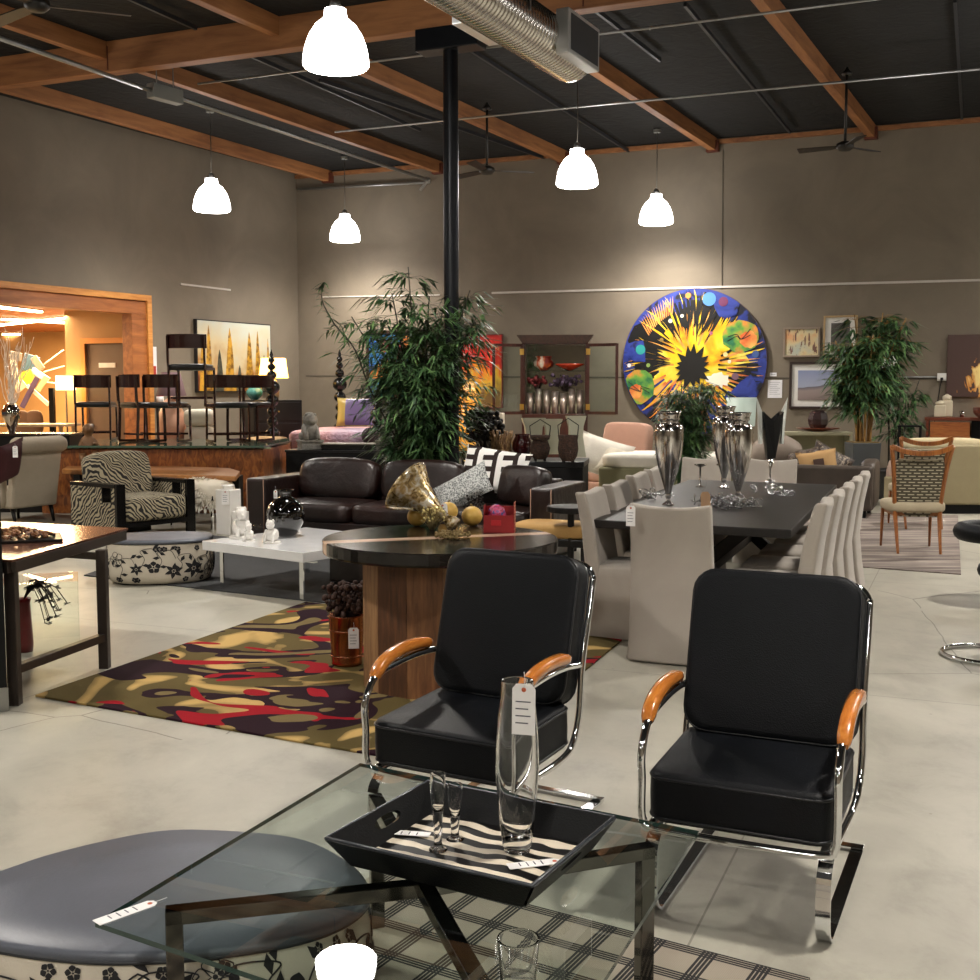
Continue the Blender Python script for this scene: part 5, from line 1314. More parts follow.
framed('dark framed blue and red picture behind the big bamboo', 367, 331, 416, 400, M('frame_walnut', '2b1a14'), custom('art_blue_red', m_blueart), 0, .06)
def m_redart(s):
    v = s.co(); n = s.noise(4, 3, s.map(v, sc=(2, 1, .7))); sp = s.n('ShaderNodeSeparateXYZ'); s.l(v, sp.inputs[0]); f = s.math('ADD', s.math('MULTIPLY', sp.outputs[2], .55), s.math('MULTIPLY', n, .8))
    s.base(s.ramp(f, [(.1, '7a5a2a'), (.3, 'e0b030'), (.42, 'f08a1a'), (.5, 'd62a12'), (.65, 'c01a10')]))
framed('bright red and yellow painting right of the black column', 462, 335, 503, 408, M('frame_red', '6a1612', .5), custom('art_red_yellow', m_redart), 0, .015)
# printed information sheet beside round painting
a = wf(768, 380); b = wf(782, 398); t = thing('wall_notice', 'white printed sheet pinned right of the round painting', 'notice', (a + b) / 2 + NF * .004, ANF); w = (b - a).xy.length; h = a.z - b.z
MB(M('paper', 'e2e2e6', .7)).bx(-w / 2, w / 2, -.004, 0, -h / 2, h / 2).build('sheet', t); mb = MB(M('print_grey', '8a8a92'))
for k in range(7): mb.bx(-w * .38, w * (.36 - .1 * (k % 3)), -.005, -.004, h * (.36 - .11 * k), h * (.385 - .11 * k))
tag(mb.build('printed_lines', t), kind='stuff')
a = wf(770, 374.5); t = thing('wall_label', 'tiny white label card above the pinned sheet', 'label', a + NF * .004, ANF); MB(M('paper', 'e2e2e6')).bx(0, .11, -.004, 0, -.03, .03).build('card', t); MB(M('print_grey', '8a8a92')).bx(.015, .09, -.005, -.004, -.004, .004).build('printed_line', t)
# wall outlet with cord
a = wf(942, 377); t = thing('wall_outlet', 'white double outlet box on the wall left of the dark canvas', 'outlet', a + NF * .0, ANF)
MB(WHITE).bx(-.07, .07, -.05, 0, -.06, .06).build('cover_plate', t, bevel=.006); MB(BLACK).bx(-.02, .02, -.09, -.05, -.05, -.01).build('plug', t); MB(BLACK).tube([(0, -.08, -.04), (-.02, -.1, -.15), (-.05, -.09, -.4), (-.09, -.1, -.75)], .008, 6).build('power_cord', t)
MB(PIPE).tube([(-1.2, -.015, 0), (-.07, -.015, 0)], .012, 6).build('conduit', t)
# credenza
c0 = wf(926, 419); crz = thing('credenza', 'rosewood media console against the far wall under the dark canvas', 'sideboard', Vector((c0.x, c0.y, 0)) + NF * .5, ANF); ch_ = 1.18
RW = wood('rosewood', '7a3a22', '3f180d', .3, 2, 'X', coat=.3)
MB(RW).bx(0, 2.2, 0, .45, ch_ - .05, ch_).bx(.03, 2.17, .01, .45, ch_ - .42, ch_ - .38).build('top', crz, bevel=.004)
MB(RW).bx(.02, .06, .01, .45, 0, ch_ - .05).build('side_panel', crz); MB(RW).bx(2.14, 2.18, .01, .45, 0, ch_ - .05).build('side_panel', crz)
MB(wood('zebrano', 'b0703a', '7a3a1c', .3, 5, 'X')).bx(.08, .65, 0, .03, ch_ - .37, ch_ - .07).build('drawer_front', crz, bevel=.003)
MB(BLACK).bx(.67, 2.13, .1, .4, ch_ - .38, ch_ - .05).build('bay_shade_block', crz); MB(RW).bx(.05, 2.15, .02, .44, .05, ch_ - .42).build('lower_case', crz)  # solid black block puts the shade of the open bay into colour
def canister(px, py, w, h, label):
    p = at(px, py, c0.y - .42); p.z = ch_; t = thing('ceramic_canister', label, 'jar', p, ANF, 'cream canisters on the credenza')
    MB(M('cream_ceramic', 'c9bea6', .35)).bx(-w / 2, w / 2, -w / 2, w / 2, 0, h * .72).build('jar', t, bevel=.02); MB(M('cream_ceramic', 'c9bea6')).lathe([(0, h * .72), (w * .35, h * .72), (w * .4, h * .8), (w * .4, h * .9), (w * .2, h * .95), (w * .08, h), (0, h)], n=20).build('lid', t)
canister(940, 415, .17, .26, 'shorter cream square canister at the front of the credenza'); canister(946.5, 415, .17, .36, 'taller cream canister behind the short one')
p = at(962, 418, c0.y - .45); p.z = ch_; t = thing('tealight_holder', 'tiny dark tealight holder in the middle of the credenza top', 'candle holder', p); MB(SILV).lathe([(0, 0), (.03, 0), (.04, .1), (.035, .1), (.0, .02)], n=14).build('cup', t)
p = at(983, 416, c0.y - 1.05); p.z = ch_; t = thing('wooden_bowl', 'turned dark wood bowl at the right edge of the credenza', 'bowl', p); MB(RW).lathe([(0, 0), (.06, 0), (.14, .08), (.15, .16), (.13, .16), (.1, .05), (0, .03)], n=24).build('bowl', t)
p = at(978, 400, c0.y - .25); lg_ = bpy.data.lights.new('spot', 'SPOT'); lo = bpy.data.objects.new('uplight', lg_); 
pt = thing('picture_lamp', 'small lamp glowing on the wall below the dark canvas', 'lamp', (p.x + .1, p.y + .05, ch_)); MB(M('bulb_warm', 'ffd79a', emit=8)).ball((0, 0, .06), .05, 10).build('bulb_glass', pt); MB(BLACK).cyl((0, 0, 0), .06, 0, .015, 16).build('base', pt); lamp_light(pt, (0, -.1, .25), 45, (1, .62, .3), .05)
# display cabinet with open glazed doors
MAH = wood('mahogany', '4a2218', '2a110b', .3, 3, 'Z', coat=.3)
dcY = 19.6; L0 = at(522, 340, dcY); R0 = at(588, 340, dcY + (0)); 
cabx = L0.x; W_c = R0.x - L0.x; hC = at(550, 337, dcY).z
cb = thing('display_cabinet', 'tall mahogany display cabinet with both glass doors swung open', 'cabinet', (cabx, dcY, 0), -.08)
z1 = at(550, 414, dcY).z
MB(MAH).bx(0, .05, 0, .42, z1, hC).build('side_post', cb); MB(MAH).bx(W_c - .05, W_c, 0, .42, z1, hC).build('side_post', cb)
MB(MAH).bx(0, W_c, 0, .45, .06, z1).build('base_case', cb, bevel=.005); MB(MAH).bx(.0, W_c, .0, .42, hC - .12, hC).build('top_rail', cb)
MB(MAH).add([(-.0, -.01, hC - .1), (W_c, -.01, hC - .1), (W_c, .42, hC - .1), (0, .42, hC - .1), (-.09, -.1, hC + .03), (W_c + .09, -.1, hC + .03), (W_c + .09, .42, hC + .03), (-.09, .42, hC + .03)], [(0, 1, 5, 4), (1, 2, 6, 5), (2, 3, 7, 6), (3, 0, 4, 7), (4, 5, 6, 7)]).build('crown_moulding', cb)
MB(M('cabinet_mirror', 'a8a49c', .04, 1)).bx(.05, W_c - .05, .40, .42, z1, hC - .12).build('mirror_back', cb)
zs_ = (z1 + hC) / 2 + .08; MB(thin_glass('shelf_glass', 'e6f2ee', 1)).bx(.05, W_c - .05, .03, .4, zs_, zs_ + .008).build('glass_shelf', cb)
for sg, x0, a_ in ((-1, 0, 2.75), (1, W_c, .3)):
    dr = Vector((cos(a_), -sin(a_) * 1.0, 0)); wd_ = .50; b0 = Vector((x0, 0, 0)); b1 = b0 + dr * wd_
    d = MB(MAH)
    for q in (b0, b1): d.bar((q.x, q.y - .015, z1), (q.x, q.y - .015, hC - .12), .05, .03, up=(0, 1, 0))
    for z in (z1 + .02, hC - .14): d.bar((b0.x, b0.y - .015, z), (b1.x, b1.y - .015, z), .03, .05)
    d = d.build('door', cb); MB(thin_glass('shelf_glass')).add([(b0.x, b0.y - .015, z1), (b1.x, b1.y - .015, z1), (b1.x, b1.y - .015, hC - .12), (b0.x, b0.y - .015, hC - .12)], [(0, 1, 2, 3)]).build('pane', d)
    for z in (z1 + .12, hC - .25): MB(M('brass', 'c9a050', .3, 1)).bx(x0 - .035, x0 + .035, -.035, -.0, z - .05, z + .05).build('hinge', cb)
MIRV = M('bright_cylinder', 'd9cabd', .3, .8)
cab_in = lambda x, y, z: Vector((cabx, dcY, 0)) + Matrix.Rotation(-.08, 4, 'Z') @ Vector((x, y, z))
for i in range(7):
    x = .13 + i * (W_c - .26) / 6; h = .36 + .07 * ((i * 3) % 4) / 3
    t = thing('metal_vase', 'silvery cylinder vase in the row inside the display cabinet', 'vase', cab_in(x, .2, z1), 0, 'silvery cylinder vases in the display cabinet')
    MB(MIRV).lathe([(0, 0), (.055, 0), (.055, h), (.05, h), (.048, .02), (0, .02)], n=18).build('cylinder', t)
sprig('red_flowers', 'red blooms at the left in the display cabinet', 'flowers', cab_in(.24, .2, z1 + .38), 40, .17, 'berry_red', 'twig_dark', 3, .26, .03)
sprig('purple_flowers', 'dusky purple blooms filling the right of the display cabinet', 'flowers', cab_in(W_c * .66, .2, z1 + .38), 70, .28, 'purple_bloom', 'twig_dark', 9, .28, .03)
t = thing('red_glass_bowl', 'wide red glass bowl on the upper shelf of the display cabinet', 'bowl', cab_in(W_c * .72, .2, zs_ + .01)); MB(M('red_glass', 'c0391c', .15, coat=.5)).lathe([(0, 0), (.05, 0), (.24, .09), (.25, .11), (.22, .1), (.04, .02), (0, .02)], n=28).build('bowl', t)
t = thing('striped_glass_vase', 'orange and white glass vase on the upper shelf of the display cabinet', 'vase', cab_in(W_c * .32, .2, zs_ + .01)); MB(custom('striped_glass', lambda s: (s.base(s.ramp(s.noise(8, 2, s.map(s.co(), sc=(1, 1, .3))), [(.4, 'e8e0d0'), (.5, 'd0601c'), (.6, '7a1c10')])),))).lathe([(0, 0), (.05, 0), (.16, .08), (.17, .14), (.12, .2), (.14, .24), (.11, .2), (.0, .04)], n=24).build('body', t)
# ================= MID-BACK: black console right with baskets =================
p0 = flz(500, 470, .80); q0 = fl(583, 462, .80); q1 = fl(603, 459, .80)
bc = thing('black_console', 'long plain black console carrying the baskets and white vessels', 'console', Vector((q0.x, q0.y, 0)), atan2(-.16, .98))
bd = Vector((.98, -.16, 0)).normalized(); MB(BLACK).bx(-1.35, 0, 0, .8, .0, .74).build('case', bc, bevel=.004); MB(M('black_top', '17181a', .35)).bx(-1.36, .01, -.01, .81, .74, .80).build('top', bc, bevel=.004)
def on_console(px, py): return fl(px, py, .80)
WICK = custom('wicker', lambda s: (s.base(s.ramp(s.noise(40, 4, s.map(s.co(), sc=(1, 1, 3))), [(.35, '1e110a'), (.65, '4b3020')])), setattr(s.b.inputs['Roughness'], 'default_value', .8), s.bump(s.noise(60, 3), 1, .02)))
def lantern(px, py, w, h, label, tall):
    p = on_console(px, py); t = thing('woven_lantern', label, 'basket', p, .1, 'dark woven lanterns on the black console'); k = p.y / 1150; w *= k; h *= k
    MB(WICK).lathe([(w * .28, .02), (w * .3, .03), (w * .42 if not tall else w * .44, h * .25), (w * .5, h * .5), (w * .36 if not tall else w * .46, h * .8), (w * .46, h * .84), (w * .5, h), (w * .44, h), (w * .38, h * .84), (w * .3, h * .5), (w * .2, .03)], n=20).build('basket', t)
    MB(BLACK).tube([(-w * .46, 0, h), (-w * .5, 0, h * 1.35), (0, 0, h * 1.6), (w * .5, 0, h * 1.35), (w * .46, 0, h)], .006, 5).build('handle', t)
    for s_ in (-1, 1):
        for r_ in (-1, 1): MB(BLACK).bx(s_ * w * .22 - .008, s_ * w * .22 + .008, r_ * w * .2 - .008, r_ * w * .2 + .008, 0, .03).build('leg', t)
lantern(540, 461, 21, 26, 'rounded dark woven lantern, left of the pair on the black console', False); lantern(568, 463, 21, 28, 'straight dark woven lantern, right of the pair on the black console', True)
def flared(px, py, h, w, label):
    p = on_console(px, py) + Vector((0, .22, 0)); t = thing('white_vessel', label, 'vase', p, .1); k = p.y / 1150; h *= k; w *= k
    vs = []; rows = [(0, .5), (.25, .42), (.5, .33), (.75, .36), (.9, .45), (1, .5)]
    for z, r in rows: vs += [(-w * r, -w * .22, z * h), (w * r, -w * .22, z * h), (w * r, w * .22, z * h), (-w * r, w * .22, z * h)]
    fs = [(i * 4 + j, i * 4 + (j + 1) % 4, i * 4 + 4 + (j + 1) % 4, i * 4 + 4 + j) for i in range(5) for j in range(4)] + [(0, 1, 2, 3)]
    MB(M('pale_ceramic', 'c3c2ab', .5)).add(vs, fs).build('body', t, bevel=.006); MB(M('inner_shade', '6a6a5c', .8)).bx(-w * .46, w * .46, -w * .18, w * .18, h * .96, h * .985).build('mouth_shade_plate', t)  # darker plate across the mouth stands in for the shaded hollow
flared(534, 455, 36, 24, 'pale flared vessel behind the rounded woven lantern'); flared(553, 455, 35, 20, 'pale flared vessel between the two woven lanterns'); flared(577, 458, 41, 20, 'tallest pale flared vessel at the right end of the black console')
p = on_console(501, 459); t = thing('bark_vase', 'light brown vase of bundled bark on the black console', 'vase', p); k = p.y / 1150
BRK = custom('bark', lambda s: (s.base(s.ramp(s.noise(30, 4, s.map(s.co(), sc=(1, 1, .3))), [(.35, '6b4a2c'), (.65, 'b08a5a')])), s.bump(s.noise(50, 3), .8, .02)))
mb = MB(BRK); 
for i in range(26):
    a = 2 * pi * i / 26; mb.tube([(10 * k * cos(a), 10 * k * sin(a), 0), (9 * k * cos(a + .1), 9 * k * sin(a + .1), 14 * k), (11 * k * cos(a + .25), 11 * k * sin(a + .25), (26 + 3 * sin(i * 2.3)) * k)], 1.3 * k, 5)
mb.build('bark_sticks', t); MB(BRK).lathe([(10.8 * k, 8 * k), (11.2 * k, 9 * k), (10.8 * k, 10 * k)], n=20).lathe([(10.8 * k, 20 * k), (11.2 * k, 21 * k), (10.8 * k, 22 * k)], n=20).build('binding', t)
p = on_console(522, 459); t = thing('red_jar', 'dark red glossy round jar beside the bark vase', 'jar', p); MB(M('oxblood_glaze', '3a0b0d', .12, coat=.6)).lathe([(0, 0), (5 * k, 0), (10 * k, 10 * k), (10 * k, 17 * k), (7 * k, 23 * k), (8 * k, 25 * k), (6 * k, 24 * k), (0, 20 * k)], n=24).build('body', t)
sprig('dark_foliage', 'black feathery foliage bunch at the left end of the black console', 'plant', on_console(484, 458), 160, .24, 'dark_leaf', 'twig_dark', 17, .55, .035)
p = on_console(499, 452) + Vector((0, .3, 0)); t = thing('pillar_candle', 'thick white pillar candle on a tall stand behind the bark vase', 'candle', p); MB(M('wax', 'e8dccb')).cyl((0, 0, 0), .075, .35, .5, 20).build('wax', t, bevel=.006); MB(BLACK).lathe([(0, 0), (.07, 0), (.015, .03), (.015, .32), (.08, .345), (.08, .35), (0, .35)], n=16).build('stand', t)
# yellow glowing lamp behind the plant
p = at(463, 420, 16.2); p.z = 0; t = thing('floor_lantern', 'glowing amber lantern lamp seen behind the bamboo by the column', 'lamp', p)
MB(M('amber_shade', 'b8803a', emit=.35, ecol='ffb840')).lathe([(.0, .75), (.16, .76), (.2, .95), (.17, 1.2), (.21, 1.45), (.15, 1.7), (.02, 1.72)], n=20).build('lamp_shade', t); MB(BLACK).lathe([(0, 0), (.18, 0), (.18, .03), (.03, .05), (.03, .75), (0, .76)], n=20).build('stand', t); lamp_light(t, (.0, -.5, 1.3), 12, (1, .6, .22), .1)
# ================= daybed / blush chair behind the dining table =================
FAB = M('sage_fabric', '8a8668', .9, bump=.1); BLUSH = M('blush_fabric', 'b08a78', .9, bump=.1); LINW = M('white_throw', 'ded8cc', .95, bump=.3, bs=40)
p = at(640, 470, 13.2); db = thing('daybed', 'sage green daybed with white bedding behind the dining chairs', 'bed', flz(598, 492, .3), ANB + .1)
MB(FAB).bx(0, 1.75, 0, .95, .1, .62).build('base', db, bevel=.03); MB(LINW).soft((.875, .47, .7), (1.73, .95, .2), 6, 8).build('mattress', db)
for x in (.1, 1.65):
    for y in (.1, .85): MB(BLACK).cyl((x, y, 0), .03, 0, .1, 10).build('foot', db)
pp_ = flz(598, 492, .3); yD = pp_.y + .4
throw('large cream pillow with soft folds at the left of the sage daybed', 603, 457, yD, .72, .52, LINW, ANB + .2, -.35, .3, .2); throw('second cream pillow leaning beside the large one', 619, 463, yD - .1, .55, .42, M('cream_pillow', 'd5ccba', .95, bump=.3, bs=40), ANB + .2, -.5, .35, .16)
def armchair(label, loc, rz, m, w=.85, d=.85, hb=.85, group=None):
    t = thing('armchair', label, 'armchair', loc, rz, group)
    MB(m).bx(-w / 2 + .13, w / 2 - .13, -d / 2 + .03, d / 2 - .12, .12, .3).build('base', t, bevel=.02); MB(m).soft((0, -.06, .38), (w - .28, d - .2, .18), 6, 8, puff=.1).build('seat_cushion', t)
    MB(m).soft((0, d / 2 - .1, hb - .32), (w - .1, .2, .66), 6, 8, rx=-.12).build('backrest', t)
    for s_ in (-1, 1): MB(m).soft((s_ * (w / 2 - .07), -.03, .38), (.15, d - .08, .54), 6, 8).build('arm', t)
    for x in (-w / 2 + .1, w / 2 - .1):
        for y in (-d / 2 + .08, d / 2 - .1): MB(BLACK).cyl((x, y, 0), .02, 0, .13, 10).build('leg', t)
    return t
q = at(610, 440, 16.6); armchair('blush pink armchair behind the sage daybed', (q.x, 16.6, 0), ANB - .5, BLUSH, 1.0, .9, 1.12)
# aqua glass lamp behind urns
q = at(741, 430, 15.4); t = thing('aqua_lamp', 'pale aqua drum lamp standing behind the silver urns', 'lamp', (q.x, 15.4, 0)); MB(M('aqua_shade', 'a9b8ae', .5, emit=.1)).lathe([(.18, 1.12), (.2, 1.5), (.195, 1.5), (.175, 1.12)], n=28).build('lamp_shade', t); MB(SILV).lathe([(0, 0), (.15, 0), (.14, .03), (.02, .05), (.02, 1.3), (0, 1.3)], n=16).build('stand', t)
# grey-brown sofa with cushions, right behind the table
so2 = fl(842, 500); 
t = thing('taupe_sofa', 'low taupe sofa facing left behind the dining table', 'sofa', at(815, 480, 14.9) * 1.0, ANB); t.location.z = 0
TAU = M('taupe_leather', '4a4038', .5, bump=.15, var=.2); TAU2 = M('pale_taupe', '8d8074', .6, bump=.1)
MB(TAU).bx(-.75, .75, -.4, .4, .1, .42).build('base', t, bevel=.02); MB(TAU).bx(-.75, .75, -.5, -.38, .1, .66).build('backrest', t, bevel=.04, seg=3)
MB(TAU).soft((.68, 0, .42), (.2, .85, .6), 6, 8).build('arm', t); MB(TAU2).soft((-.42, .1, .78), (.42, .5, .42), 3, 8, ry=.5).build('headrest_cushion', t); MB(TAU2).soft((-.68, .15, .72), (.42, .5, .42), 3, 8, ry=.5).build('headrest_cushion', t)
for x in (-.65, .65):
    for y in (-.4, .35): MB(BLACK).cyl((x, y, 0), .025, 0, .1, 10).build('foot', t)
kr = M('kraft_canvas', 'b08c5c', .85, bump=.1)
t = throw('tan canvas pillow with a dark brown square on the taupe sofa', 817, 463, 14.70, .50, .33, kr, ANB + .15, -.35, -.15, .12); MB(M('brown_patch', '3b241a', .8)).box((.02, -.075, .005), (.13, .006, .11), rx=-.35, ry=-.15).build('patch', t)
throw('brown patterned pillow behind the tan canvas pillow', 830, 462, 14.98, .56, .38, custom('brown_branch', lambda s: s.base(s.ramp(s.noise(7, 4, dist=2), [(.47, '2e2018'), (.5, 'b0a08a'), (.53, '2e2018')]))), ANB + .3, -.4, .5, .13)
throw('dark chocolate pillow at the left of the tan canvas pillow', 803, 462, 14.8, .42, .34, custom('choc_branch', lambda s: s.base(s.ramp(s.noise(9, 3, dist=2), [(.47, '3a2a20'), (.5, '8f7c66'), (.53, '3a2a20')]))), ANB, -.4, -.2, .13)
# pale console with brown urn
q = at(783, 432, 17.6); pc = thing('cream_console', 'pale cream console table below the landscape print', 'console', (q.x, 17.6, 0), -.06); zt_ = at(783, 432, 17.6).z
CRM = M('cream_lacquer', 'b5b094', .5); MB(CRM).bx(0, 1.05, 0, .4, zt_ - .05, zt_).build('top', pc, bevel=.004); MB(CRM).bx(0, .04, 0, .4, 0, zt_ - .05).build('side_panel', pc); MB(CRM).bx(1.01, 1.05, 0, .4, 0, zt_ - .05).build('side_panel', pc); MB(CRM).bx(.04, 1.01, .37, .4, .2, zt_ - .05).build('back_panel', pc); MB(CRM).bx(.04, 1.01, .0, .37, zt_ - .42, zt_ - .39).build('shelf', pc)
t = thing('wood_platter', 'long shallow wooden platter on the cream console', 'tray', at(818, 430, 17.8)); t.location.z = zt_; MB(RW).lathe([(0, 0), (.1, 0), (.33, .045), (.34, .06), (.3, .055), (.1, .02), (0, .02)], n=28, sy=.55).build('platter', t)
t = thing('brown_urn', 'faceted dark plum lantern vase on the wooden platter', 'vase', at(818, 428, 17.8)); t.location.z = zt_ + .03; MB(M('plum_glass', '3c2a2a', .25, coat=.3)).lathe([(0, 0), (.1, 0), (.15, .08), (.16, .16), (.13, .26), (.1, .28), (.11, .3), (.09, .28), (0, .24)], n=8, smooth=False).build('body', t)
# black etagere + white drum by planter
q = fl(880, 495); t = thing('black_etagere', 'narrow black open shelf stand behind the grey planter', 'shelf', (q.x, 16.35, 0), ANB)
for x in (-.14, .14):
    for y in (-.14, .14): MB(BLACK).bx(x - .012, x + .012, y - .012, y + .012, 0, 1.1).build('post', t)
for z in (.1, .6, 1.08): MB(BLACK).bx(-.16, .16, -.16, .16, z, z + .02).build('shelf_board', t)
q = at(890, 470, 16.1); t = thing('drum_stool', 'pale drum stool by the black shelf stand', 'stool', (q.x + .08, 15.9, 0)); MB(M('drum_pink', 'b39a8c', .6)).lathe([(0, .02), (.15, .02), (.19, .15), (.2, .3), (.19, .5), (.16, .62), (0, .63)], n=28).build('body', t); MB(BLACK).cyl((0, 0, 0), .14, 0, .02, 20).build('base', t)
# beige sofa seen from behind, right edge
q0 = fl(905, 500); t = thing('beige_sofa', 'beige sofa seen from behind at the right, before the credenza', 'sofa', (at(906, 480, 14.8).x, 14.8, 0), -.02); zt2 = at(906, 445, 14.8).z
BEI = M('beige_linen', '8d8264', .9, bump=.1, bs=90); MB(BEI).bx(0, 2.4, 0, .22, .12, zt2).build('backrest', t, bevel=.03, seg=3); MB(BEI).bx(.02, 2.4, .2, .95, .12, .42).build('base', t, bevel=.02); MB(M('cream_cushion', 'bdb08e', .9)).soft((.6, .38, zt2 - .12), (1.1, .25, .4), 5, 8).build('back_cushion', t); MB(M('cream_cushion', 'bdb08e')).soft((1.75, .38, zt2 - .12), (1.1, .25, .4), 5, 8).build('back_cushion', t)
MB(BLACK).bx(.1, 2.3, .05, .85, 0, .12).build('plinth', t)
price_tag((at(944, 488, 14.7).x, 14.78, .55), pi * 0, 'small white tag low on the back of the beige sofa', (.05, .09), 0)
# ================= striped dining chairs, grey rug =================
def m_brick(s):
    v = s.co(); b = s.n('ShaderNodeTexBrick'); s.l(s.map(v, rot=(-pi / 2, 0, 0)), b.inputs['Vector']); b.inputs['Scale'].default_value = 11; b.inputs['Mortar Size'].default_value = .022; b.inputs['Brick Width'].default_value = .85; b.inputs['Row Height'].default_value = .33
    b.inputs['Color1'].default_value = hx('57503f'); b.inputs['Color2'].default_value = hx('4a4436'); b.inputs['Mortar'].default_value = hx('57503f')
    sp = s.n('ShaderNodeSeparateXYZ'); s.l(v, sp.inputs[0]); row = s.math('MULTIPLY', sp.outputs[2], 33)
    fr = s.math('FRACT', s.math('ADD', row, 50)); off = s.math('MULTIPLY', s.math('FLOOR', s.math('MODULO', s.math('ADD', row, 50), 2)), .5)
    fx = s.math('FRACT', s.math('ADD', s.math('ADD', s.math('MULTIPLY', sp.outputs[0], 12), 50), off))
    m = s.math('MULTIPLY', s.math('LESS_THAN', fr, .3), s.math('LESS_THAN', fx, .72)); s.base(s.mix(m, '4d4738', 'bdb59c')); s.b.inputs['Roughness'].default_value = .9
BRI = custom('dash_weave_fabric', m_brick); OAK = wood('honey_wood', 'a8672e', '6e3a14', .35, 6, 'Z', coat=.3)
def dash_chair(label, loc, rz):
    t = thing('wood_dining_chair', label, 'dining chair', loc, rz, 'honey wood chairs with dash weave backs')
    for s_ in (-1, 1):
        P = [(s_ * .20, .33, 0), (s_ * .205, .24, .25), (s_ * .215, .2, .45), (s_ * .245, .25, .8), (s_ * .285, .32, 1.06)]
        Q = smoothpath(P, 4); MB(OAK).tube(Q, [.012 + .010 * min(1, i / 6) for i in range(len(Q))], 8).build('rear_leg', t)
        MB(OAK).tube([(s_ * .24, -.26, 0), (s_ * .235, -.24, .4)], [.011, .02], 8).build('front_leg', t)
    Q = smoothpath([(-.29, .32, 1.055), (-.15, .345, 1.005), (0, .352, .99), (.15, .345, 1.005), (.29, .32, 1.055)], 5); MB(OAK).tube(Q, 0, flat=(.024, .05)).build('crest_rail', t, bevel=.004)
    MB(M('cream_seat', 'b5a88e', .85)).soft((0, -.02, .455), (.56, .54, .12), 5, 8).build('seat', t); MB(OAK).bx(-.23, .23, -.24, .2, .37, .41).build('seat_rail', t)
    vs = []; rows = [(.36, .195, .17), (.5, .21, .185), (.7, .225, .215), (.88, .23, .25), (.93, .21, .262)]; R_ = len(rows)
    for z, w, y in rows:
        for sd in (1, -1): vs += [(-w, y + .03 * sd - .01, z), (0, y + .03 * sd + .01, z - (.015 if z > .9 else 0)), (w, y + .03 * sd - .01, z)]
    fs = []
    for i in range(R_ - 1):
        a = i * 6; b = a + 6; fs += [(a, a + 1, b + 1, b), (a + 1, a + 2, b + 2, b + 1), (a + 4, a + 3, b + 3, b + 4), (a + 5, a + 4, b + 4, b + 5), (a + 3, a, b, b + 3), (a + 2, a + 5, b + 5, b + 2)]
    a = (R_ - 1) * 6; fs += [(0, 3, 4, 1), (1, 4, 5, 2), (a, a + 1, a + 4, a + 3), (a + 1, a + 2, a + 5, a + 4)]
    MB(BRI).add(vs, fs).build('back_panel', t, bevel=.01); MB(M('pale_welt', 'b0a78e', .8)).tube([(-.21, .28, .93), (0, .30, .917), (.21, .28, .93)], .007, 6).build('welt', t)
    return t
c_ = (fl(898, 553) + fl(941, 557)) / 2; drz = pi - .12
ch1 = dash_chair('front honey wood dining chair seen from behind, on the striped grey rug', (0, 0, 0), 0)
ch1.rotation_euler.z = drz; ch1.location = c_ - Matrix.Rotation(drz, 4, 'Z') @ Vector((0, .33, 0))
dup(ch1, ch1.location + Vector((.78, 2.0, 0)), drz + .05, 'rear honey wood dining chair just behind the front one on the grey rug')
def m_strie(s):
    v = s.map(s.co(), sc=(.35, 4, 1), rot=(0, 0, 0)); s.base(s.ramp(s.noise(2.2, 6, v, dist=.5, rough=.6), [(.34, '4b403b'), (.5, '7b7069'), (.66, 'a59a8e')])); s.b.inputs['Roughness'].default_value = .95
r0, r1, r2, r3 = fl(859, 568), fl(961, 575), fl(958, 516), fl(862, 514); rc2 = (r0 + r1 + r2 + r3) / 4
o = tag(MB(custom('strie_rug', m_strie)).prism([((p - rc2).x, (p - rc2).y) for p in (fl(800, 563), r1, r2, fl(800, 512))], 0, .01).build('area_rug'), 'streaky grey and brown rug under the honey wood chairs', 'rug'); o.location = rc2
# ring stools at the right edge
def ring_stool(loc, zs2, label, off, R0=.17, rt_=.055):
    t = thing('bar_stool', label, 'stool', loc, .0, 'round black stools with chrome ring bases at the right edge')
    prof = [(R0 + rt_ * cos(a), zs2 + rt_ * sin(a)) for a in [2 * pi * i / 12 for i in range(12)]]
    MB(VINYL).lathe(prof, (off, 0, 0), n=36, closed=True).build('seat_ring', t); MB(CHROME).lathe([(.0, zs2 - .07), (R0, zs2 - .065), (R0, zs2 - .045), (0, zs2 - .04)], (off, 0, 0), n=28).build('seat_plate', t)
    MB(CHROME).tube(smoothpath([(off, 0, zs2 - .06), (off, 0, zs2 * .6), (.2, 0, zs2 * .3), (.23, 0, .03)], 4), .018, 10).build('post', t); P = [(.25 * cos(a), .25 * sin(a), .016) for a in [2 * pi * i / 36 for i in range(36)]]; MB(CHROME).tube(P, .014, 8, closed=True).build('base_ring', t)
ring_stool(fl(986, 657), .52, 'near round black stool at the right edge with its chrome ring base on the floor', .17)
qs = at(994, 532, 8.6); ring_stool((qs.x + .5, 8.6, 0), qs.z, 'far round black stool at the right edge, beyond the near one', -.5, .22, .07)
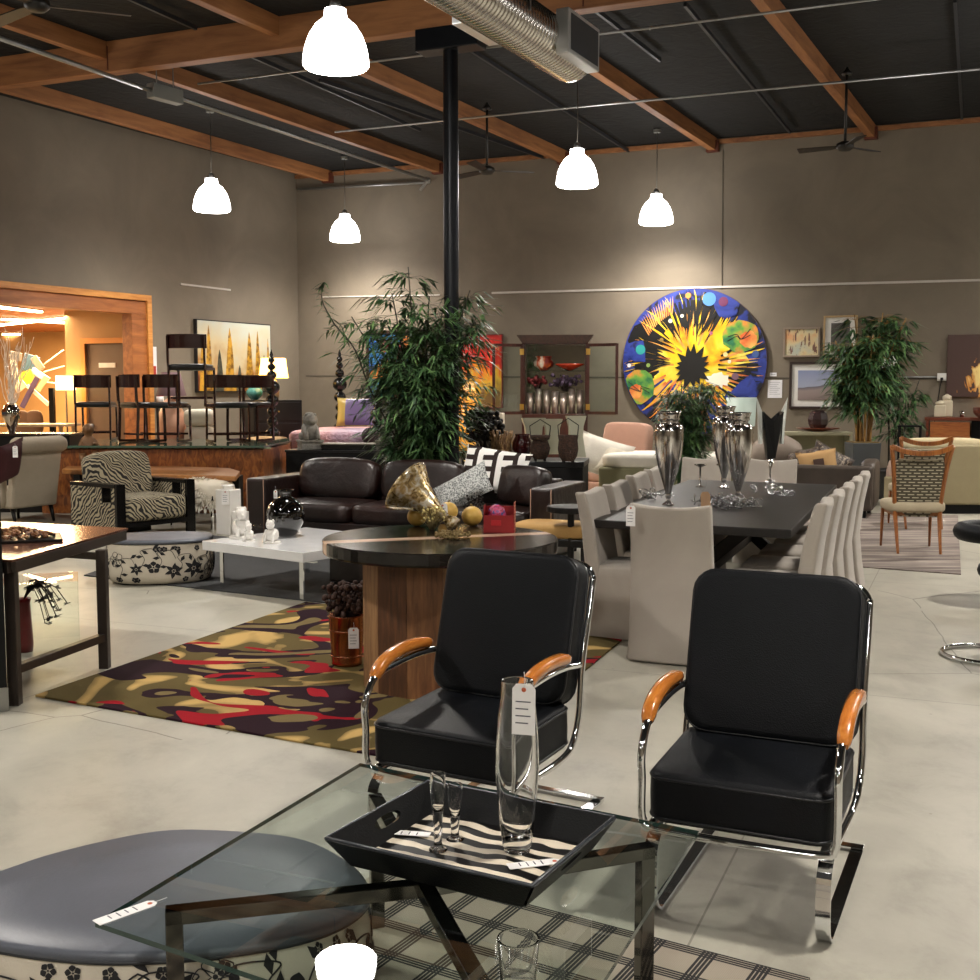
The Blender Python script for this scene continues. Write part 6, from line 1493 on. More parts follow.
# ================= LEFT BACK =================
ZEB = custom('zebra_fabric', lambda s: (lambda wv: (s.l(s.mix(.22, s.co(), s.n('ShaderNodeTexNoise', i_Scale=3.2, i_Detail=2.0, i_Vector=s.co()).outputs['Color'], 'ADD'), wv.inputs['Vector']), s.base(s.mix(s.math('GREATER_THAN', wv.outputs['Fac'], .5), '1c1917', 'a59a80')), setattr(s.b.inputs['Roughness'], 'default_value', .9)))(s.n('ShaderNodeTexWave', i_Scale=12.0, i_Distortion=5.5, i_Detail=1.0, bands_direction='DIAGONAL')))
pA = fl(55, 480, .62); pB = fl(116, 485, .62); pC = fl(175, 477, .62)
fd = (pB - pA).normalized(); mid = (pB + pC) / 2; wv_ = (pC - pB); Wz = min((wv_).length, 1.0); ang = atan2(fd.y, fd.x) + pi / 2
print('zebra', pA, pB, pC)
Dz = .82; az = thing('zebra_armchair', 'zebra print armchair with black framed arms behind the small pouf', 'armchair', Vector((pB.x, pB.y, 0)) - fd * Dz / 2 + Vector((-fd.y, fd.x, 0)) * Wz / 2, ang)
BF = M('black_lacquer', '0c0b0b', .25)
for s_ in (-1, 1):
    x = s_ * (Wz / 2 - .05); mb = MB(ZEB); y0, y1 = -Dz / 2 + .03, Dz / 2
    hx0, hx1 = y0 + .06, y0 + .22
    mb.bx(x - .05, x + .05, y0, y1, .14, .42).bx(x - .05, x + .05, y0, hx0, .42, .58).bx(x - .05, x + .05, hx1, y1, .42, .58).build('arm_panel', az)
    MB(BF).bx(x - .055, x + .055, -Dz / 2, Dz / 2, .58, .62).bx(x - .055, x + .055, -Dz / 2 - .01, -Dz / 2 + .03, 0, .62).bx(x - .054, x + .054, hx0 - .004, hx0 + .012, .42, .58).bx(x - .054, x + .054, hx1 - .012, hx1 + .004, .42, .58).build('arm_frame', az, bevel=.003)
MB(BF).bx(-Wz / 2 + .1, Wz / 2 - .1, -Dz / 2 - .01, -Dz / 2 + .03, .16, .21).bx(-Wz / 2, Wz / 2, Dz / 2 - .04, Dz / 2, 0, .2).build('front_rail', az)
MB(ZEB).soft((0, -.05, .34), (Wz - .2, Dz, .26), 8, 8, puff=.1).build('seat_cushion', az); MB(ZEB).soft((0, Dz / 2 - .14, .66), (Wz - .22, .24, .5), 6, 8, rx=-.2, puff=.1).build('back_cushion', az)
# wingback
wp_ = fl(34, 520); wg = thing('rolled_back_chair', 'pale linen armchair with a rolled back, turned away at the left', 'armchair', (wp_.x - .15, wp_.y - .2, 0), radians(-118))
LN = M('oat_linen', '9a8f7d', .9, bump=.15, bs=120)
MB(LN).bx(-.33, .33, -.35, .33, .2, .42).build('seat', wg, bevel=.03, seg=3)
mb = MB(LN); mb.add([(-.33, .24, .2), (.33, .24, .2), (.35, .38, .93), (-.35, .38, .93), (-.33, .36, .2), (.33, .36, .2), (.35, .47, .93), (-.35, .47, .93)], [(0, 1, 2, 3), (7, 6, 5, 4), (0, 3, 7, 4), (1, 5, 6, 2), (3, 2, 6, 7), (0, 4, 5, 1)]).build('backrest', wg, bevel=.03, seg=3)
mb = MB(LN); mb.T = Matrix.Translation((0, .46, .95)) @ Matrix.Rotation(pi / 2, 4, 'Y'); mb.lathe([(0, -.36), (.085, -.355), (.1, -.32), (.1, -.02), (.096, 0), (.1, .02), (.1, .32), (.085, .355), (0, .36)], n=24).build('rolled_top', wg)
for s_ in (-1, 1): MB(LN).soft((s_ * .35, -.05, .42), (.13, .62, .46), 5, 8).build('arm', wg)
for x in (-.28, .28):
    for y in (-.28, .3): MB(BLACKW).tube([(x, y + (.05 if y > 0 else 0), 0), (x, y, .2)], [.016, .028], 8).build('leg', wg)
q = at(10, 468, 13.3); throw('burgundy pillow on the rolled back chair, tag hanging on it', 8, 462, 13.25, .5, .5, M('burgundy_cloth', '3d1015', .8), radians(-100), -.3, .2, .14)
price_tag(at(15, 446, 13.1), .2, 'white price tag over the burgundy pillow', (.055, .13))
# sheepskin bench
q = fl(198, 522); t = thing('sheepskin_bench', 'low bench draped with shaggy white sheepskin', 'bench', (-3.33, 13.2, .0), ANB)
for x in (-.28, .28):
    for y in (-.18, .18): MB(CHROME).bx(x - .012, x + .012, y - .012, y + .012, 0, .38).build('leg', t)
MB(BLACK).bx(-.32, .32, -.22, .22, .36, .41).build('seat_frame', t)
rd = random.Random(9); mb = MB(M('sheep_base', 'd8cfbd', .95)); mb.soft((0, 0, .43), (.73, .53, .29), 4, 8)
mb.use(M('sheep_wool', 'e6e0d2', .95))
for i in range(3200):
    a = rd.random() * 6.28; z = rd.uniform(.26, .58); e = (1 - max(0, (z - .44) / .145) ** 2) ** .5 if z > .44 else 1; e = e if z < .53 else e * rd.random()
    p = Vector((.37 * cos(a) * e, .27 * sin(a) * e, z)); d = Vector((cos(a) * .8, sin(a) * .8, rd.uniform(-1.1, .9))).normalized(); leaf(mb, p, d, .07, .008, rd, .5)
mb.build('sheepskin', t, fix=False)
# live-edge slab table + cherub
sl = [fl(*p, .62) for p in ((62, 469), (150, 474), (205, 475), (236, 476), (240, 471), (230, 468), (150, 465), (70, 464))]; sc_ = sum(sl, Vector()) / 8; sc_.z = 0
LE = wood('live_edge', 'b07a42', '7a4a22', .35, 1.5, 'X', coat=.3); t = thing('live_edge_table', 'long live edge wood slab table before the burl counter', 'table', sc_)
MB(LE).prism([((p - sc_).x, (p - sc_).y) for p in sl], .56, .62).build('slab_top', t, bevel=.01)
for x in (-1.1, .9): MB(BLACKW).bx(x - .04, x + .04, -.12 - x * .1, .12 - x * .1, 0, .56).build('slab_leg', t, bevel=.004)
cb2 = fl(86, 466, .62) + Vector((0, .12, 0)); t = thing('cherub_statue', 'small bronze coloured cherub figure sitting on the slab table', 'statue', cb2, .3)
CHB = M('antique_bronze', '7d5a3a', .5, .2, var=.3, vs=14)
bm_ = bpy.data.meshes.new('body'); vs = [(0, 0, .16), (0, 0, .26), (0, .0, .34), (0, -.01, .44), (-.07, 0, .32), (-.11, -.06, .24), (-.04, -.12, .26), (.07, 0, .32), (.11, -.05, .25), (.06, -.13, .3), (-.06, -.06, .12), (-.08, -.2, .12), (-.06, -.22, .03), (.06, -.06, .12), (.1, -.18, .17), (.06, -.2, .04), (0, 0, .40)]
ed = [(0, 1), (1, 2), (2, 16), (16, 3), (2, 4), (4, 5), (5, 6), (2, 7), (7, 8), (8, 9), (0, 10), (10, 11), (11, 12), (0, 13), (13, 14), (14, 15)]
bm_.from_pydata(vs, ed, []); bo = bpy.data.objects.new('body', bm_); COL.objects.link(bo); bo.parent = t
md = bo.modifiers.new('skin', 'SKIN'); sv = bm_.skin_vertices[0].data
for i, r in enumerate([.085, .075, .065, .085, .038, .028, .022, .038, .028, .022, .055, .042, .028, .055, .042, .028, .035]): sv[i].radius = (r, r)
sv[0].use_root = True; bo.modifiers.new('sub', 'SUBSURF').render_levels = 2; bm_.materials.append(CHB)
MB(CHB).lathe([(0, 0), (.13, 0), (.14, .03), (.11, .1), (0, .12)], n=20).build('base', t); MB(CHB).ball((0, -.01, .47), .075, 14).ball((0, -.08, .46), .014, 8).build('head', t)
# burl counter
BUR = custom('burl_veneer', lambda s: (s.base(s.ramp(s.noise(14, 6, s.map(s.co(), sc=(1, 1, .45)), dist=1.6), [(.35, '5a2d12'), (.5, '7d461f'), (.68, '9c6330')])), setattr(s.b.inputs['Roughness'], 'default_value', .35), setattr(s.b.inputs['Coat Weight'], 'default_value', .3)))
bz = .84; k0, k1, k2 = fl(40, 449, bz), fl(263, 449, bz), fl(288, 444, bz); base = Vector((k1.x, k1.y, 0)); a3 = atan2((k1 - k0).y, (k1 - k0).x)
bt_ = thing('burl_counter', 'long burl veneer counter with a glass top holding the stacked chairs', 'counter', base, 0)
l0_ = (k0 - k1); l2_ = (k2 - k1); poly = [(l0_.x, l0_.y), (0, 0), (l2_.x, l2_.y), (l2_.x - .1, l2_.y + .8), (l0_.x + .3, l0_.y + 2.0)]
MB(BUR).prism(poly, 0, bz).build('case', bt_, bevel=.01)
cx_ = sum(p[0] for p in poly) / 5; cy_ = sum(p[1] for p in poly) / 5; gp_ = [(cx_ + (x - cx_) * 1.02, cy_ + (y - cy_) * 1.06) for x, y in poly]
MB(M('green_glass_top', '4a6656', .1, coat=.6)).prism(gp_, bz + .02, bz + .045).build('glass_top', bt_)
mb = MB(M('pale_stone', '8f9a80', .4))
for i in range(14):
    f = i / 13; x = l0_.x * f * .97; y = l0_.y * f * .97 + .03; MB(M('pale_stone', '8f9a80')).bx(x - .09, x + .09, y, y + .06, bz, bz + .02).build('spacer', bt_)
# small dark chairs on the counter
DKW = M('espresso_wood', '351812', .22, coat=.6); DKS = M('black_seat_vinyl', '0d0c0c', .4)
def cafe_chair(label, loc, rz):
    t = thing('cafe_chair', label, 'chair', loc, rz, 'dark bentwood chairs displayed on the burl counter')
    for s_ in (-1, 1):
        x = s_ * .22; P = [(x, .2, .80), (x, .19, .5), (x, .17, .42), (x, .19, .06), (x, .17, .02), (x, -.17, .02), (x, -.2, .06), (x, -.19, .40), (x, -.15, .43), (x, .15, .43)]
        MB(DKW).tube(smoothpath(P, 3), 0, flat=(.03, .022)).build('side_frame', t)
    MB(DKS).soft((0, -.01, .45), (.46, .42, .075), 6, 8).build('seat', t)
    vs = []; n = 8
    for z in (.66, .82):
        for sd in (0, 1):
            for i in range(n + 1): x = -.24 + .48 * i / n; vs.append((x, .15 + .075 * (1 - (x / .24) ** 2) + sd * .022, z))
    fs = []; m = n + 1
    for i in range(n): fs += [(i, i + 1, 2 * m + i + 1, 2 * m + i), (m + i + 1, m + i, 3 * m + i, 3 * m + i + 1), (i + 1, i, m + i, m + i + 1), (2 * m + i, 2 * m + i + 1, 3 * m + i + 1, 3 * m + i)]
    fs += [(0, 2 * m, 3 * m, m), (n, m + n, 3 * m + n, 2 * m + n)]
    MB(DKW).add(vs, fs, False).build('backrest', t, bevel=.004)
    for y in (-.12, .12): MB(DKW).bar((-.22, y, .1), (.22, y, .1), .02, .025).build('stretcher', t)
    return t
ct_ = bz + .045
cc0 = None
for px, py, z, rz, lab in [(97, 436, ct_, pi + .1, 'dark bentwood chair at the left end of the burl counter'), (142, 438, ct_, 2.4, 'angled dark bentwood chair, second from the left on the counter'), (168, 438, ct_, pi - .15, 'dark bentwood chair under the raised one on the counter'),
                         (190, 0, 0, pi - .05, 'topmost dark bentwood chair perched on the others'), (228, 438, ct_, .5, 'dark bentwood chair right of the raised one, back turned left'), (251, 437, ct_, -.35, 'dark bentwood chair at the right end of the burl counter')]:
    p = fl(px, py + 4, z) if py else None
    if p is None: p = Vector((at(190, 400, 14.9).x, 15.0, ct_ + .50))
    if cc0 is None: cc0 = cafe_chair(lab, p, rz); cc0.scale = (1.08, 1.08, 1.13)
    else: dup(cc0, p, rz, lab)
# table lamps behind the counter
def tlamp(label, p, hb, rb, sh, sr0, sr1, bmat, smat, power, col, name='table_lamp'):
    t = thing(name, label, 'table lamp', p); MB(bmat).lathe([(0, 0), (rb * .7, 0), (rb, hb * .2), (rb, hb * .6), (rb * .5, hb * .9), (.015, hb), (.012, hb + sh * .6), (0, hb + sh * .6)], n=24).build('base', t)
    MB(smat).lathe([(sr0, hb), (sr1, hb + sh), (sr1 - .005, hb + sh), (sr0 - .005, hb)], n=32).build('lamp_shade', t)
    if power: lamp_light(t, (0, 0, hb + sh * .45), power, col, .05)
    return t
dk = thing('dark_sideboard', 'dark sideboard behind the burl counter carrying the lamps', 'sideboard', (at(185, 430, 17.6).x, 17.6, 0), 0)
MB(BLACKW).bx(-1.1, 1.1, -.25, .25, 0, .75).build('case', dk, bevel=.005)
for x in (-.55, .55): MB(BLACKW).bx(x - .5, x + .5, -.27, -.25, .1, .7).build('door', dk, bevel=.004)
tlamp('lamp with a plum shade and a glowing pink ceramic base behind the chairs', (at(172, 430, 17.6).x, 17.6, .75), .76, .21, .36, .23, .14, M('pink_ceramic_lit', 'd8a488', .4), M('plum_shade', '5a4044', .8), 0, None)
q = at(200, 432, 17.5); t = thing('white_pillow_stack', 'pair of square cream cushions stacked behind the chairs', 'pillow', (q.x, 17.5, .75)); MB(M('cream_pillow', 'd5ccba')).soft((0, 0, .15), (.46, .3, .3), 4, 8).build('lower_cushion', t); MB(M('cream_pillow', 'd5ccba')).soft((0, 0, .43), (.46, .3, .27), 4, 8).build('upper_cushion', t)
# canvas of cypress trees on the left wall
a = wl(194, 320); b = wl(268, 388); w = (b - a).xy.length; zt3, zb3 = wl(231, 323).z, wl(231, 391).z
cv = thing('canvas_painting', 'wide canvas of golden and dark cypress trees on the left wall', 'painting', Vector(((a.x + b.x) / 2, (a.y + b.y) / 2, (zt3 + zb3) / 2)) + NL * .03, ANL); h = zt3 - zb3
MB(M('canvas_dark_edge', '1a1512', .6)).bx(-w / 2 - .02, w / 2 + .02, -.04, .03, -h / 2 - .02, h / 2 + .02).build('frame', cv)
mb = MB(custom('art_sky', lambda s: s.base(s.ramp(s.math('ADD', s.math('MULTIPLY', s.n('ShaderNodeSeparateXYZ', i_0=s.co()).outputs[2], .45), s.noise(1.5, 3)), [(.2, '7a3a1c'), (.35, 'a8702e'), (.5, 'c9b890'), (.8, 'bfc4b8')]))))
mb.bx(-w / 2, w / 2, -.045, -.04, -h / 2, h / 2)
tg = custom('art_gold_tree', lambda s: s.base(s.ramp(s.noise(12, 4), [(.35, '6e4a12'), (.6, 'c9962a')]))); td = custom('art_dark_tree', lambda s: s.base(s.ramp(s.noise(12, 4), [(.35, '2a2a22'), (.6, '4e4c3a')])))
for i, (x, w_, zt4, m) in enumerate([(-.36, .055, .44, tg), (-.22, .06, .1, td), (-.08, .075, .42, tg), (.05, .05, -.12, td), (.19, .065, .38, tg), (.31, .05, .40, tg), (.40, .045, .05, td), (-.45, .04, .2, tg), (.46, .03, .3, tg)]):
    P = []; mb.use(m); N = 8; rr_ = random.Random(i)
    for sg in (1, -1):
        for j in (range(N + 1) if sg > 0 else range(N, -1, -1)):
            u = j / N; r = w_ * w * (.9 - .9 * u) ** .7 * (1 + rr_.uniform(-.1, .1)) + .004; P.append((x * w + sg * r, -.0455 - i * .0003, -h / 2 + (zt4 * h + h / 2) * u))
    mb.add(P, [tuple(range(len(P)))])
mb.build('canvas', cv, fix=False)
# tall dark chest + lamp under the canvas
q = at(272, 400, 19.0); t = thing('dark_chest', 'tall black chest against the left wall holding the lit lamp', 'chest', (q.x, 19.0, 0), ANL - .5); zt5 = at(272, 400, 18.8).z
MB(BLACKW).bx(-.42, .42, -.25, .25, 0, zt5).build('case', t, bevel=.005)
for i in range(4):
    d_ = MB(BLACKW).bx(-.39, .39, -.27, -.25, .08 + i * .34, .38 + i * .34).build('drawer', t, bevel=.006); MB(M('brass', 'c9a050')).ball((0, -.28, .23 + i * .34), .014, 8).build('knob', d_)
LS = M('warm_shade', 'f3cf86', emit=4.5, ecol='ffc35e')
tlamp('lit table lamp with a cream shade in front of the cypress canvas', (at(274, 400, 19.0).x, 19.0, zt5), .36, .09, .32, .24, .2, M('lamp_tan', 'a08560', .5), LS, 0, None)
q = at(268, 370, 18.9); ld = thing('x', 'x', 'x'); bpy.data.objects.remove(ld)
p = at(255, 400, 18.6); t = thing('teal_vase', 'oval teal ceramic vase left of the lit table lamp', 'vase', (p.x, 18.6, zt5 - .0)); t.location = (at(254, 399, 19.1).x, 19.15, zt5); MB(M('teal_glaze', '3d7d78', .25, coat=.5)).lathe([(0, 0), (.06, 0), (.13, .08), (.14, .14), (.09, .21), (.04, .23), (.05, .25), (0, .22)], n=24).build('body', t)
# ball-turned bedposts and bed
q = at(332, 440, 16.6); bd = thing('four_poster_bed', 'bed with ball turned black posts and a pink and lilac quilt', 'bed', (at(283, 440, 17.3).x, 17.3, 0), -.12); bz_ = .86; bw_ = at(380, 440, 17.3).x - at(283, 440, 17.3).x
MB(BLACKW).bx(0, bw_ + .3, 0, 2.1, .35, .55).build('bed_frame', bd, bevel=.01); MB(custom('pink_quilt', lambda s: (s.base(s.ramp(s.noise(.9, 2), [(.45, 'a88fa6'), (.55, 'c78f8c')])), s.bump(s.noise(25, 2), .8, .03)))).soft((bw_ / 2 + .15, 1.03, .77), (bw_ + .28, 2.08, .46), 8, 8).build('quilted_mattress', bd)
def post(px, Y, label=None):
    x = at(px, 400, Y).x; mb = MB(BF); zt6 = at(px, 349 if px != 378 else 385, Y).z; z = .0; prof = [(0, 0), (.05, 0), (.05, .5)]; 
    sizes = [.10, .09, .11, .085, .08, .10, .12, .075, .06, .05]
    tot = sum(sizes); sc4 = (zt6 - .5 - .12) / (2 * tot); z = .5
    for r in sizes:
        r2_ = r * sc4
        for k in range(1, 8): a = pi * k / 8; prof.append((max(r * sin(a), .022), z + r2_ * (1 - cos(a))))
        z += 2 * r2_
    prof += [(.02, z), (.028, z + .03), (.001, z + .12)]
    R_ = Matrix.Rotation(.12, 3, 'Z') @ (Vector((x, Y, 0)) - Vector(bd.location)); mb.lathe(prof, (R_.x, R_.y, 0), 18); mb.build('ball_turned_post', bd)
post(272, 17.3); post(340, 19.3); post(378, 17.2); 
throw('lilac and gold satin pillow standing on the pink quilt', 356, 412, 18.2, .62, .46, custom('lilac_satin', lambda s: (s.base(s.mix(s.math('LESS_THAN', s.n('ShaderNodeSeparateXYZ', i_0=s.co()).outputs[0], -.16), '6f6088', 'b39a4a')), setattr(s.b.inputs['Roughness'], 'default_value', .35))), -.1, -.25, 0, .16, edge=M('gold_satin', 'b39a4a', .4))
t = thing('upholstered_bench', 'plain tan upholstered block beside the foot of the bed', 'bench', (at(246, 440, 16.9).x, 16.9, 0), -.1); MB(M('tan_block', 'a8875c', .85)).soft((.22, .3, .55), (.56, .6, .72), 8, 6).build('cushion', t); MB(BLACK).bx(0, .45, .05, .55, 0, .2).build('plinth', t)
# black cabinet with two lion dogs
k0 = fl(289, 449, .80); t = thing('black_low_cabinet', 'low matte black cabinet carrying the two grey lion dogs', 'cabinet', (k0.x, k0.y - .25, 0), -.14); MB(BLACK).bx(0, 1.6, 0, .5, 0, .77).build('case', t, bevel=.004); MB(M('black_top', '17181a')).bx(-.01, 1.61, -.01, .51, .77, .80).build('top', t, bevel=.003)
bcab = Matrix.Translation(t.location) @ Matrix.Rotation(-.14, 4, 'Z')
t = thing('black_riser', 'flat black lacquer stand between the lion dogs', 'stand', bcab @ Vector((.83, .26, .80)), -.14); MB(BF).bx(-.37, .37, -.16, .16, 0, .07).build('body', t, bevel=.004); MB(M('pale_edge', '8a8272', .5)).bx(-.38, .38, -.17, .17, .07, .085).build('top', t)
def liondog(label, loc, rz, k=1.0):
    t = thing('lion_dog_statue', label, 'statue', loc, rz, 'grey stone lion dogs'); S = M('pale_stone_carved', '8f8c84', .8, var=.35, vs=22, bump=.5, bs=40)
    MB(S).bx(-.15, .15, -.12, .12, 0, .1).bx(-.16, .16, -.13, .13, .1, .13).build('plinth', t, bevel=.006)
    MB(S).soft((0, .02, .24), (.22, .24, .24), 3, 8, rx=.2).build('body', t)
    h = MB(S); h.ball((.0, -.05, .40), .085, 12); h.soft((0, -.12, .385), (.09, .08, .07), 3, 4)
    rd = random.Random(3)
    for i in range(16): a = 2 * pi * i / 16; h.ball((.075 * cos(a), -.0 + .02 * sin(a), .40 + .075 * sin(a)), .03, 6)
    for s_ in (-1, 1): h.ball((s_ * .06, -.03, .47), .022, 6)
    h.build('maned_head', t)
    for s_ in (-1, 1): MB(S).tube([(s_ * .07, -.05, .3), (s_ * .08, -.1, .2), (s_ * .08, -.11, .135)], [.035, .03, .035], 8).build('foreleg', t); MB(S).soft((s_ * .1, .05, .18), (.08, .16, .1), 3, 6).build('haunch', t)
    MB(S).tube([(0, .12, .17), (0, .16, .26), (0, .13, .36)], [.03, .035, .01], 8).build('tail', t); return t
ld1 = liondog('grey stone lion dog on the left end of the low black cabinet', bcab @ Vector((.28, .2, .80)), .4)
dup(ld1, bcab @ Vector((1.38, .2, .80)), -.4, 'grey stone lion dog by the bamboo, right end of the low black cabinet')
# dark plum ball pillow
t = thing('plum_bolster', 'dark plum round cushion at the right end of the pink quilt', 'pillow', at(370, 436, 17.1)); MB(M('plum_cloth', '2e1c26', .8)).ball((0, 0, 0), .13, 16).build('cover', t); MB(M('plum_cloth', '2e1c26')).ball((0, -.13, 0), .015, 6).build('button', t)
# ================= far-left: consoles, vase, next room things =================
cz1 = 1.0; p = fl(60, 437, cz1)
t = thing('dark_console', 'long dark console at the left edge holding the silver vase', 'console', (at(-20, 434, 15.2).x, 15.0, 0), 0); zc = at(20, 436, 15.0).z
MB(BLACKW).bx(0, 1.25, 0, .5, 0, zc).build('case', t, bevel=.005); MB(M('console_top', '2b1d14', .25, coat=.4)).bx(-.02, 1.27, -.02, .52, zc, zc + .03).build('top', t, bevel=.003)
vp = Vector((at(12, 433, 15.2).x, 15.2, zc + .03)); k = 15.2 / 1150; t = thing('silver_vase', 'egg shaped silver vase of white branches on the dark console', 'vase', vp)
MB(M('mirror_silver', 'c9c0b4', .05, 1)).lathe([(0, 0), (3 * k, 0), (4 * k, 4 * k), (8.5 * k, 16 * k), (9 * k, 22 * k), (6 * k, 28 * k), (3 * k, 30 * k), (2 * k, 29 * k), (0, 26 * k)], n=32).build('body', t)
rd = random.Random(2); mb = MB(M('white_branch', 'e8d8c4', .7))
t = thing('white_branches', 'spray of curly white branches standing in the silver vase', 'branches', vp + Vector((0, 0, .33)))
for i in range(22):
    a = rd.gauss(.12, .14); L = rd.uniform(.7, 1.08); P = []
    for j in range(9):
        u = j / 8; P.append((sin(a) * L * u + .03 * sin(u * 9 + i), .05 * sin(i * 2 + u * 5) * u, L * u * cos(a)))
    MB(M('white_branch', 'e8d8c4')).tube(smoothpath(P, 2), [.006] * 13 + [.004] * 4, 5).build('branch', t)
# wall sculpture in the side room: bold shards and ribbons
sw = at(62, 375, 20.6); t = thing('shard_sculpture', 'bright assemblage of painted shards on the side room wall', 'sculpture', at(25, 375, 20.2)); 
for i, (x, z, w, h, a, c_) in enumerate([(.1, .2, .28, .3, .3, '2f4a5e'), (.28, .0, .34, .1, .6, 'e6e0d6'), (.05, -.05, .26, .22, -.4, 'd8b83a'), (.25, -.35, .5, .07, .75, 'e8e4dc'), (.12, -.3, .09, .6, .5, '4a3a5e'), (-.12, .1, .1, .5, -.1, 'd8cfc0'), (.3, .2, .12, .26, -.6, '9a8578'), (.38, -.15, .09, .3, .6, 'd9c89a'), (-.05, .32, .2, .14, .2, '6e6a66'), (.02, -.2, .14, .2, .9, 'e0c8b0')]):
    MB(M('shard_' + c_, c_, .5)).box((x, -.03 * i, z), (w, .03, h), ry=a).build('shard', t, bevel=.004)
for i, (a0, z0_) in enumerate(((.25, .18), (.1, .05), (-.05, -.12))): MB(M('white_branch', 'e8d8c4')).tube([(.35, -.05, z0_), (.72, -.08, z0_ + a0)], .012, 6).build('ribbon', t)
# lamp on table in the side room
tb = at(60, 430, 19.2); t = thing('long_table', 'pale long table just inside the side room', 'table', (at(35, 425, 18.6).x, 18.6, 0), .0); zt7 = at(50, 424, 18.4).z
MB(M('pale_table', 'b09878', .4)).bx(-.9, .62, -.35, .35, zt7 - .04, zt7).build('tabletop', t)
for x in (-.8, .52):
    for y in (-.28, .28): MB(M('pale_table', 'b09878')).bx(x - .025, x + .025, y - .025, y + .025, 0, zt7 - .04).build('leg', t)
tl = tlamp('tall lamp with a glowing white drum shade in the side room', (at(67, 420, 19.4).x, 19.4, 0), .1, .1, .01, .01, .01, BLACK, BLACK, 0, None, 'floor_lamp')
for c in list(kids(tl)): bpy.data.objects.remove(c)
tl['category'] = 'floor lamp'; zl0 = at(66, 390, 19.4).z; zl1 = at(66, 376, 19.4).z
MB(M('shade_bright', 'ffe9b8', emit=6, ecol='ffdf9e')).lathe([(.16, zl0), (.16, zl1), (.155, zl1), (.155, zl0)], n=28).build('lamp_shade', tl); MB(M('dark_bronze', '2a1c14', .4, .5)).lathe([(0, 0), (.14, 0), (.13, .03), (.015, .05), (.015, zl1 - .05), (0, zl1 - .05)], n=16).build('stand', tl)
for i, (px, lab) in enumerate(((26, 'left round backed chair at the side room table'), (39, 'right round backed chair at the side room table'))):
    p = at(px, 430, 19.3); t = thing('round_back_chair', lab, 'chair', (p.x, 19.3, 0), pi, 'round backed chairs at the side room table'); zt8 = at(px, 410, 19.3).z
    MB(M('brown_weave', '5e4636', .7)).soft((0, .18, zt8 - .22), (.30, .07, .44), 3, 8).build('backrest', t); MB(M('brown_weave', '5e4636')).soft((0, -.05, .5), (.44, .44, .1), 4, 8).build('seat', t)
    for x in (-.18, .18):
        for y in (-.2, .15): MB(BLACKW).cyl((x, y, 0), .018, 0, .47, 8).build('leg', t)
t = thing('black_column_stand', 'slim black square pillar standing in the side room', 'stand', (at(52, 400, 19.0).x, 19.0, 0)); MB(BLACK).bx(-.04, .04, -.04, .04, 0, at(50, 388, 19.0).z).build('shaft', t); MB(BLACK).bx(-.12, .12, -.12, .12, 0, .03).build('foot', t)
# warm fill lights added to the side room, last one for its dark wall
def area(name, loc, size, power, col, rot=(0, 0, 0)):
    l = bpy.data.lights.new(name, 'AREA'); l.size = size; l.energy = power; l.color = col; o = bpy.data.objects.new(name, l); COL.objects.link(o); o.location = loc; o.rotation_euler = rot; return o
area('side_room_fill', (at(40, 300, 19).x - .6, 20.4, 2.85), 1.6, 420, (1, .68, .36)); area('side_room_fill', (-10.5, 18.5, 2.85), 1.6, 300, (1, .68, .36)); area('side_room_fill', (-9.0, 23.6, 2.85), 2.0, 420, (1, .68, .36))
# fire extinguisher on jamb
p = at(156, 392, 18.6); t = thing('fire_extinguisher', 'small red fire extinguisher with a white label beside the opening', 'fire extinguisher', wl(156, 400) + NL * .09); MB(M('ext_red', 'b0181a', .3, coat=.4)).lathe([(0, -.12), (.055, -.115), (.06, -.1), (.06, .12), (.04, .17), (0, .18)], n=20).build('cylinder', t); MB(M('paper', 'e2e2e6')).lathe([(.0605, -.03), (.0612, -.03), (.0612, .06), (.0605, .06)], n=20).build('label_band', t); MB(BLACK).bx(-.02, .02, -.06, .02, .18, .21).build('valve_handle', t)
p = wl(153, 355); t = thing('wall_placard', 'narrow white vertical placard right of the opening trim', 'sign', wl(153.5, 360) + NL * .004, ANL); MB(M('paper', 'e2e2e6')).bx(-.06, .06, -.01, 0, -.3, .22).build('plate', t); MB(M('sign_red', 'b0302a', .5)).bx(-.04, .04, -.012, -.01, -.28, -.1).build('red_panel', t)
# ================= NEAR LEFT: copper topped metal table, black pillar, acrylic box =================
TZ2 = .76; c1_, c2_, c3_ = fl(128, 528, TZ2), fl(12, 560, TZ2), fl(35, 520, TZ2)
t = thing('copper_top_table', 'dark steel work table with a copper top at the left edge', 'table', (c1_.x, c1_.y, 0), 0)
u_ = (c2_ - c1_); e_ = Vector((-1.55, .62, 0)) * .75; P0 = Vector((0, 0, 0)); P1_ = u_; P2_ = u_ + e_; P3_ = e_
pl = [(p.x, p.y) for p in (P0, P1_, P2_, P3_)]; cxm = sum(p[0] for p in pl) / 4; cym = sum(p[1] for p in pl) / 4
STL = M('brown_steel', '4a413b', .4, .6, var=.2)
MB(custom('copper_sheet', lambda s: (s.base(s.ramp(s.noise(3, 5), [(.35, '5a382c'), (.65, '8a6250')])), setattr(s.b.inputs['Metallic'], 'default_value', .5), setattr(s.b.inputs['Roughness'], 'default_value', .2)))).prism(pl, TZ2 - .012, TZ2).build('copper_sheet_top', t)
def edge(a, b, z0, z1, w=.05): MB(STL).bar((a[0], a[1], (z0 + z1) / 2), (b[0], b[1], (z0 + z1) / 2), w, z1 - z0).build('frame_rail', t, bevel=.003)
ins = [(x + (cxm - x) * .04, y + (cym - y) * .04) for x, y in pl]
for i in range(4): edge(ins[i], ins[(i + 1) % 4], TZ2 - .07, TZ2 - .012)
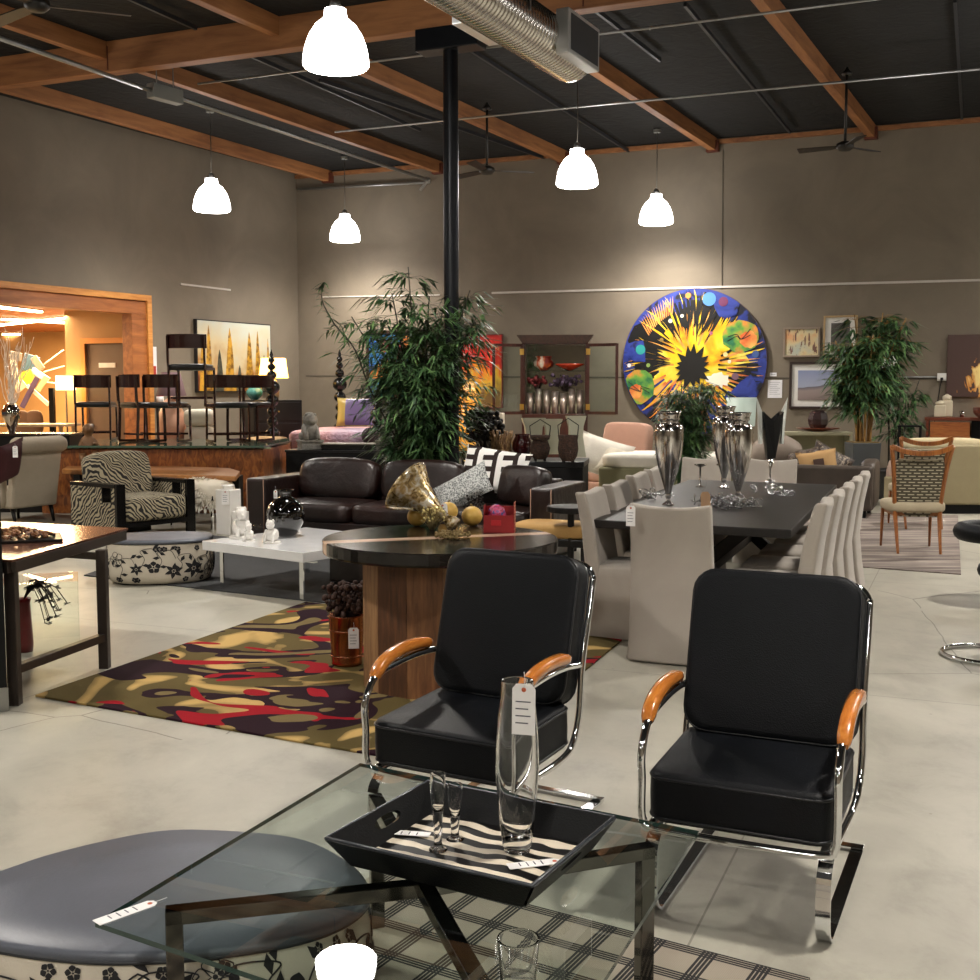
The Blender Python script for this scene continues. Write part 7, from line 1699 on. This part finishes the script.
LG = [(-2.224 - c1_.x, 6.53 - c1_.y), (-2.42 - c1_.x, 5.75 - c1_.y)]; LG = LG + [(LG[1][0] + e_.x * .86, LG[1][1] + e_.y * .86), (LG[0][0] + e_.x * .86, LG[0][1] + e_.y * .86)]
ins = LG
for i in range(4): MB(STL).bar((*ins[i], 0), (*ins[i], TZ2 - .07), .055, .055, up=(0, 1, 0)).build('leg', t, bevel=.003)
edge(ins[0], ins[1], .16, .205, .045); edge(ins[2], ins[3], .16, .205, .045)
edge(((ins[0][0] * 1.0), ins[0][1]), ins[3], TZ2 - .13, TZ2 - .09, .03)
pt_ = fl(20, 540, TZ2); tt = thing('potpourri_tray', 'shallow wooden tray heaped with brown dried petals on the copper top', 'tray', pt_, .4); MB(BLACKW).bx(-.26, .22, -.17, .17, 0, .015).build('tray', tt, bevel=.003)
rd = random.Random(8); mb = MB(custom('dried_petals', lambda s: s.base(s.ramp(s.noise(30, 3), [(.35, '4a2a1a'), (.5, '8a5a34'), (.65, 'c09a70')]))))
for i in range(260): a = rd.random() * 6.28; r = rd.random() ** .5; p = (-.02 + .2 * r * cos(a), .13 * r * sin(a), .02 + .05 * (1 - r) + rd.random() * .01); mb.box(p, (.022, .016, .006), rz=rd.random() * 3, rx=rd.random(), ry=rd.random())
tag(mb.build('petals', tt), kind='stuff')
pp0 = fl(8, 711); t = thing('black_pedestal', 'tall black display pedestal cut by the left edge of the picture', 'pedestal', (pp0.x, pp0.y, 0), .41); hP = at(5, 483, pp0.y).z
MB(BLACK).bx(-.5, 0, 0, .22, .12, hP).build('body', t, bevel=.004); MB(M('brushed_steel', '9a9a96', .35, .9)).bx(-.505, .005, -.005, .22, 0, .12).build('kick_plate', t)
ab = fl(48, 655) ; t = thing('acrylic_box', 'clear acrylic box on the floor under the copper top table', 'box', fl(43, 645), .35)
AC = thin_glass('acrylic', 'fafdfc', .8)
for (x0, x1, y0, y1) in ((-.22, .22, -.2, -.195), (-.22, .22, .195, .2), (-.22, -.215, -.2, .2), (.215, .22, -.2, .2)): MB(AC).bx(x0, x1, y0, y1, 0, .42).build('side', t)
MB(AC).bx(-.22, .22, -.2, .2, .42, .426).build('lid', t)
p = fl(22, 655); t = thing('red_vase', 'tall dark red vase beside the acrylic box under the table', 'vase', p + Vector((-.02, .1, 0))); MB(M('crimson_glaze', '7a0f16', .3, coat=.4)).lathe([(0, 0), (.045, 0), (.05, .05), (.038, .3), (.045, .33), (.035, .32), (0, .3)], n=20).build('body', t)
rd = random.Random(4); t2_ = thing('dark_vine', 'dark trailing vine with small leaves spilling from the red vase', 'plant', Vector(t.location) + Vector((0, 0, .32))); lv = MB(M('vine_leaf', '1c1a12', .7)); 
for i in range(12):
    a = rd.uniform(-.7, .7); L = rd.uniform(.14, .30); P = [Vector((L * u * cos(a), L * u * sin(a), .12 * sin(u * 3) - .07 * u * u * (i % 3))) for u in (0, .25, .5, .75, 1)]; MB(M('twig_dark', '2a1a14', .9)).tube(P, .003, 4).build('stem', t2_)
    for q in P[1:]:
        for k in range(5): a2 = rd.random() * 6.28; leaf(lv, q, (cos(a2), sin(a2), rd.uniform(-.4, .6)), rd.uniform(.028, .045), .012, rd, .2)
lv.build('leaves', t2_, fix=False)
# ================= CAMERA / WORLD =================
cd = bpy.data.cameras.new('camera'); cam = bpy.data.objects.new('camera', cd); COL.objects.link(cam)
cam.location = (0, 0, EYE); cam.rotation_euler = (pi / 2 - TH, 0, 0)
cd.sensor_width = 36; cd.lens = F / 980 * 36; cd.clip_end = 200; cd.clip_start = .05
SC.camera = cam
w = bpy.data.worlds.new('world'); SC.world = w; w.use_nodes = True
w.node_tree.nodes['Background'].inputs[0].default_value = (.9, .95, 1, 1); w.node_tree.nodes['Background'].inputs[1].default_value = .05
SC.view_settings.view_transform = 'Standard'; SC.view_settings.look = 'None'; SC.view_settings.gamma = 1; SC.view_settings.exposure = 0.58
try: SC.view_settings.use_curve_mapping = False
except Exception: pass
SC.cycles.max_bounces = 10; SC.cycles.diffuse_bounces = 4; SC.cycles.glossy_bounces = 5; SC.cycles.transmission_bounces = 10; SC.cycles.transparent_max_bounces = 12
SC.cycles.sample_clamp_indirect = 6; SC.cycles.caustics_reflective = False; SC.cycles.caustics_refractive = False
